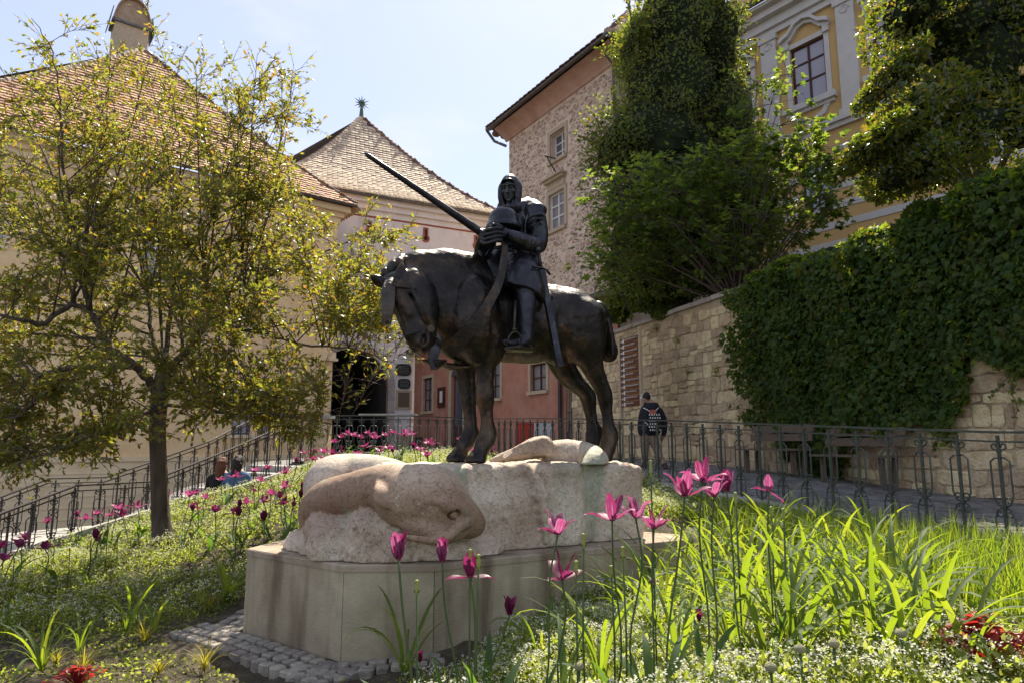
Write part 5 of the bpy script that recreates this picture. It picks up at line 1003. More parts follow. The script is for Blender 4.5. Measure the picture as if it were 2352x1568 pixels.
def rider():
    s = SDF((-.75, 4.7, 1.75), (1.1, 6.6, 3.62), .0085)
    s.chain([A(1190, 870, 0), A(1195, 770, 0), A(1200, 660, 0), A(1215, 545, 0)], [.165, .135, .155, .165], .05, (SH, .80), n=3)
    s.chain([A(1120, 520, -.17), A(1180, 500, -.08), A(1240, 480, .06), A(1300, 478, .19)], [.08, .095, .10, .085], .05, n=3); s.chain([A(1170, 480, .02), A(1150, 430, .02), A(1142, 390, .02)], [.085, .066, .056], .035, n=3)
    s.ell(A(1150, 620, .05), (.13, .15, .17), AX, .05)                                  # breastplate
    s.chain([A(1300, 478, .23), A(1322, 560, .27), A(1330, 640, .28), A(1322, 705, .29)], [.078, .074, .071, .070], .02, n=3)   # near upper arm
    s.chain([A(1318, 712, .29), A(1225, 683, .33), A(1150, 652, .335), A(1105, 628, .32)], [.071, .062, .047, .040], .02, n=3)
    s.ell(A(1312, 468, .24), (.092, .088, .066), AX, .02)
    for dy, rr_ in ((500, .011), (530, .010), (562, .008)): s.chain([A(1248, dy+26, .335), A(1285, dy+6, .362), A(1335, dy-4, .36), A(1378, dy+16, .30)], [rr_*.6, rr_, rr_, rr_*.6], .006, n=4)
    s.chain([A(1140, 610, .37), A(1128, 640, .378), A(1130, 675, .36)], [.008, .012, .008], .006, n=3)       # cuff
    for k in range(5): s.chain([A(1255+k*16, 650, .375-.018*k), A(1268+k*17, 695, .392-.018*k), A(1250+k*18, 740, .36-.018*k)], [.005, .009, .005], .010, n=3)
    s.chain([A(1085, 520, -.17), A(1010, 620, -.16), A(955, 705, -.08), A(928, 748, -.01)], [.072, .068, .064, .058], .03, n=3); s.chain([A(928, 748, -.01), A(935, 690, .09), A(952, 640, .2)], [.058, .048, .038], .02, n=3)
    for k in range(3): s.chain([A(905, 730+k*14, .05), A(930, 768+k*12, .06), A(962, 755+k*10, .03)], [.005, .009, .005], .008, n=3)
    # coat skirt over saddle and thigh
    k_ = SDF(s.lo, s.lo+(s.n-1)*s.res, s.res)
    k_.chain([A(1195, 800, .02), A(1200, 870, .12), A(1215, 950, .22), A(1220, 1080, .26)], [.16, .165, .15, .15], .05, n=3); k_.chain([A(1205, 830, .14), A(1215, 920, .27), A(1225, 1010, .33), A(1228, 1090, .34)], [.135, .138, .135, .14], .05, n=3)
    k_.chain([A(1295, 900, .24), A(1300, 1000, .32), A(1302, 1090, .34)], [.05, .07, .075], .05, n=3)
    for x0, x1, x2 in ((1165, 1125, 1128), (1200, 1168, 1172), (1240, 1215, 1212), (1278, 1262, 1255), (1300, 1308, 1312)):
        k_.chain([A(x0, 790, .22), A((x0+x1)/2, 870, .31), A(x1, 950, .375), A(x2, 1080, .45)], [.006, .014, .020, .022], .022, n=4)
    p1, p2 = A(1150, 985, .4), A(1310, 1066, .4); nn_ = np.cross(p2-p1, SLf); nn_ = nn_ if nn_[2] < 0 else -nn_; k_.plane(p2, nn_, .006)
    h_ = np.clip(.5+.5*(s.d-k_.d)/.03, 0, 1); s.d = s.d*(1-h_)+k_.d*h_-.03*h_*(1-h_)
    s.chain([A(1190, 850, -.15), A(1180, 950, -.28), A(1190, 1050, -.34)], [.15, .13, .10], .05, n=3); s.chain([A(1075, 790, .04), A(1040, 880, .06), A(1020, 960, .08)], [.10, .125, .12], .04, n=3)
    s.chain([A(1008, 722, .17), A(1060, 730, .235), A(1130, 742, .26), A(1220, 760, .25), A(1292, 765, .19)], [.016]*5, .008, n=3)
    # lower leg, boot
    s.chain([A(1228, 1010, .36), A(1243, 1100, .40), A(1240, 1200, .42), A(1238, 1290, .43), A(1242, 1350, .43)], [.078, .073, .060, .047, .050], .02, n=3)
    s.chain([A(1245, 1362, .43), A(1200, 1388, .45), A(1140, 1394, .46), A(1082, 1374, .47)], [.050, .043, .034, .010], .02, n=3); s.cone(A(1245, 1380, .43), A(1282, 1408, .42), .043, .022, .02)
    for k in range(4): s.chain([A(1200+k*17, 1322, .485), A(1222+k*15, 1360, .485), A(1252+k*12, 1402, .465)], [.004, .007, .004], .008, n=3)
    # standing collar
    s.chain([A(1105, 430, .10), A(1140, 440, .16), A(1200, 425, .15), A(1240, 398, .10), A(1272, 372, .03), A(1262, 385, -.08)], [.014, .020, .024, .022, .020, .014], .012, n=4); s.chain([A(1150, 468, .14), A(1210, 442, .12), A(1258, 410, .06)], [.03, .036, .03], .03, n=3)
    s.chain([A(1248, 500, .27), A(1232, 580, .27), A(1240, 690, .27)], [.006, .010, .006], .012, n=3)
    s.noise(.003, 14, 2, 3); V, F = s.mesh(); k = obj('rider', (V, F), M['bronze_k'], ST_, True)
    hc = A(1128, 322, .05); fd = np.array([-.27, -.92, -.24]); fd /= np.linalg.norm(fd); rt = np.cross(fd, UZ); rt /= np.linalg.norm(rt); up = np.cross(rt, fd)
    HX = [rt, fd, up]
    def hp(a, b, c): return hc+rt*a+fd*b+up*c
    q = SDF(hc-.2, hc+.2, .0036)
    q.ell(hp(0, -.01, .03), (.070, .088, .09), HX, .0); q.ell(hp(0, .030, -.04), (.057, .055, .084), HX, .02); q.cone(hp(0, .078, -.102), hp(0, .070, -.09), .018, .022, .016)
    q.chain([hp(0, .088, .022), hp(0, .100, -.008), hp(0, .116, -.036)], [.008, .009, .0115], .006, n=4)
    q.chain([hp(-.052, .066, .028), hp(-.024, .086, .034), hp(0, .088, .028), hp(.024, .086, .034), hp(.052, .066, .028)], [.007, .0085, .007, .0085, .007], .010, n=3)
    for sg in (-1, 1): q.ell(hp(sg*.029, .094, .012), (.019, .016, .0125), HX, .006, 'cut'); q.ell(hp(sg*.029, .076, .010), (.0145, .012, .011), HX, .002); q.chain([hp(sg*.044, .078, .008), hp(sg*.029, .090, .0055), hp(sg*.014, .086, .007)], [.0025]*3, .002, n=3); q.chain([hp(sg*.044, .078, .014), hp(sg*.029, .091, .018), hp(sg*.014, .086, .012)], [.003]*3, .002, n=3); q.ell(hp(sg*.044, .055, -.022), (.018, .022, .022), HX, .015); q.ell(hp(sg*.010, .104, -.037), (.0075, .009, .0065), HX, .004)
    q.chain([hp(-.022, .088, -.068), hp(-.008, .098, -.0645), hp(.008, .098, -.0645), hp(.022, .088, -.068)], [.003, .0058, .0058, .003], .003, n=3); q.chain([hp(-.018, .088, -.074), hp(0, .097, -.079), hp(.018, .088, -.074)], [.003, .0066, .003], .003, n=3); q.chain([hp(-.025, .088, -.071), hp(0, .102, -.071), hp(.025, .088, -.071)], [.0018]*3, .002, n=3, op='cut')
    for sg in (-1, 1): q.chain([hp(sg*.016, .098, -.04), hp(sg*.028, .082, -.062), hp(sg*.028, .072, -.08)], [.0018]*3, .004, n=3, op='cut')
    V, F = q.mesh(); obj('face', (V, F), M['bronze_f'], k, True)
    c = SDF(hc-np.array((.24, .24, .30)), hc+np.array((.26, .24, .22)), .0048)
    c.ell(hp(0, -.015, .032), (.086, .104, .102), HX, .0)
    for sg, w in ((-1, 1.), (1, 1.)): c.chain([hp(sg*.066, .0, .03), hp(sg*.074, .022, -.04), hp(sg*.070, .030, -.11), hp(sg*.045, .040, -.165)], [.036, .028, .026, .022], .02, n=4)
    c.chain([hp(-.05, .035, -.16), hp(0, .045, -.175), hp(.055, .03, -.165)], [.024, .026, .026], .02, n=3); c.cone(hp(.0, -.04, .0), hp(.0, -.045, -.17), .078, .074, .03); c.chain([hp(.05, -.03, -.1), hp(.085, -.03, -.15), hp(.12, -.05, -.19)], [.045, .042, .03], .03, n=3)
    # opening for the face
    c.chain([hp(0, .12, .032), hp(0, .12, -.105)], [.050, .042], .004, op='cut'); c.chain([hp(0, .07, .022), hp(0, .06, -.10)], [.052, .046], .004, op='cut')
    c.chain([hp(-.062, .062, .055), hp(-.035, .086, .074), hp(0, .092, .078), hp(.035, .086, .074), hp(.062, .062, .055)], [.006, .0075, .0075, .0075, .006], .004, n=3)
    for sg in (-1, 1): c.chain([hp(sg*.062, .058, .05), hp(sg*.064, .056, -.03), hp(sg*.058, .056, -.11)], [.0065, .0065, .006], .004, n=3)
    for z in range(5):
        for sg in (-1, 1): c.chain([hp(sg*.075, .02, -.02-z*.03), hp(sg*.088, -.01, -.03-z*.03), hp(sg*.08, -.05, -.02-z*.03)], [.0015, .0025, .0015], .006, n=2)
    c.noise(.002, 30, 2, 3); V, F = c.mesh(); obj('coif', (V, F), M['bronze_k'], k, True)
    # hands, each finger its own bent chain, folded round the helmet's lower rim
    h = SDF((-.75, 4.7, 2.5), (.3, 5.9, 3.45), .0058)
    h.ell(A(1078, 622, .34), (.055, .03, .046), AX, .02); h.ell(A(962, 640, .25), (.046, .032, .048), AX, .02); h.ell(A(1010, 640, .27), (.07, .04, .045), AX, .02)
    for i in range(4):
        y = 594+i*27; l = (1.0, 1.08, 1.0, .8)[i]
        h.chain([A(1062, y+4, .375), A(1032-8*l, y-2+i*2, .40), A(990-14*l, y+8+i*3, .39), A(958-14*l, y+20+i*3, .355)], [.0165, .0155, .0138, .0105], .003, n=3)
        y2 = 606+i*25; h.chain([A(948, y2+2, .28), A(922+3*i, y2+2, .31), A(940+4*i, y2+12, .355), A(978, y2+22, .372)], [.0165, .0155, .0135, .0105], .003, n=3)
    h.chain([A(1075, 596, .355), A(1045, 574, .38), A(1008, 566, .385)], [.019, .017, .012], .006, n=3); h.chain([A(965, 605, .28), A(985, 584, .32), A(1012, 578, .35)], [.018, .016, .012], .006, n=3)
    h.cone(A(1110, 625, .31), A(1080, 612, .325), .038, .03, .02); h.cone(A(950, 655, .15), A(962, 632, .22), .036, .03, .02); V, F = h.mesh(); obj('hands', (V, F), M['bronze_k'], k, True)
    # helmet held in front
    c0 = A(1082, 556, .20); ax = (np.cross(UZ, fd), fd, UZ); hl = MB().lathe([(.001, .138), (.03, .136), (.062, .126), (.092, .106), (.114, .076), (.127, .04), (.130, .006), (.1345, .004), (.1345, -.002), (.139, -.004), (.150, -.034), (.153, -.046), (.148, -.052), (.12, -.058)], c0, 28); obj('helmet', hl.out(), M['bronze_k'], k, True)
    # lance
    tip, but = A(112, 68, .35), A(935, 628, .26); d = (but-tip); pts = [tip, tip+d*.03, tip+d*.5, but, but+d*.12]; obj('lance', MB().tube(pts, [.006, .018, .026, .036, .036], 10).out(), M['bronze_k'], ST_, True)
    # stirrup
    b = MB(); b.tube(bez([A(1112, 1390, .53), A(1120, 1345, .53), A(1158, 1312, .53), A(1198, 1340, .53), A(1208, 1405, .53)], 5), .009, 7); b.tube([A(1155, 1310, .52), A(1155, 1290, .5), A(1160, 1200, .46), A(1165, 1100, .40)], [.012, .01, .012, .014], 6); b.box(A(1157, 1296, .52), (.035, .02, .02), AX); obj('stirrup_iron', b.out(), M['bronze_hair'], k, True)
    q = [A(1088, 1420, .56), A(1200, 1400, .56), A(1295, 1432, .50), A(1270, 1445, .36), A(1130, 1440, .36), A(1095, 1455, .48)]; b = MB(); b.add([p for p in q]+[p-UZ*.014 for p in q], [list(range(6)), list(range(6, 12))[::-1]]+[[i, (i+1) % 6, 6+(i+1) % 6, 6+i] for i in range(6)]); obj('stirrup_tread', b.out(), M['bronze_hair'], k)
    # sword
    b = MB(); b.bar(A(1345, 880, .40), A(1468, 1530, .42), .055, .03, up=SLf); b.bar(A(1462, 1500, .42), A(1475, 1550, .42), .06, .036, up=SLf); sw = obj('scabbard', b.out(), M['bronze_k'], ST_)
    b = MB(); b.tube([A(1345, 885, .40), A(1332, 800, .38), A(1325, 755, .37)], [.016, .013, .016], 7); b.lathe([(.005, -.03), (.028, -.012), (.03, .01), (.005, .028)], A(1322, 742, .37), 10); obj('hilt', b.out(), M['bronze_k'], sw, True); b = MB(); b.tube([A(1285, 860, .46), A(1345, 868, .43), A(1378, 880, .38), A(1402, 910, .30)], [.012, .009, .009, .013], 7); obj('cross_guard', b.out(), M['bronze_k'], sw, True)
    # saddle cloth & straps
    b = SDF((-.4, 4.9, 2.05), (1.3, 6.8, 2.9), .010); b.chain([A(1040, 930, -.1), A(1030, 940, .08), A(1045, 1000, .22)], [.07, .08, .03], .04, n=3); b.chain([A(1370, 1030, -.1), A(1385, 1040, .1), A(1390, 1100, .27)], [.055, .055, .03], .04, n=3); b.chain([A(1230, 1000, .1), A(1250, 1080, .28), A(1300, 1130, .325)], [.16, .09, .03], .06, (SLf, .7), n=3); b.cone(A(1060, 960, 0), A(1380, 1060, 0), .10, .08, .05); V, F = b.mesh(); obj('saddle', (V, F), M['bronze'], ST_, True)
rider()
# ============================================================ vegetation
def proj(P):
    P = np.asarray(P, float)-EYE; d = P@CF; return np.stack([1176+FPX*(P@CR)/d, 784-FPX*(P@CU)/d], -1)
def inpoly(uv, poly):
    x, y = uv[..., 0], uv[..., 1]; r = np.zeros(x.shape, bool); n = len(poly)
    for i in range(n):
        (x0, y0), (x1, y1) = poly[i], poly[(i+1) % n]; c = ((y0 > y) != (y1 > y)) & (x < (x1-x0)*(y-y0)/((y1-y0) or 1e-9)+x0); r ^= c
    return r
M['bark'] = mat('bark', [(.05, .036, .028), (.10, .078, .06), (.15, .12, .095)], 10, .9, bump=1.6, bscale=30, stretch=(1, 1, .25))
M['twig'] = mat('twig_bark', [(.07, .045, .035), (.13, .095, .075)], 12, .75, spec=.4)
M['cherry'] = leafmat('cherry_leaves', [(.04, .06, .014), (.06, .085, .02), (.085, .10, .026), (.07, .08, .024), (.12, .065, .024)], [(.28, .34, .03), (.40, .44, .04), (.54, .49, .05), (.46, .41, .04), (.54, .28, .04)], .4, .5, .45)
M['ivy'] = leafmat('ivy_leaves', [(.018, .042, .008), (.032, .07, .012), (.055, .10, .018), (.075, .085, .02)], [(.22, .36, .02), (.34, .50, .03), (.48, .60, .04), (.40, .34, .04)], .5, .45, .28)
M['ever'] = leafmat('evergreen_leaves', [(.04, .06, .018), (.06, .085, .026), (.085, .11, .034), (.09, .085, .034)], [(.24, .32, .04), (.36, .45, .05), (.46, .53, .06), (.44, .38, .07)], .5, .48, .4)
M['laurel'] = leafmat('laurel_leaves', [(.025, .045, .012), (.04, .065, .016), (.06, .085, .02), (.10, .07, .015)], [(.14, .22, .01), (.26, .34, .02), (.40, .46, .03), (.5, .34, .03)], .28, .42, .6)
M['maple'] = leafmat('maple_leaves', [(.035, .06, .018), (.055, .085, .025), (.075, .105, .03)], [(.20, .31, .03), (.30, .42, .04), (.42, .50, .05)], .5, .48, .3)
M['strap'] = leafmat('strap_leaves', [(.045, .085, .03), (.06, .11, .035), (.08, .12, .03)], [(.26, .38, .015), (.36, .48, .02), (.46, .52, .03)], .58, .5, .2, ((.20, .27, .05), .5, .85))
M['tulipleaf'] = leafmat('tulip_leaves', [(.04, .08, .035), (.06, .105, .045)], [(.16, .30, .03), (.26, .38, .04)], .6, .42, .18)
M['grass'] = leafmat('grass_blades', [(.05, .095, .02), (.07, .12, .025), (.10, .13, .03)], [(.26, .42, .015), (.36, .50, .02), (.46, .50, .04)], .45, .5, .35)
M['yellowgrass'] = leafmat('yellow_grass', [(.16, .15, .03), (.24, .20, .04)], [(.46, .44, .03), (.6, .5, .05)], .5, .5, .3)
M['cover'] = leafmat('ground_cover_leaves', [(.06, .09, .02), (.09, .12, .03), (.12, .14, .045)], [(.40, .50, .05), (.52, .60, .07), (.60, .64, .14)], .6, .5, .15)
M['whitefl'] = leafmat('white_petals', [(.66, .66, .55), (.78, .77, .66), (.82, .81, .72)], [(.66, .68, .44), (.76, .76, .56), (.8, .8, .66)], .7, .5, .1)
M['petal'] = leafmat('magenta_petals', [(.12, .012, .06), (.20, .025, .105), (.32, .07, .19)], [(.24, .015, .09), (.36, .035, .15), (.48, .09, .26)], .5, .42, .3, ((.62, .36, .50), .55, .8))
M['petal_dark'] = leafmat('dark_purple_petals', [(.07, .008, .035), (.13, .012, .06), (.18, .02, .09)], [(.18, .01, .07), (.30, .02, .12), (.4, .04, .18)], .4, .4, .35, ((.03, .004, .015), .5, .8))
M['stem'] = leafmat('green_stems', [(.07, .11, .045), (.09, .13, .05)], [(.2, .3, .06), (.28, .36, .08)], .5, .2, .3); M['pistil'] = plain('yellow_pistil', (.5, .42, .08), .6)
M['heuchera'] = leafmat('crimson_leaves', [(.16, .015, .02), (.26, .02, .025), (.34, .05, .04)], [(.5, .02, .02), (.65, .04, .03), (.7, .12, .06)], .4, .4, .4)
M['budgrey'] = mat('allium_bud', [(.22, .22, .12), (.32, .30, .18)], 30, .8, bump=.5)

# ------------------------------------------------------------ the small tree on the left
def small_tree():
    T = lambda u, v, dy=0.: atY(u, v, 9.0+dy); base = T(376, 1274); base[2] = float(bedz(base[0], base[1]))-.03
    root = empty('small_tree', base, 'small spreading tree with olive leaves and a brown trunk in the flower bed', 'tree'); r = random.Random(21)
    LB = [([base, T(369, 1180), T(364, 1060), T(362, 970), T(370, 890), T(378, 840)], [.17, .13, .118, .118, .125, .10]),
          ([T(366, 925), T(345, 880, -.1), T(308, 840, -.3), T(255, 800, -.4), T(222, 735, -.5), T(190, 660, -.4), T(150, 590, -.3), T(110, 545), T(60, 545, .2), T(-40, 500, .4)], [.09, .085, .08, .075, .065, .055, .045, .038, .03, .015]),
          ([T(222, 735, -.5), T(165, 700, -.6), T(100, 745, -.9), T(60, 735, -1.1), T(-30, 725, -1.3)], [.06, .055, .045, .04, .02]), ([T(308, 840, -.3), T(240, 845, -.8), T(100, 855, -1.2), T(75, 930, -1.4), T(30, 960, -1.5)], [.05, .045, .04, .03, .012]),
          ([T(376, 850), T(405, 830, .1), T(440, 790, .2), T(480, 740, .4), T(520, 705, .5), T(560, 680, .6), T(640, 620, .9), T(740, 580, 1.1), T(830, 545, 1.2)], [.085, .08, .075, .065, .055, .045, .034, .02, .01]), ([T(480, 740, .4), T(545, 755, .2), T(620, 770, 0), T(700, 790, -.2), T(800, 800, -.3), T(900, 830, -.4)], [.05, .042, .034, .025, .016, .008]),
          ([T(378, 850), T(385, 760, .3), T(400, 680, .5), T(395, 560, .8), T(415, 400, 1.0), T(400, 220, 1.1)], [.06, .05, .042, .034, .022, .01]), ([T(376, 850), T(350, 770, .5), T(335, 650, .9), T(300, 520, 1.2), T(260, 360, 1.4), T(235, 250, 1.5)], [.05, .045, .036, .028, .018, .01]),
          ([T(480, 740, .4), T(470, 640, .2), T(480, 520, 0), T(520, 400, -.1), T(560, 300, -.2)], [.045, .036, .028, .018, .01]), ([T(366, 930), T(420, 930, -.5), T(500, 940, -1), T(600, 950, -1.2), T(700, 960, -1.3), T(790, 985, -1.3)], [.04, .034, .028, .02, .014, .006]),
          ([T(190, 660, -.4), T(180, 540, -.6), T(150, 420, -.8), T(140, 260, -.9), T(120, 120, -1), T(70, 40, -1)], [.04, .032, .026, .018, .012, .006]), ([T(366, 940), T(300, 960, -.8), T(220, 990, -1.3), T(120, 1040, -1.6)], [.04, .03, .02, .01])]
    tr = MB(); P0 = []; 
    for i, (p, rs) in enumerate(LB):
        Q = bez([list(a)+[b] for a, b in zip(p, rs)], 5); pts = [q[:3]+(np.array([r.gauss(0, 1), r.gauss(0, 1), r.gauss(0, 1)])*.012 if i else 0) for q in Q]; rr = [max(q[3], .004) for q in Q]
        rr = [q*(.86 if i == 0 else .66) for q in rr]; tr.tube(pts, rr, 10 if i == 0 else 7); 
        for k, q in enumerate(pts): P0.append((q, rr[k], i))
    t = MB(); Q = bez([list(a)+[b] for a, b in zip(*LB[0])], 8); n = 22
    V, F = tr.out(); obj('trunk', (V, F), M['bark'], root, True)
    # whips reaching for points spread through the crown
    nodes = np.array([q[0] for q in P0[20:]]); nr = [q[1] for q in P0[20:]]
    zones = [((-150, 380, 250, 560), 54, (-1.6, 1.6)), ((150, 700, 320, 620), 56, (-1.6, 1.8)), ((-150, 520, 560, 860), 78, (-1.9, 1.6)), ((450, 880, 560, 860), 66, (-1.6, 1.4)), ((-100, 340, 860, 1030), 40, (-2.1, .3)), ((420, 760, 860, 980), 40, (-1.9, .3)), ((330, 700, 120, 330), 18, (-1, 1.4)), ((40, 330, 90, 330), 20, (-1.4, 1.4)), ((-120, 240, 1000, 1090), 14, (-2.0, -.9)), ((600, 830, 900, 1010), 12, (-1.6, -.8)), ((800, 950, 520, 800), 14, (-1.2, 1.2)),((-60,160,200,420),14,(-1.4,1.2)),((560,720,260,520),14,(-1,1.4))]
    targets = []
    for (x0, x1, y0, y1), k, (d0, d1) in zones:
        for _ in range(k): u_, v_ = r.uniform(x0, x1), r.uniform(y0, y1); (targets.append(T(u_, v_, r.uniform(d0, d1))) if not (u_ > 735 and v_ > 850) else None)
    for (u, v, d) in ((55, 22, -1), (200, 70, -.9), (325, 0, .6), (430, 110, 1), (640, 165, .5), (600, 200, .3), (560, 250, .3), (690, 240, .8), (730, 300, .8), (250, 350, 1), (935, 560, 1), (930, 700, .5), (945, 800, -.4), (790, 1000, -1.2), (640, 620, 1.2), (740, 500, 1.2),(860,470,1.1),(900,560,1)): targets += [T(u, v, d)]
    wh = MB(); tw = MB(); LP = []; LD = []
    NL = len(targets)
    for _ in range(46): targets.append(T(r.uniform(-60, 700), r.uniform(120, 520), r.uniform(-1.3, 1.5)))
    for it, tg in enumerate(targets):
        c = nodes-tg; dist = np.linalg.norm(c, axis=1)+np.maximum(0, c[:, 2]+.15)*1.2; j = int(np.argmin(dist+RNG.uniform(0, .35, len(dist)))) if it < NL else int(np.argmin(np.abs(dist-2.4)+np.maximum(0, nodes[:, 2]-3.6)*2+RNG.uniform(0, .6, len(dist)))); a = nodes[j]; L = np.linalg.norm(tg-a)
        if L < .25: continue
        mid = (a+tg)/2+np.array([r.gauss(0, .12), r.gauss(0, .12), r.uniform(-.05, .28)])*L*.5; Q = bez([a, mid, tg], 6); m = len(Q); r0 = min(nr[j]*.55, .004+.006*L)
        wh.tube(Q, list(np.linspace(r0, .003, m)), 5)
        k = int((11+L*15)*(.62 if proj(tg)[1] < 480 else 1))
        for q in range(k):
            f = .22+.78*(q+r.random())/k; idx = min(int(f*(m-1)), m-2); p = Q[idx]+(Q[idx+1]-Q[idx])*(f*(m-1)-idx); ax = Q[idx+1]-Q[idx]; ax /= np.linalg.norm(ax)
            d = ax*.7+np.array([r.gauss(0, .65), r.gauss(0, .65), r.gauss(.12, .5)]); d /= np.linalg.norm(d); l = r.uniform(.10, .42); e = p+d*l+np.array((0, 0, -.03)); tw.tube([p, (p+e)/2+UZ*.015, e], [.0035, .0028, .0015], 3, False)
            for s_ in range(r.randint(6, 11)): g = r.random()**.7; LP.append(p+(e-p)*g); dd = d+np.array([r.gauss(0, .6), r.gauss(0, .6), r.gauss(-.15, .5)]); LD.append(dd)
    obj('branches', wh.out(), M['bark'], root, True); obj('twigs', tw.out(), M['twig'], root)
    P = np.array(LP); D = np.array(LD); uv_ = proj(P); pr = np.where((uv_[:, 0] > 745) & (uv_[:, 1] > 770), .22, np.where(uv_[:, 1] < 420, .8, 1.0)); kp = RNG.random(len(P)) < pr; P, D = P[kp], D[kp]; n = len(P); N = rand_dirs(n, .8); L = RNG.uniform(.04, .10, n); V, F = leaf_cloud(P, D, N, L, L*RNG.uniform(.16, .24, n), .06, .2); tag(obj('crown', (V, F), M['cherry'], root), kind='stuff'); print('tree leaves', n)
small_tree()
# ------------------------------------------------------------ leafy masses
def blob_leaves(blobs, n, L, out=.55, jit=.35, droop=.4, noise=.25, nscale=1.3, seed=0):
    """points on noisy ellipsoids [(centre, radii, weight)], leaves facing outwards"""
    w = np.array([b[2]*max(b[1])**2 for b in blobs], float); w /= w.sum(); Ps = []; Ns = []
    for (c, r, _), k in zip(blobs, RNG.multinomial(n, w)):
        d = rand_dirs(k); rad = 1-np.abs(RNG.normal(0, .16, k)); p = np.array(c)+d*np.array(r)*rad[:, None]; p += d*(fbm(p, nscale, 3, seed)*noise)[:, None]*np.array(r).min(); nn = d/np.array(r); Ps.append(p); Ns.append(nn/np.linalg.norm(nn, axis=1, keepdims=True))
    P = np.concatenate(Ps); N = np.concatenate(Ns)
    keep = np.ones(len(P), bool)
    for c, r, _ in blobs: keep &= ~((((P-np.array(c))/(np.array(r)*.62))**2).sum(1) < 1)
    P, N = P[keep], N[keep]; N = N+RNG.normal(0, jit, N.shape); N[:, 2] += .3; N /= np.linalg.norm(N, axis=1, keepdims=True); D = RNG.normal(0, .6, P.shape)+N*out; D[:, 2] -= droop
    return P, D, N
def blobset(spec, Y, dpt, k=1.):
    out = []
    for u, v, ru, rv, *rest in spec:
        y = Y+(rest[0] if rest else 0); c = atY(u, v, y); m = y/FPX; out.append((c, (ru*m, dpt*(rest[1] if len(rest) > 1 else 1), rv*m), 1.))
    return out
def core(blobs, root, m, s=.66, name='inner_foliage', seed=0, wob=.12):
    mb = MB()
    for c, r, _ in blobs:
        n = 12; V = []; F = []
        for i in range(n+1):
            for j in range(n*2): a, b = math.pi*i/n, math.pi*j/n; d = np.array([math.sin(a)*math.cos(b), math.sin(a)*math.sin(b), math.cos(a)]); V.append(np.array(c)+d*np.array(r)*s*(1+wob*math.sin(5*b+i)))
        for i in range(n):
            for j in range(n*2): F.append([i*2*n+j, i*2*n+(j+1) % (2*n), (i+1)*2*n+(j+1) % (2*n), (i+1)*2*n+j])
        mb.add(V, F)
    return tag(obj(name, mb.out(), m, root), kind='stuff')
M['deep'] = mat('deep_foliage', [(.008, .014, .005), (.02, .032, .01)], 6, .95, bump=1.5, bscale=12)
def stems(root, base, tips, r0, m, name='branches', n=6, droop=.1, seed=1):
    mb = MB(); r = random.Random(seed)
    for t in tips:
        t = np.array(t); b = np.array(base)+np.array([r.gauss(0, .08), r.gauss(0, .08), 0]); mid = (b+t)/2+np.array([r.gauss(0, .1), r.gauss(0, .1), r.uniform(0, .1)])*np.linalg.norm(t-b)*.6; Q = bez([b, mid, t], n); mb.tube(Q, list(np.linspace(r0, r0*.2, len(Q))), 5)
    return obj(name, mb.out(), m, root, True)
def dark_tree():
    Y = 18.2; sp = [(1560, 60, 125, 190), (1600, -80, 110, 120), (1545, 210, 145, 170), (1500, 330, 150, 130, -.3), (1590, 400, 170, 160, .0), (1480, 450, 110, 150, -.2), (1660, 300, 90, 190, .2), (1470, 560, 90, 110, -.3), (1640, 100, 70, 150, .1), (1420, 350, 62, 70, -.2), (1700, 480, 120, 150), (1450, 110, 30, 60), (1600, 580, 170, 120), (1455, 640, 70, 60, -.3)]
    bl = blobset(sp, Y, 1.5); b = atY(1570, 700, Y+.4); b[2] = 4.7; root = empty('ivy_clad_tree', b, 'tall dark evergreen tree smothered in climbing leaves beside the rubble tower house', 'tree')
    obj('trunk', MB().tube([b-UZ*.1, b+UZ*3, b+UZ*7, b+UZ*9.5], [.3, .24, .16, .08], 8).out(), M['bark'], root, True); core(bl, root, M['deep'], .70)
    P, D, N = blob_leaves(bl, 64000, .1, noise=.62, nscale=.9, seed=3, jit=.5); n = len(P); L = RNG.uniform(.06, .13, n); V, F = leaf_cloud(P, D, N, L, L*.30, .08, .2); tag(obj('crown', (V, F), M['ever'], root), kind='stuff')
    # loose sprays at the rim
    r = random.Random(5); mb = MB(); LP = []; LD = []
    for k in range(420):
        c, rr, _ = bl[r.randrange(len(bl))]; d = np.array([r.gauss(0, 1), -abs(r.gauss(0, .6)), r.gauss(.2, 1)]); d /= np.linalg.norm(d); p = np.array(c)+d*np.array(rr)*.85; e = p+d*r.uniform(.2, .9)+UZ*r.uniform(-.35, .25); mb.tube([p, e], [.012, .004], 3, False)
        for q in range(14): f = r.random(); LP.append(p+(e-p)*(.3+.75*f)); LD.append(d+np.array([r.gauss(0, .6)]*1+[r.gauss(0, .6), r.gauss(0, .6)]))
    obj('sprays', mb.out(), M['twig'], root); P = np.array(LP); n = len(P); L = RNG.uniform(.07, .13, n); V, F = leaf_cloud(P, np.array(LD), rand_dirs(n, .7), L, L*.3); tag(obj('spray_leaves', (V, F), M['laurel'], root), kind='stuff')
dark_tree()
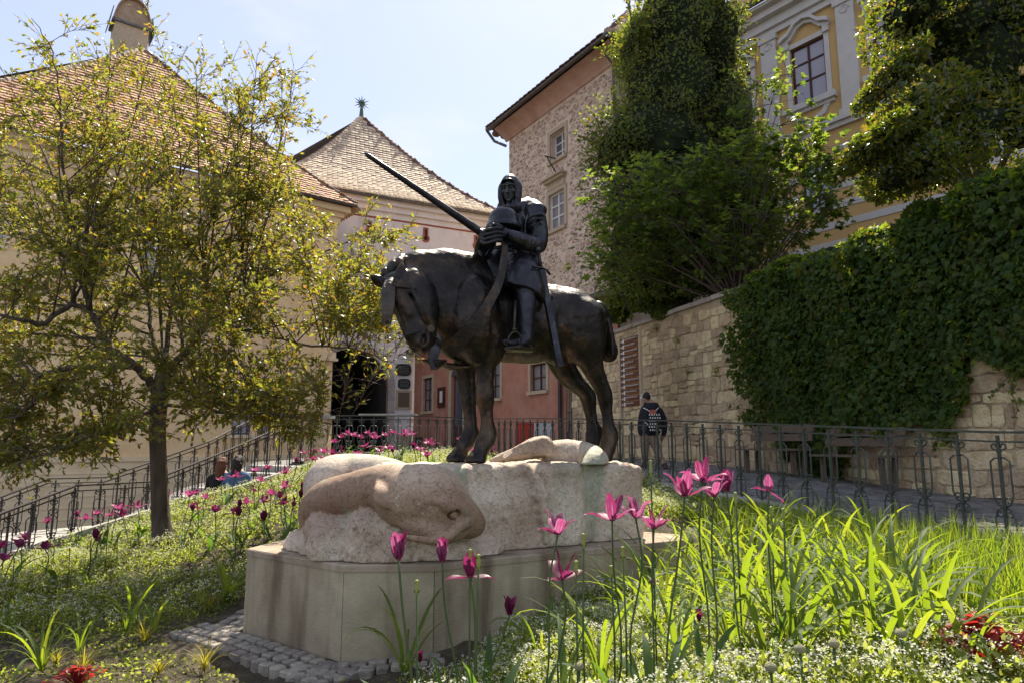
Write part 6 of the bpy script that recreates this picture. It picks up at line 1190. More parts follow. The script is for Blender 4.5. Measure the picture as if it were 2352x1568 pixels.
def maple():
    Y = 15.8; base = atY(1690, 668, Y+.2); base[2] = 4.72; root = empty('maple_shrub', base, 'light green maple shrub with bare fanning stems on top of the retaining wall', 'shrub'); r = random.Random(31)
    hub = [(1445, 420), (1480, 500), (1420, 560), (1500, 590), (1560, 440), (1620, 360), (1560, 520), (1600, 480), (1690, 380), (1740, 430), (1700, 340), (1640, 560), (1780, 360), (1850, 350), (1900, 370), (1840, 410), (1880, 450), (1760, 500), (1800, 530), (1730, 560), (1830, 330), (1440, 500), (1530, 380), (1660, 430), (1900, 480), (1790, 290), (1940, 385), (1410, 610), (1590, 600), (1470, 640), (1520, 540), (1460, 460), (1530, 460), (1640, 480), (1600, 400), (1700, 500), (1560, 640), (1640, 620), (1770, 240), (1810, 170), (1740, 190)]
    tips = [atY(u, v, Y+r.uniform(-.9, .7)) for u, v in hub]; stems(root, base, tips, .035, M['twig'], n=7)
    LP = []; LD = []; mb = MB()
    for t, (u, v) in zip(tips, hub):
        k = 34 if v > 300 else 12
        for q in range(k):
            d = np.array([r.gauss(0, 1), r.gauss(0, .8), r.gauss(0, .55)]); e = t+d*.38; mb.tube([t, (t+e)/2+UZ*.04, e], [.006, .005, .003], 3, False)
            for s_ in range(r.randint(3, 6)): LP.append(e+np.array([r.gauss(0, .08) for _ in range(3)])); LD.append(d+np.array([r.gauss(0, .7), r.gauss(0, .7), -.5]))
    obj('twigs', mb.out(), M['twig'], root); P = np.array(LP); n = len(P); N = rand_dirs(n, 2.2); L = RNG.uniform(.10, .19, n); V, F = lobed_leaves(P, np.array(LD), N, L, MAPLE); tag(obj('crown', (V, F), M['maple'], root), kind='stuff')
maple()
def laurel():
    Y = 10.6; sp = [(2180, 60, 150, 150), (2090, 20, 80, 90, -.4), (2250, 150, 150, 150), (2110, 250, 90, 80, -.5), (2060, 300, 70, 60, -.6), (2200, 300, 140, 110, -.2), (2330, 50, 120, 180), (2380, 250, 130, 150), (2120, 380, 110, 60, -.4), (2040, 180, 30, 40, -.5), (2420, -60, 150, 150), (2250, -60, 150, 100), (2000, 330, 25, 30, -.7), (2075, 395, 60, 50, -.6)]
    bl = blobset(sp, Y, 1.1); b = atY(2260, 470, Y+.5); b[2] = 4.7; root = empty('laurel_tree', b, 'glossy broad-leaved evergreen tree lit yellow-green at its left edge, top right', 'tree')
    obj('trunk', MB().tube([b-UZ*.1, b+UZ*1.5, b+UZ*3.4], [.16, .12, .07], 8).out(), M['bark'], root, True); stems(root, b+UZ*.8, [np.array(c) for c, _, _ in bl], .05, M['bark']); core(bl, root, M['deep'], .58)
    P, D, N = blob_leaves(bl, 26000, .1, noise=.45, nscale=1.9, seed=7, jit=.5, out=.9, droop=.05); n = len(P); L = RNG.uniform(.07, .125, n); V, F = leaf_cloud(P, D, N, L, L*.25, .1, .15); tag(obj('crown', (V, F), M['laurel'], root), kind='stuff')
laurel()
def ivy():
    o, ux, uz, un, L = WALL; root = empty('wall_ivy', o+ux*6+uz*1.5, 'thick curtain of dark green ivy hanging over the retaining wall', 'ivy')
    poly = [(1722, 600), (1716, 760), (1712, 840), (1722, 900), (1735, 960), (1765, 985), (1790, 955), (1815, 985), (1845, 1060), (1870, 1110), (1930, 1110), (1945, 1030), (1990, 985), (2070, 985), (2190, 985), (2215, 925), (2245, 900), (2255, 810), (2290, 815), (2352, 850), (2600, 830), (2700, 300), (1690, 300)]
    k = 90000; s = RNG.uniform(0, 13.5, k); z = RNG.uniform(.3, WZ1-WZ0+.0, k); th = RNG.uniform(0, 1, k)**.5
    base = o+s[:, None]*ux+z[:, None]*uz; uv = proj(base); ed = uv+np.stack([fbm(base, 2.2, 3, 5), fbm(base, 2.2, 3, 9)], -1)*26; ok = inpoly(ed, poly); base, th, z = base[ok], th[ok], z[ok]
    lump = .16+.22*(fbm(base, 1.4, 3, 12)+.5)+.12*np.clip(z-2.5, 0, 2); P = base+un*(th*lump)[:, None]+.03*un; n = len(P); sel = RNG.random(n) < .62; P = P[sel]; n = len(P)
    N = np.tile(un, (n, 1))+RNG.normal(0, .42, (n, 3))+UZ*.45; D = RNG.normal(0, .5, (n, 3)); D[:, 2] -= .9; Ls = RNG.uniform(.045, .13, n)
    V, F = lobed_leaves(P, D, N/np.linalg.norm(N, axis=1, keepdims=True), Ls, IVY); tag(obj('ivy_leaves', (V, F), M['ivy'], root), kind='stuff'); print('ivy', n)
    mb = MB(); r = random.Random(3)
    for _ in range(8): a = r.uniform(.5, 10.5); p = o+ux*a+uz*(4.4)+un*.05; pts = [p+ux*r.gauss(0, .1)*j-uz*.5*j+un*.03 for j in range(r.randint(4, 7))]; mb.tube(pts, [.012]*len(pts), 4)
    LP = []; LD = []
    for _ in range(240):
        a = r.uniform(.2, 10.3); zz = r.uniform(.5, 3.6); p0 = o+ux*a+uz*zz
        if not inpoly(proj(p0), poly): continue
        if inpoly(proj(p0-uz*.35), poly) and inpoly(proj(p0+ux*.3), poly) and r.random() < .8: continue
        p = p0+un*r.uniform(.08, .25); pts = [p]; d = np.array([r.gauss(0, .25), r.gauss(0, .15), -1.])
        for j in range(r.randint(3, 8)): d = d+np.array([r.gauss(0, .3), r.gauss(0, .2), -.05]); d /= np.linalg.norm(d); pts.append(pts[-1]+d*.11)
        mb.tube(pts, [.006]*len(pts), 3, False)
        for q in pts[1:]:
            for _2 in range(2): LP.append(q+np.array([r.gauss(0, .02) for _3 in range(3)])); LD.append(np.array([r.gauss(0, .8), r.gauss(-.3, .4), r.gauss(-.3, .5)]))
    obj('hanging_stems', mb.out(), M['twig'], root); q = len(LP)
    if q: V, F = lobed_leaves(np.array(LP), np.array(LD), np.tile(un, (q, 1))+RNG.normal(0, .4, (q, 3))+UZ*.4, RNG.uniform(.05, .10, q), IVY); tag(obj('shoot_leaves', (V, F), M['ivy'], root), kind='stuff')
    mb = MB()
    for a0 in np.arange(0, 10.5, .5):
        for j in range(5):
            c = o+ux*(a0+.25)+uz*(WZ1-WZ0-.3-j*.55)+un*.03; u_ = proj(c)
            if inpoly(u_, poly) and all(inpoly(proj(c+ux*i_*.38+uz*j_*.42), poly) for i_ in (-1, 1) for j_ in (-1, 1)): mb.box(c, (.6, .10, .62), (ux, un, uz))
    tag(obj('stems_behind_leaves', mb.out(), M['deep'], root), kind='stuff')  # plain dark boxes, painted as the shade behind the ivy leaves
    # mound along the wall top
    sp = []
    bl = []
    for a, h, d in [(.4, .55, .9), (1.4, .6, .9), (2.4, .62, .9), (3.4, .55, .8), (4.4, .52, .8), (5.4, .46, .7), (6.4, .42, .6), (7.4, .36, .6), (8.3, .32, .5), (9.2, .28, .5), (9.9, .22, .4)]: bl.append((o+ux*a+uz*(WZ1-WZ0+.02)-un*.18, (.75, .7*d, h), 1.))
    bl2 = [(c, (r_[0], r_[1], r_[2]), w) for c, r_, w in bl]; P, D, N = blob_leaves(bl2, 30000, .1, noise=.35, nscale=1.6, seed=17, jit=.45); n = len(P); Ls = RNG.uniform(.06, .12, n); V, F = lobed_leaves(P, D, N, Ls, IVY); tag(obj('ivy_leaves', (V, F), M['ivy'], root), kind='stuff'); core(bl2, root, M['deep'], .72)
ivy()
def wall_bush():
    for i, (sp, lab, Y, m) in enumerate((([(1415, 715, 36, 30), (1450, 690, 40, 28)], 'small dark round ivy bush at the far end of the wall top', 19.6, 'ivy'), ([(1500, 690, 50, 30), (1560, 665, 60, 36), (1620, 650, 60, 30), (1530, 720, 34, 16)], 'feathery mid-green shrub spilling over the wall top under the tall dark tree', 17.6, 'maple'))):
        bl = blobset(sp, Y, .6); b = atY(*sp[0][:2], Y); b[2] = 4.7; root = empty('wall_bush', b, lab, 'shrub'); core(bl, root, M['deep'], .6); P, D, N = blob_leaves(bl, 6500, .1, noise=.4, seed=20+i); n = len(P); L = RNG.uniform(.06, .11, n); V, F = leaf_cloud(P, D, N, L, L*.3); tag(obj('foliage', (V, F), M[m], root), kind='stuff')
wall_bush()
# little plants rooted in the wall
for (x, y) in ((1512*1.063, 800), (1688, 908), (1755, 905), (1660, 830)):
    o, ux, uz, un, L = WALL; p = atP(x*.9408, y*.9408, o, un); r_ = empty('wall_fern', p, 'tiny green plant growing from a joint of the stone wall', 'plant', 'tiny plants in the stone wall'); n = 60; P = p+RNG.normal(0, .05, (n, 3))+un*.06; D = RNG.normal(0, 1, (n, 3))+un*.6; V, F = leaf_cloud(P, D, rand_dirs(n, 1), RNG.uniform(.04, .08, n), .012); tag(obj('leaves', (V, F), M['cover'], r_), kind='stuff')

# ============================================================ flower bed
def ray_bed(u, v, h=0., y0=1.6, y1=13.2):
    d = ray(u, v); Y = np.linspace(y0, y1, 500); P = EYE+d*(Y/d[1])[:, None]; g = P[:, 2]-(bedz(P[:, 0], P[:, 1])+h); i = np.argmax(g < 0)
    if not (g < 0).any(): i = int(np.argmin(g))
    return P[i]
STATUE_HULL = [tuple(q) for q in [c0 for c0 in PL]]
def free(x, y):
    """in the bed, off the plinth"""
    q = np.stack([x, y], -1); c = sum(PL)/len(PL); big = [tuple(c+(p-c)*1.02) for p in PL]; d = np.min(np.linalg.norm(q[..., None, :]-np.array([(-4.7, 9.)]), axis=-1), -1) > .22
    hq = np.array([2.28, 3.2]); return in_bed(x, y, .05) & ~inpoly(q, big) & d & ((np.hypot(x-hq[0], y-hq[1]) > .16))
def cobz(x, y):
    q = np.stack([x, y], -1); c = sum(PL)/len(PL); k = [tuple(c+(p-c)*1.0) for p in PL]
    a = PL[6]; b = PL[0]; e = PL[1]; f = PL[2]; r = np.full(np.shape(x), 9.)
    for p0, p1 in ((a, b), (b, e), (e, f)):
        d = (p1-p0); L = d@d; t = np.clip(((q-p0)@d)/L, 0, 1); r = np.minimum(r, np.linalg.norm(q-(p0+t[..., None]*d), axis=-1))
    return r < .5
def ribbon_leaf(L, w, bend, twist=0., fold=.25, n=9, tipd=1.6, start=.15):
    """arching strap leaf from the origin towards +x; V-folded"""
    V = []; ang = math.pi/2-start; x = z = 0.
    for i in range(n+1):
        t = i/n; wd = w*(.75+.5*t if t < .4 else .95)*(1-max(0, (t-.45)/.55)**2.2)/2+.0006; s = math.sin(twist*t); c = math.cos(twist*t); nx, nz = -math.sin(ang), math.cos(ang)
        V += [(x-nx*0+fold*wd*nx, -wd*c, z+fold*wd*nz+wd*s*.5), (x, 0, z), (x+fold*wd*nx, wd*c, z+fold*wd*nz-wd*s*.5)]
        x += math.cos(ang)*L/n; z += math.sin(ang)*L/n; ang -= bend/n*(.35+tipd*t*t*1.0+.3)
    F = []
    for i in range(n): a = i*3; F += [[a, a+1, a+4, a+3], [a+1, a+2, a+5, a+4]]
    return np.array(V), F
def strap_protos():
    out = []; r = random.Random(41)
    for k in range(7):
        root = empty('strap_leaf_plant', (0, 0, -50), None, 'plant'); n = (12, 14, 11, 13, 10, 15, 12)[k]
        for i in range(n):
            L = r.uniform(.32, .60); V, F = ribbon_leaf(L, r.uniform(.011, .026), r.choice([r.uniform(.7, 1.6), r.uniform(1.6, 3.2)]), r.uniform(-.8, .8), start=r.uniform(.05, .5)); a = 2*math.pi*(i+r.uniform(-.3, .3))/n; o = inst('leaf', mesh('leaf', V, F, M['strap'], True), root, (math.cos(a)*.015, math.sin(a)*.015, 0), (0, 0, a), (1, 1, 1))
        out.append(root)
    return out
SP = strap_protos()
def place(proto, p, rz, s, lab, group=None, first=set(), tilt=0):
    o = proto if proto.name not in first else copy_tree(proto); first.add(proto.name); o.location = p; o.rotation_euler = (random.uniform(-tilt, tilt), random.uniform(-tilt, tilt), rz); o.scale = (s, s, s); o['label'] = lab
    if group: o['group'] = group
    elif 'group' in o: del o['group']
    ORG[o.name] = np.array(p); return o
r = random.Random(77); PLACED = []
strap_spots = [(1480, 1400), (1530, 1440), (1600, 1330), (1650, 1390), (1700, 1300), (1740, 1360), (1790, 1420), (1840, 1330), (1870, 1460), (1900, 1380), (1760, 1480), (1950, 1290), (1980, 1420), (2010, 1340), (1640, 1470), (2060, 1460), (2100, 1380), (1690, 1530), (1560, 1540), (1830, 1540), (1930, 1520), (2010, 1545), (2130, 1530), (1610, 1270), (1780, 1280), (1870, 1290), (1240, 1545), (1380, 1560), (930, 1550), (1500, 1500), (2230, 1560), (1700, 1420), (1820, 1390), (1660, 1310), (2080, 1560), (1770, 1560), (1455, 1460), (1510, 1350), (1560, 1400), (1590, 1480), (1640, 1430), (1720, 1440), (1760, 1320), (1800, 1500), (1850, 1440), (1890, 1420), (1920, 1330), (1960, 1480), (1990, 1500), (2040, 1400), (1820, 1300), (1730, 1250), (1670, 1250), (1960, 1350), (2060, 1330), (2110, 1470), (2000, 1280), (1900, 1240), (1560, 1300), (1640, 1360)]
for i, (u, v) in enumerate(strap_spots):
    p = ray_bed(u, v, .04); near = v > 1450
    place(SP[i % 7], p, r.uniform(0, 6.3), r.uniform(1.0, 1.3), 'clump of arching yellow-green strap leaves among white flowers, right of the plinth', 'strap-leaved clumps right of the plinth', tilt=.12)
for (u, v, s, lab) in ((520, 1385, 1.15, 'broad green strap-leaved clump against the left side of the plinth'), (290, 1450, 1.1, 'drooping grey-green strap-leaved clump in the shaded left bed'), (95, 1545, 1.0, 'strap-leaved clump in the bottom left corner'), (355, 1455, .7, 'small strap-leaved clump left of the cobbles with yellowing leaf'), (180, 1500, .8, 'low strap-leaved clump in shade at lower left'), (15, 1450, .9, 'strap-leaved clump cut by the left edge of the photo'), (440, 1290, .7, 'strap-leaved clump just right of the tree trunk')):
    place(SP[r.randrange(7)], ray_bed(u, v, .0), r.uniform(0, 6.3), s, lab, tilt=.15)
# tulips
def petal_geo(L, w, curl, cup, n=6):
    V = []; x = z = 0.; ang = math.pi/2-cup
    for i in range(n+1):
        t = i/n; wd = w*math.sin(math.pi*min(t*.86+.10, 1))**.75/2; f = .35*wd
        nx, nz = -math.sin(ang), math.cos(ang); wv = .0035*math.sin(7*t+cup*9); V += [(x+nx*(f+wv), -wd*(1+.1*math.sin(11*t+cup*5)), z+nz*(f+wv)), (x, 0, z), (x+nx*(f-wv), wd*(1+.1*math.sin(9*t+cup*7)), z+nz*(f-wv))]; x += math.cos(ang)*L/n; z += math.sin(ang)*L/n; ang += curl[0]/n if t < .5 else -curl[1]/n
    return np.array(V), [q for i in range(n) for q in ([i*3, i*3+1, i*3+4, i*3+3], [i*3+1, i*3+2, i*3+5, i*3+4])]
TKIND = {'open': ([(.9, .6, 1.3), (.7, .6, 1.6), (1.1, .5, .9), (.5, .4, 1.2), (1.25, .4, 1.3), (.8, .7, 1.8)], 1.15), 'cup': ([(.30, .5, .5), (.35, .5, .6), (.25, .5, .4), (.55, .4, .9), (.3, .5, .5), (.4, .5, .6)], 1.), 'wide': ([(1.3, .5, 1.5), (1.1, .7, 2.), (.6, .4, .4), (1.45, .6, 1.), (1.2, .5, 1.9), (.3, .4, .4)], 1.2), 'tatty': ([(1.5, .2, 1.5), (.3, .4, .4), (1.9, .2, .9), (.5, .3, .7)], .95)}
def tulip(kind, dark=False, h=.55, full=True, seed=0, lean=.10):
    r = random.Random(seed); root = empty('tulip', (0, 0, -60), None, 'tulip'); ps, sc_ = TKIND[kind]; m = M['petal_dark'] if dark else M['petal']
    top = np.array((r.uniform(-lean, lean), r.uniform(-lean, lean), h)); st = bez([(0, 0, -.03), top*.35+np.array((r.uniform(-.035, .035), r.uniform(-.035, .035), 0)), top*.75+np.array((r.uniform(-.02, .02), r.uniform(-.02, .02), 0)), top], 4); b = MB().tube(st, [.0045]*len(st), 5); obj('stem', b.out(), M['stem'], root, True, local=True)
    pm = MB()
    for i, (cup, c0, c1_) in enumerate(ps):
        cup *= r.uniform(.85, 1.2); V, F = petal_geo(.098*sc_*r.uniform(.9, 1.1), .046*r.uniform(.85, 1.1), (c0, c1_), cup); a = 2*math.pi*i/len(ps)+r.uniform(-.25, .25)
        if full: inst('petal', mesh('petal', V, F, m, True), root, top, (r.uniform(-.12, .12), 0, a))
        else:
            ca, sa = math.cos(a), math.sin(a); pm.add([(v[0]*ca-v[1]*sa+top[0], v[0]*sa+v[1]*ca+top[1], v[2]+top[2]) for v in V], F)
    if not full: obj('flower', pm.out(), m, root, True, local=True)
    obj('pistil', MB().tube([top, top+UZ*.022, top+UZ*.026], [.004, .0035, .006], 5).out(), M['pistil'], root, True, local=True)
    for k in range(2):
        V, F = ribbon_leaf(r.uniform(.28, .46), r.uniform(.03, .05), r.uniform(.3, 1.4), r.uniform(-.5, .5), start=r.uniform(.12, .4)); inst('leaf', mesh('leaf', V, F, M['tulipleaf'], True), root, (0, 0, 0), (0, 0, r.uniform(0, 6.3)))
    return root
def plant_tulip(kind, u, v, Y, dark, full, lab, group=None, seed=0, proto=None, s=1.):
    if Y: p = atY(u, v, Y)
    else: u += random.uniform(-7, 7); v += random.uniform(-9, 7); p = ray_bed(u, v, random.uniform(.36, .52)*s)
    gz = float(bedz(p[0], p[1])); h = p[2]-gz
    if proto is None: o = tulip(kind, dark, h/s, full, seed)
    else: o = copy_tree(proto)
    # the head sits where measured: shift the foot by the stem's lean
    rz = random.uniform(0, 6.3); tp = [c for c in o.children if 'stem' in c.name][0].data.vertices[-1].co; k_ = s if proto is None else 1.35
    o.location = (p[0]-(tp.x*math.cos(rz)-tp.y*math.sin(rz))*k_, p[1]-(tp.x*math.sin(rz)+tp.y*math.cos(rz))*k_, gz); o.rotation_euler[2] = rz; o.scale = (s, s, s) if proto is None else (1.35, 1.35, h/.5); o['label'] = lab
    if group: o['group'] = group
    return o
fg = [('cup', 918, 1285, 2.5, 0, 'magenta cup-shaped tulip in front of the plinth, leftmost of the tall foreground tulips', 1.), ('cup', 1018, 1290, 2.55, 0, 'half-open magenta tulip in front of the plinth with one petal bent right', .9), ('tatty', 1083, 1325, 2.6, 1, 'ragged purple tulip with one upright petal before the plinth', 1.), ('open', 1283, 1228, 2.5, 0, 'wide-open magenta tulip in front of the boulder', 0.85), ('wide', 1290, 1332, 2.7, 1, 'low dark purple tulip with drooping petals below the open magenta one', 1.), ('wide', 1408, 1195, 2.65, 0, 'spreading magenta tulip at the right end of the boulder, left of its neighbours', .85), ('open', 1462, 1190, 2.75, 0, 'pinkish magenta tulip in the middle of the group at the plinth\'s right end', 0.85), ('wide', 1502, 1215, 2.6, 0, 'tulip with one long petal drooping toward the plinth top', .8), ('open', 1572, 1140, 2.45, 0, 'pale magenta tulip lowest in the cluster right of the boulder', .9), ('wide', 1612, 1106, 2.6, 0, 'tallest open magenta tulip right of the boulder before the railing', .85), ('cup', 1668, 1128, 2.6, 0, 'upright magenta tulip at the right of the cluster before the railing', .8), ('open', 1642, 1142, 2.5, 0, 'pale magenta tulip in the middle of the cluster right of the boulder', .75), ('tatty', 1764, 1128, 2.9, 0, 'lone magenta tulip with two curved petals right of the cluster', .8), ('cup', 1170, 1412, 3.6, 1, 'small dark magenta tulip low against the plinth face', .95), ('cup', 1498, 1350, 3.4, 1, 'tiny nearly black tulip bud among white flowers', .5), ('cup', 1605, 1425, 3.0, 1, 'wilted dark purple bloom sunk among the white flowers', .5), ('cup', 965, 1520, 3.0, 1, 'withered dark bloom low in the flowers at the plinth corner', .5)]
for i, (k, u, v, Y, dk, lab, s) in enumerate(fg): plant_tulip(k, u, v, Y, bool(dk), True, lab, seed=100+i, s=s)
protos = [tulip(k, d, .5, False, 200+i) for i, (k, d) in enumerate([('open', 0), ('wide', 0), ('cup', 0), ('open', 0), ('tatty', 1), ('cup', 1), ('wide', 1), ('wide', 0)])]
bt = [(5, 1265, 0), (14, 1285, 0), (60, 1240, 1), (48, 1262, 0), (110, 1255, 1), (175, 1190, 2), (200, 1192, 1), (222, 1190, 0), (252, 1180, 1), (268, 1178, 0), (287, 1175, 3), (310, 1165, 1), (345, 1180, 2), (236, 1232, 4), (215, 1238, 5), (430, 1140, 3), (455, 1132, 0), (470, 1140, 1), (440, 1165, 2), (452, 1170, 4), (500, 1170, 0), (545, 1098, 1), (515, 1112, 0), (540, 1178, 4), (548, 1190, 5), (604, 1190, 5), (608, 1160, 1), (640, 1150, 0), (650, 1160, 6), (650, 1090, 1), (622, 1080, 0), (585, 1090, 3), (600, 1105, 1), (690, 1060, 2), (700, 1035, 0), (716, 1060, 1), (725, 1040, 3), (575, 1130, 4), (690, 1120, 5), (655, 1125, 1), (780, 1004, 0), (796, 1000, 1), (812, 1005, 3), (830, 1000, 0), (850, 1002, 7), (868, 998, 1), (885, 1006, 0), (905, 1000, 3), (922, 1004, 1), (938, 1000, 0), (948, 995, 7), (790, 1034, 4), (905, 1046, 5), (870, 1042, 6), (965, 1028, 1), (978, 1042, 0), (1052, 1010, 2), (842, 1028, 1), (762, 1022, 0), (742, 1042, 3), (826, 1046, 0), (952, 1030, 5), (1088, 1046, 1), (1122, 1046, 2), (800, 1055, 1), (760, 1052, 6), (890, 1030, 7), (985, 1025, 1), (672, 1148, 4), (618, 1130, 0), (566, 1150, 1), (715, 1085, 5), (735, 1065, 0)]
for i, (u, v, k) in enumerate(bt):
    side = 'beside the stair railing behind the tree trunk' if u < 360 else 'between the trunk and the boulder' if u < 700 else 'on the crest behind the boulder'
    g = 'tulips along the stair edge left of the trunk' if u < 360 else 'tulips between the trunk and the boulder' if u < 700 else 'tulips on the crest behind the boulder'
    dk = k in (4, 5, 6); o = plant_tulip(None, u, v, None, dk, False, ('dark purple wilting tulip ' if dk else 'open magenta tulip ')+side, ('dark ' if dk else 'magenta ')+g, proto=protos[k], s=1.0)
for p in protos:                                         # the prototypes take spots of their own
    pass
for p, (u, v) in zip(protos, ((130, 1215), (395, 1150), (670, 1075), (1000, 1035), (560, 1180), (690, 1160), (300, 1200), (860, 1018))):
    q = ray_bed(u, v, .42); gz = float(bedz(q[0], q[1])); p.location = (q[0], q[1], gz); dk = p in protos[4:7]; p['label'] = ('dark purple wilting tulip ' if dk else 'open magenta tulip ')+('beside the stair railing behind the tree trunk' if u < 360 else 'between the trunk and the boulder' if u < 700 else 'on the crest behind the boulder'); p['group'] = ('dark ' if dk else 'magenta ')+('tulips along the stair edge left of the trunk' if u < 360 else 'tulips between the trunk and the boulder' if u < 700 else 'tulips on the crest behind the boulder')
# spent stems with yellow-green seed heads
def pod():
    root = empty('seed_head', (0, 0, -60), None, 'seed head'); obj('stem', MB().tube([(0, 0, -.03), (.006, .004, .28), (0, 0, .55)], .004, 5).out(), M['stem'], root, True, local=True); obj('pod', MB().lathe([(.003, -.02), (.007, -.012), (.0075, .01), (.006, .02), (.0095, .026), (.002, .03)], (0, 0, .565), 7).out(), M['podc'], root, True, local=True); b = MB()
    for k in range(5): a = k*1.3; b.tube([(0, 0, .545), (.012*math.cos(a), .012*math.sin(a), .56)], .0012, 3)
    obj('stamens', b.out(), M['deep'], root, local=True); return root
M['podc'] = plain('green_pod', (.26, .30, .07), .6); PD = pod(); used = False
for i, (u, v, Y, w) in enumerate([(*c3(956, 790), 2.5, 'just right of the leftmost foreground tulip'), (*c3(1222, 640), 2.6, 'left of the ragged purple tulip pair'), (*c3(1264, 665), 2.55, 'right of the ragged purple tulip'), (*c3(1788, 560), 2.6, 'standing against the boulder right of the open tulip'), (*c3(1752, 690), 2.6, 'beside the low dark tulip'), (*c3(1985, 620), 2.7, 'below the tulips at the plinth\'s right end'), (*c3(1928, 710), 2.7, 'in front of the plinth, below its right-end tulips'), (*c3(2124, 200), 3.2, 'tall against the railing right of the boulder'), (1818*.99, 1185, 2.8, 'right of the tulip cluster before the railing'), (1790*.99, 1180, 3.0, 'behind the tulip cluster'), (1690, 1150, 2.9, 'close to the upright tulip of the cluster')]):
    p = atY(u, v, Y); gz = float(bedz(p[0], p[1])); o = PD if not used else copy_tree(PD); used = True; o.location = (p[0], p[1], gz); o.scale = (1, 1, max(.3, (p[2]-gz)/.565)); o.rotation_euler[2] = i; o['label'] = 'spent tulip stem with yellowish seed head '+w
for (u, v) in [(8, 1260), (160, 1265), (125, 1240), (208, 1250), (32, 1290), (245, 1240), (270, 1235), (320, 1210), (425, 1200), (600, 1060), (980, 1010), (1010, 1030), (1030, 1050), (1080, 1020), (640, 1100), (720, 1100)]:
    p = ray_bed(u, v, .38); gz = float(bedz(p[0], p[1])); o = copy_tree(PD); o.location = (p[0], p[1], gz); o.scale = (1.2, 1.2, .7); o['label'] = 'thin spent stem with a small seed head among the farther tulips'; o['group'] = 'spent stems among the farther tulips'
# allium buds
ab = empty('allium_bud', (0, 0, -60), None, 'flower bud'); obj('stem', MB().tube([(0, 0, -.02), (.005, 0, .15), (0, 0, .30)], .005, 5).out(), M['stem'], ab, True, local=True); obj('bud', MB().lathe([(.004, -.018), (.014, -.012), (.019, 0), (.015, .013), (.004, .02), (.001, .026)], (0, 0, .315), 10).out(), M['budgrey'], ab, True, local=True); used = False
for i, (u, v) in enumerate([(1905, 1285), (1850, 1330), (1990, 1390), (2070, 1455), (1915, 1475), (1838, 1490), (1770, 1530), (1940, 1260), (1330, 1530), (785, 1660*.94), (700, 1400), (2050, 1305)]):
    p = ray_bed(u, v, .24); gz = float(bedz(p[0], p[1])); o = ab if not used else copy_tree(ab); used = True; o.location = (p[0], p[1], gz); o.scale = (1, 1, .75); o.rotation_euler[2] = i; o['label'] = 'round greyish allium bud on a green stalk among strap leaves'; o['group'] = 'allium buds among the strap leaves'
# red heucheras
def heuchera(p, s, lab, seed):
    root = empty('red_leaved_plant', p, lab, 'plant'); r = random.Random(seed); ms = []
    for k in range(3):
        sp = [(math.cos(a)*.5*(1+.12*(j % 2)), math.sin(a)*.5*(1+.12*(j % 2))) for j, a in enumerate(np.linspace(-2.6, 2.6, 13))]; V = [(0, 0, 0)]+[(x, y, .06*math.sin(6*x+k)-.1*abs(y)) for x, y in sp]; ms.append(mesh('leaf', np.array(V), [[0, i, i+1] for i in range(1, 13)], M['heuchera']))
    st = MB()
    for k in range(95):
        a = r.uniform(0, 6.28); d = abs(r.gauss(0, .085))*s+.01; z = (.09+.10*math.exp(-(d/.11)**2)+r.uniform(-.035, .035))*s; l = r.uniform(.032, .060)*s; q = (math.cos(a)*d*1.5, math.sin(a)*d*1.2, z); inst('leaf', ms[k % 3], root, q, (r.uniform(-.8, .8), r.uniform(-.7, .7), a), (l, l, l)); st.tube([(0, 0, -.01), (q[0]*.6, q[1]*.6, z*.7), (q[0], q[1], z)], .0018, 3, False)
    tag(obj('stalks', st.out(), M['heuchera'], root, local=True), kind='stuff')
heuchera(ray_bed(2255, 1500, .12)-UZ*.12, 1.15, 'crimson leaved plant in the lower right corner', 3); heuchera(ray_bed(175, 1576, .0), .55, 'small red leaved plant at the bottom edge, lower left', 5)
# yellow grass tufts
for i, (u, v, s, w) in enumerate([(480, 1395, .9, 'nearest the broad clump by the plinth'), (470, 1535, 1.15, 'largest, at the bottom left of the cobbles'), (330, 1470, .9, 'right of the drooping shaded clump'), (365, 1545, .85, 'small, left of the largest tuft'), (190, 1540, 1., 'pale, at lower left'), (130, 1520, .7, 'faint, in the shaded lower left'), (2235, 1555*.985, .6, 'beside the crimson plant')]):
    p = ray_bed(u, v, .02)-UZ*.02; root = empty('yellow_grass_tuft', p, 'tuft of yellow grass on bare soil, '+w, 'grass tuft'); mb = MB(); rr = random.Random(i+50)
    for k in range(46): V, F = ribbon_leaf(rr.uniform(.10, .24)*s, .006, rr.uniform(.6, 2.2), n=5, start=rr.uniform(.05, .7)); a = rr.uniform(0, 6.28); ca, sa = math.cos(a), math.sin(a); mb.add([(x*ca-y*sa+p[0], x*sa+y*ca+p[1], z+p[2]) for x, y, z in V], F)
    tag(obj('blades', mb.out(), M['yellowgrass'], root), kind='stuff')
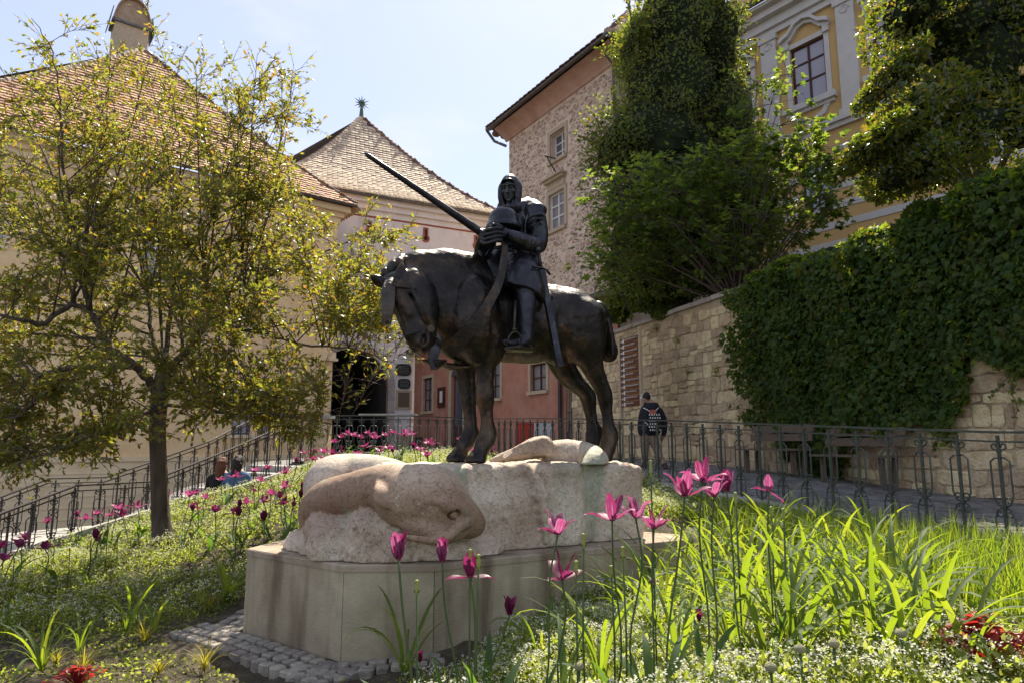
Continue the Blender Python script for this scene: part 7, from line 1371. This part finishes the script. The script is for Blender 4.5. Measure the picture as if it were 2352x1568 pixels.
# ------------------------------------------------------------ ground stuff
def scatter(n, x0, x1, y0, y1, dens):
    x = RNG.uniform(x0, x1, n); y = RNG.uniform(y0, y1, n); k = free(x, y) & ~cobz(x, y); x, y = x[k], y[k]; d = dens(x, y); k = RNG.random(len(x)) < d; x, y = x[k], y[k]; return x, y, bedz(x, y)
def sm(a, b, x): t = np.clip((x-a)/(b-a), 0, 1); return t*t*(3-2*t)
def heads_density(x, y):
    n = fbm(np.stack([x, y, x*0], -1), 1.1, 3, 31)
    right = sm(-.75, -.2, x)*(1-sm(1.3, 2.4, x+.25*(y-3)))*(1-sm(6.5, 8, y))*(.5+.5*(1-sm(.7, 1.7, x))); left = (1-sm(-1.2, -.2, x))*sm(5.1, 5.8, y-.5*np.clip(x+4, 0, 2.2)); back = sm(7.5, 8.5, y)*(1-sm(1.5, 3.0, x))
    return np.clip(np.maximum(np.maximum(right, left), back*.9)*(.75+.6*n), 0, 1)
def white_flowers():
    m = []; Vs = []; Fs = []; off = 0; GP = []; 
    for (n, x0, x1, y0, y1, s) in ((46000, -1, 3.6, 1.7, 5, 1.1), (30000, -1, 3.6, 5, 9, 1.2), (42000, -9, 2.8, 5.5, 13.3, 1.3)):
        x, y, z = scatter(n, x0, x1, y0, y1, heads_density); h = (.10+.09*(fbm(np.stack([x, y, x*0], -1), 2.6, 2, 8)+.3)+RNG.uniform(-.04, .05, len(x)))*np.where(y < 5, 1.1, 1.05); P = np.stack([x, y, z+h], -1); k = 5; c = np.repeat(P, k, 0)+RNG.normal(0, .0085*s, (len(P)*k, 3))*np.array([1, 1, .5]); q = len(c)
        a = RNG.uniform(0, 6.28, q); N = rand_dirs(q, 1.8); U = np.cross(N, rand_dirs(q)); U /= np.linalg.norm(U, axis=1, keepdims=True); W = np.cross(N, U); r_ = (RNG.uniform(.0028, .0052, q)*s)[:, None]; V = np.stack([c+U*r_, c+W*r_, c-U*r_, c-W*r_], 1).reshape(-1, 3); F = np.arange(q*4).reshape(-1, 4)+off; Vs.append(V); Fs.append(F); off += len(V)
        GP.append((P, h))
    V = np.concatenate(Vs); F = np.concatenate(Fs); print('white quads', len(F)); tag(obj('white_flowers', (V, F), M['whitefl']), 'dense carpet of tiny white flowers filling the bed', 'flowers', kind='stuff')
    P = np.concatenate([g[0] for g in GP]); h = np.concatenate([g[1] for g in GP]); k = 6; B = np.repeat(P, k, 0); hh = np.repeat(h, k); n = len(B); B = B-np.array([0, 0, 1.])*(hh*RNG.uniform(.05, .95, n))[:, None]+RNG.normal(0, .018, (n, 3))*np.array([1, 1, .3]); D = RNG.normal(0, .7, (n, 3)); D[:, 2] += .7; L = RNG.uniform(.02, .048, n); V, F = leaf_cloud(B, D, rand_dirs(n, 1.2), L, L*.22, .05, .1); tag(obj('flower_foliage', (V, F), M['cover']), 'fine green foliage beneath the tiny white flowers', 'foliage', kind='stuff'); print('foliage', n)
white_flowers()
def grass():
    def dens(x, y): return np.clip(np.maximum(sm(1.9, 2.7, x+.02*(y-4))*sm(3.3, 4.0, y), sm(2.6, 3.2, x)*sm(2.6, 3.2, y)*.5)*(.9+.5*fbm(np.stack([x, y, x*0], -1), 1.3, 2, 44)), 0, 1)
    x, y, z = scatter(34000, 1.6, 6, 2.4, 9.5, dens); n = len(x); L = RNG.uniform(.16, .50, n)*(.45+.55*sm(.15, 1.1, fx(y)-x))*(1-.45*sm(6.5, 9, y)); a = RNG.uniform(0, 6.28, n); lean = RNG.uniform(.05, .55, n); d = np.stack([np.cos(a), np.sin(a), a*0], -1); s_ = np.stack([-np.sin(a), np.cos(a), a*0], -1); w = RNG.uniform(.0025, .006, n)[:, None]; P = np.stack([x, y, z-.01], -1); rows = []
    for t in (0, .35, .7, 1.): c = P+d*(L*lean*t*t*1.3)[:, None]+UZ*(L*t*(1-.28*lean*t))[:, None]; ww = w*(1-t**2*.95); rows += [c-s_*ww, c+s_*ww]
    V = np.stack(rows, 1).reshape(-1, 3); b = np.arange(n)[:, None]*8; F = np.concatenate([b+np.array([0, 1, 3, 2])+2*i for i in range(3)]); tag(obj('tall_grass', (V, F), M['grass']), 'tall bright green grass along the railing kerb', 'grass', kind='stuff'); print('grass', n)
    def d2(x, y): return np.clip(.5+.8*fbm(np.stack([x, y, x*0], -1), 2.4, 3, 3), 0, 1)*np.where(x < -.6, 1., .8)
    x, y, z = scatter(170000, -9, 5.5, 1.6, 9, d2); n = len(x); P = np.stack([x, y, z+RNG.uniform(0, .03, n)], -1); D = RNG.normal(0, 1, (n, 3)); D[:, 2] = np.abs(D[:, 2])*.6+.2; L = RNG.uniform(.014, .040, n); V, F = leaf_cloud(P, D, rand_dirs(n, 2), L, L*.32, .05, .1); tag(obj('ground_cover', (V, F), M['cover']), 'low scattered weeds on the bare soil', 'weeds', kind='stuff')
    x, y, z = scatter(3000, -9, 1.5, 1.8, 8, lambda x, y: x*0+.5); mb = MB(); rr = random.Random(2)
    for i in range(min(len(x), 1300)): s = rr.uniform(.006, .022); mb.box((x[i], y[i], z[i]+s*.2), (s, s*rr.uniform(.6, 1.3), s*.7), Matrix.Rotation(rr.uniform(0, 3), 3, 'Z'))
    tag(obj('soil_crumbs', mb.out(), M['soil']), kind='stuff')
grass()

ORD = 'first second third fourth fifth sixth seventh eighth ninth tenth eleventh twelfth thirteenth fourteenth fifteenth sixteenth seventeenth eighteenth nineteenth twentieth'.split()
def ordinal(i): return ORD[i] if i < 20 else {2: 'twenty', 3: 'thirty'}[(i+1)//10]+('-'+ORD[(i+1) % 10-1] if (i+1) % 10 else '')
def rank_labels(objs, fmt, top=0.):
    """label alike plants by where they stand in their row, counted from the left of the view"""
    objs = sorted(objs, key=lambda o: proj(np.array(o.location)+UZ*top)[0])
    for i, o in enumerate(objs): o['label'] = fmt.format('leftmost' if i == 0 else 'rightmost' if i == len(objs)-1 else ordinal(i)+' from the left')
bpy.context.view_layer.update()
TOP = [o for o in COL.objects if o.parent is None and 'group' in o]
def of(g): return [o for o in TOP if o['group'] == g]
for side, g in (('beside the stair railing', 'tulips along the stair edge left of the trunk'), ('between trunk and boulder', 'tulips between the trunk and the boulder'), ('on the crest behind the boulder', 'tulips on the crest behind the boulder')):
    rank_labels(of('magenta '+g), '{} of the open magenta tulips '+side, .45); rank_labels(of('dark '+g), '{} of the dark purple wilting tulips '+side, .45)
rank_labels(of('spent stems among the farther tulips'), '{} of the thin spent seed-head stems among the farther tulips', .4); rank_labels(of('allium buds among the strap leaves'), '{} of the round greyish allium buds among the strap leaves', .25)
rank_labels(of('tiny plants in the stone wall'), '{} of the tiny green plants growing from joints of the stone wall')
st_ = sorted(of('strap-leaved clumps right of the plinth'), key=lambda o: -o.location[1]); names = ['row nearest the railing', 'second row from railing', 'third row from railing', 'middle row', 'third row from bottom edge', 'second row from bottom edge', 'row nearest bottom edge']
for i, nm in enumerate(names): rank_labels(st_[i*len(st_)//7:(i+1)*len(st_)//7], '{} of the strap-leaved clumps in the '+nm)
# ============================================================ people, sign, benches
M['jacket'] = mat('dark_jacket', [(.012, .013, .018), (.025, .026, .032)], 12, .85, bump=.5); M['trousers'] = mat('beige_trousers', [(.24, .17, .12), (.32, .24, .17)], 8, .9, bump=.4); M['skin'] = mat('skin', [(.36, .2, .14), (.44, .27, .19)], 6, .55); M['hair_dark'] = mat('dark_hair', [(.015, .012, .01), (.04, .03, .025)], 30, .6, bump=.6); M['hair_red'] = mat('auburn_hair', [(.12, .045, .02), (.2, .08, .04)], 30, .6, bump=.6); M['denim'] = mat('blue_denim', [(.05, .11, .22), (.10, .18, .32)], 10, .85, bump=.4); M['shoe'] = mat('dark_shoes', [(.05, .02, .018), (.08, .035, .03)], 8, .6); M['whitep'] = plain('white_plastic', (.7, .7, .68), .4); M['blackmat'] = plain('black_cloth', (.012, .012, .014), .85); M['orangered'] = plain('coral_cloth', (.45, .12, .08), .8)
def walker():
    Y = 14.6; q = lambda u, v, d=0.: atY(u, v, Y+d); gz = float(roadz(14.6))+.02; base = q(1505, 1085); base[2] = gz; root = empty('person', base, 'person in a dark jacket with headphones and a patterned drawstring backpack walking up the street', 'person')
    s = SDF((base[0]-.7, Y-.8, gz-.05), (base[0]+.8, Y+.9, gz+2), .014)
    # one continuous body: legs, trunk, arms, neck, head
    s.chain([q(1488, 992), q(1486, 965), q(1492, 948), q(1497, 935)], [.155, .15, .165, .15], .05, ((0, 1, 0), .72), n=3); s.cone(q(1488, 932), q(1484, 922), .06, .052, .03)
    s.ell(q(1484, 912, -.01), (.075, .095, .11), None, .02); s.ell(q(1472, 914, -.0), (.015, .02, .03), None, .008); s.ell(q(1497, 915, 0), (.015, .02, .03), None, .008); s.cone(q(1482, 912, .09), q(1481, 916, .105), .014, .016, .01)
    s.chain([q(1478, 940), q(1472, 965), q(1471, 990), q(1479, 1002, .06)], [.062, .055, .048, .034], .03, n=3); s.chain([q(1516, 942), q(1526, 966), q(1526, 990), q(1520, 1006, .06)], [.062, .055, .048, .034], .03, n=3)
    for u in (1479, 1520):
        for k in range(4): s.cone(q(u-3+k*1.6, 1006, .06), q(u-3+k*1.8, 1014-(k == 3)*2, .09), .010, .007, .004)
        s.cone(q(u-4, 1004, .04), q(u-6, 1010, .04), .011, .008, .004)
    a1 = q(1482, 1060, .12); a1[2] = gz+.09; t1 = a1+np.array((-.03, .17, -.05)); s.chain([q(1483, 1000, .0), q(1481, 1030, .06), a1], [.105, .075, .045], .03, n=4); s.cone(a1-UZ*.03, t1, .045, .035, .02)
    a2 = q(1530, 1074, -.28); s.chain([q(1500, 1002, 0), q(1510, 1035, -.02), a2], [.105, .075, .045], .03, n=4); t2 = a2+np.array((.0, .12, -.13)); s.cone(a2, t2, .045, .032, .02)
    V, F = s.mesh(); b = obj('body', (V, F), None, root, True)
    for m_ in ('jacket', 'trousers', 'skin', 'shoe'): b.data.materials.append(M[m_])
    hz = q(1484, 924)[2]; wz = q(1488, 1000)[2]; hand = q(1479, 1002)[2]; Z = V[:, 2]; fc = V[F].mean(1); idx = np.where(fc[:, 2] > hz, 2, np.where(fc[:, 2] > wz, 0, 1)); arm = (np.abs(fc[:, 0]-q(1474, 1000)[0]) < .07) | (np.abs(fc[:, 0]-q(1524, 1000)[0]) < .07); idx = np.where((fc[:, 2] <= wz) & (fc[:, 2] > hand-.2) & arm & (fc[:, 1] > Y+.02) & (fc[:, 2] > gz+.62), 2, idx); idx = np.where((fc[:, 2] < gz+.09) | (np.linalg.norm(fc-a2, axis=1) < .11) | (np.linalg.norm(fc-t2, axis=1) < .1), 3, idx)
    b.data.polygons.foreach_set('material_index', idx.astype(np.int32)); b.data.update()
    h = SDF(q(1484, 912)-.2, q(1484, 912)+.2, .011); h.ell(q(1485, 910, -.02), (.082, .095, .105), None, 0); h.ell(q(1484, 906, -.07), (.03, .03, .03), None, .01, 'cut') if False else None; h.plane(q(1484, 918), -UZ*1.0); V, F = h.mesh(); obj('hair', (V, F), M['hair_dark'], root, True)
    hp = MB(); hp.tube([q(1473, 913), q(1474, 905), q(1484, 901), q(1495, 905), q(1496, 913)], .012, 6); hp.box(q(1472, 914), (.03, .06, .07)); hp.box(q(1497, 914), (.03, .06, .07)); obj('headphones', hp.out(), M['whitep'], root, True)
    bp = SDF(q(1503, 965)-.4, q(1503, 965)+.4, .013); bp.chain([q(1502, 948, -.15), q(1504, 965, -.19), q(1506, 985, -.19)], [.08, .13, .12], .03, ((0, 1, 0), .65), n=3); V, F = bp.mesh(); bb = obj('backpack', (V, F), M['blackmat'], root, True)
    t = MB()
    for i in range(5):
        for j in range(6): c = q(1492+i*5.5+(j % 2)*2, 952+j*7, -.30+.02*abs(i-2)); t.add([c+np.array((-.018, 0, 0)), c+UZ*.03, c+np.array((.018, 0, 0)), c-UZ*.012], [[0, 1, 2, 3]])
    pt = obj('pattern', t.out(), M['whitep'], bb); pt['kind'] = 'stuff'; obj('flap', MB().box(q(1499, 945, -.235), (.13, .03, .09)).out(), M['orangered'], bb)
    st = MB()
    for u0, u1 in ((1478, 1496), (1512, 1504)): st.tube([q(u0, 936, -.08), q((u0+u1)/2, 940, -.17), q(u1, 948, -.21)], .009, 5)
    st.tube([q(1480, 968, -.12), q(1494, 978, -.2)], .008, 5); obj('straps', st.out(), M['whitep'], root)
walker()
def sitter(u, v, Y, hair, top, lab, s_=1.):
    """a person sitting on the steps, back to the viewer"""
    p = atY(u, v, Y); seat = p[2]-.78; root = empty('person', (p[0], p[1], seat), lab, 'person'); o = np.array([p[0], p[1], seat]); P = lambda x, y, z: o+np.array((x, y, z)); s = SDF(o-np.array((.5, .45, .6)), o+np.array((.5, .85, 1.0)), .016)
    s.chain([P(0, 0, .1), P(0, -.02, .3), P(0, .03, .5)], [.16, .15, .16], .05, ((0, 1, 0), .7), n=3); s.chain([P(-.16, .03, .5), P(.16, .03, .5)], [.075, .075], .04); s.cone(P(0, .04, .55), P(0, .06, .66), .055, .05, .03); s.ell(P(0, .07, .76), (.075, .095, .11), None, .02); s.cone(P(0, .16, .75), P(0, .175, .735), .014, .016, .01)
    for g in (-1, 1):
        s.chain([P(g*.2, .03, .48), P(g*.25, .08, .25), P(g*.12, .3, .2)], [.055, .047, .036], .02, n=3); s.chain([P(g*.09, .03, .08), P(g*.1, .42, .16), P(g*.1, .5, -.3)], [.09, .07, .045], .03, n=4); s.cone(P(g*.1, .5, -.32), P(g*.1, .62, -.36), .04, .035, .02)
        for k in range(4): s.cone(P(g*(.1-k*.012), .31, .2), P(g*(.075-k*.012), .37, .185-k*.004), .010, .008, .003)
        s.cone(P(g*.1, .3, .215), P(g*.06, .33, .23), .011, .009, .003)
    V, F = s.mesh(); b = obj('body', (V, F), None, root, True)
    for m_ in (top, 'blackmat', 'skin'): b.data.materials.append(M[m_])
    fc = V[F].mean(1)-o; idx = np.where(fc[:, 2] > .60, 2, np.where((fc[:, 2] < .1) | ((fc[:, 1] > .2) & (fc[:, 2] < .17)), 1, 0)); idx = np.where((fc[:, 1] > .285) & (fc[:, 2] > .165) & (fc[:, 2] < .26), 2, idx); b.data.polygons.foreach_set('material_index', idx.astype(np.int32)); b.data.update()
    h = SDF(o+np.array((-.2, -.2, .4)), o+np.array((.2, .3, 1.0)), .012); h.ell(P(0, .05, .785), (.09, .105, .11), None, 0); h.chain([P(0, .0, .75), P(0, -.03, .6), P(0, -.05, .5)], [.085, .075, .05], .03, n=3); h.plane(P(0, .135, .74), (0, 1, -.35)); h.noise(.012, 20, 2, 4); V, F = h.mesh(); obj('hair', (V, F), M[hair], root, True)
    return root, P
sitter(508*1.0, 1062, 12.9, 'hair_red', 'blackmat', 'person with long auburn hair sitting on the stairs behind the tulips'); rt_, P_ = sitter(545, 1058, 12.7, 'hair_dark', 'denim', 'dark haired person in a blue denim jacket sitting on the stairs behind the tulips')
# ------------------------------------------------------------ signpost
def signpost():
    o, ux, uz, un, L = WALL; base = atP(1519*.9408, 1000*.9408, (2.72, 17.2, 0), (-un[0], -un[1], 0)); f = Fac((base[0], base[1]), (-ux[0], -ux[1])); f.n = np.array([un[0], un[1], 0]); f.p = np.array([base[0], base[1], 0]); f.u = -np.array([ux[0], ux[1], 0])
    m = lambda x, y: f.m(1450+x/3.92, 780+y/3.92); g = float(roadz(17)); root = empty('signpost', f.pt(0, g), 'brown direction sign with twelve stacked panels on two pale posts by the stone wall', 'sign')
    a0 = m(265, 500)[0]; a1 = m(440, 500)[0]; zt = m(270, 190)[1]; zb = m(290, 840)[1]; w = a1-a0
    for a, zz in ((a0-.05, zt+.1), (a1+.05, zt+.18)): obj('post', MB().box(f.pt(a, (g+zz)/2, 0), (.07, .07, zz-g), (f.u, f.n, UZ)).out(), M['post'], root)
    N = 12; h = (zt-zb)/N; txt = ['Galerija Mirka Kovačića', 'Muzej grada Zagreba', 'Hrvatski povijesni muzej', 'Državni arhiv u Zagrebu', 'Atelje Meštrović', 'Meteorološki zavod', 'Crkva sv. Marka', 'Hrvatski prirodoslovni muzej', 'Hrvatski muzej naivne umjetnosti', 'Muzej prekinutih veza', 'Galerija Klovićevi dvori', 'Kamenita vrata']; sub = ['Gallery', 'Zagreb City Museum', 'Croatian History Museum', 'State Archives', 'Atelier', 'Weather Institute', "St. Mark's Church", 'Natural History Museum', 'Museum of Naive Art', 'Museum of Broken Relationships', 'Gallery', 'Stone Gate']
    def text(body, a, z, size, mt, par, maxw):
        cu = bpy.data.curves.new('text', 'FONT'); cu.body = body; cu.size = size; cu.extrude = .001; cu.resolution_u = 1; ob = bpy.data.objects.new('text_tmp', cu); COL.objects.link(ob); bpy.context.view_layer.update(); me = bpy.data.meshes.new_from_object(ob); wd = max(v.co.x for v in me.vertices); k = min(1, maxw/wd); V = [f.pt(a+v.co.x*k, z+v.co.y, .032+v.co.z) for v in me.vertices]; F = [list(p.vertices) for p in me.polygons]; bpy.data.objects.remove(ob); bpy.data.curves.remove(cu); t = obj('lettering', (V, F), mt, par); t['kind'] = 'stuff'; return t
    for i in range(N):
        z1 = zt-i*h; pn = obj('panel', MB().box(f.pt((a0+a1)/2, z1-h/2, .012), (w-.01, .03, h-.012), (f.u, f.n, UZ)).out(), M['signbrown'], root); b = MB(); c = a0+.07; zc = z1-h/2
        b.add([f.pt(c-.04, zc, .03), f.pt(c-.0, zc+.035, .03), f.pt(c-.0, zc+.012, .03), f.pt(c+.05, zc+.012, .03), f.pt(c+.05, zc-.012, .03), f.pt(c, zc-.012, .03), f.pt(c, zc-.035, .03)], [[0, 1, 2, 3, 4, 5, 6]]); f.box(b, c+.07, c+.15, zc-.045, zc+.045, .028, .031); obj('arrow_and_symbol', b.out(), M['whitep'], pn)
        text(txt[i], c+.18, zc+.008, .062, M['whitep'], pn, w-.28); text(sub[i], c+.18, zc-.05, .05, M['signorange'], pn, w-.32)
M['post'] = mat('pale_metal_post', [(.42, .33, .2), (.5, .4, .26)], 10, .5); M['signbrown'] = plain('brown_sign', (.12, .035, .015), .5); M['signorange'] = plain('orange_print', (.45, .17, .03), .6)
signpost()
def bench(y0, y1, lab):
    o, ux, uz, un, L = WALL; g = float(roadz((y0+y1)/2))+.03; a = np.array([wx(y0)-.35, y0, g]); b = np.array([wx(y1)-.35, y1, g]); root = empty('bench', (a+b)/2, lab, 'bench')
    for k in range(3): obj('seat_plank', MB().bar(a+un*(.1+.13*k)+UZ*.46, b+un*(.1+.13*k)+UZ*.46, .11, .035).out(), M['wood'], root)
    for k in range(2): obj('back_plank', MB().bar(a+UZ*(.68+.16*k)+un*(.03-.04*k), b+UZ*(.68+.16*k)+un*(.03-.04*k), .035, .13).out(), M['wood'], root)
    for t in (.12, .88):
        c = a+(b-a)*t; obj('leg', MB().bar(c+un*.3+UZ*.02, c+un*.3+UZ*.44, .07).out(), M['wood'], root); obj('leg', MB().bar(c+un*.08+UZ*.02, c-un*.02+UZ*.92, .07).out(), M['wood'], root)
bench(13.8, 12.2, 'weathered wooden bench against the wall next to the walking person'); bench(11.9, 10.4, 'weathered wooden bench against the wall right of the other one, by the ivy')
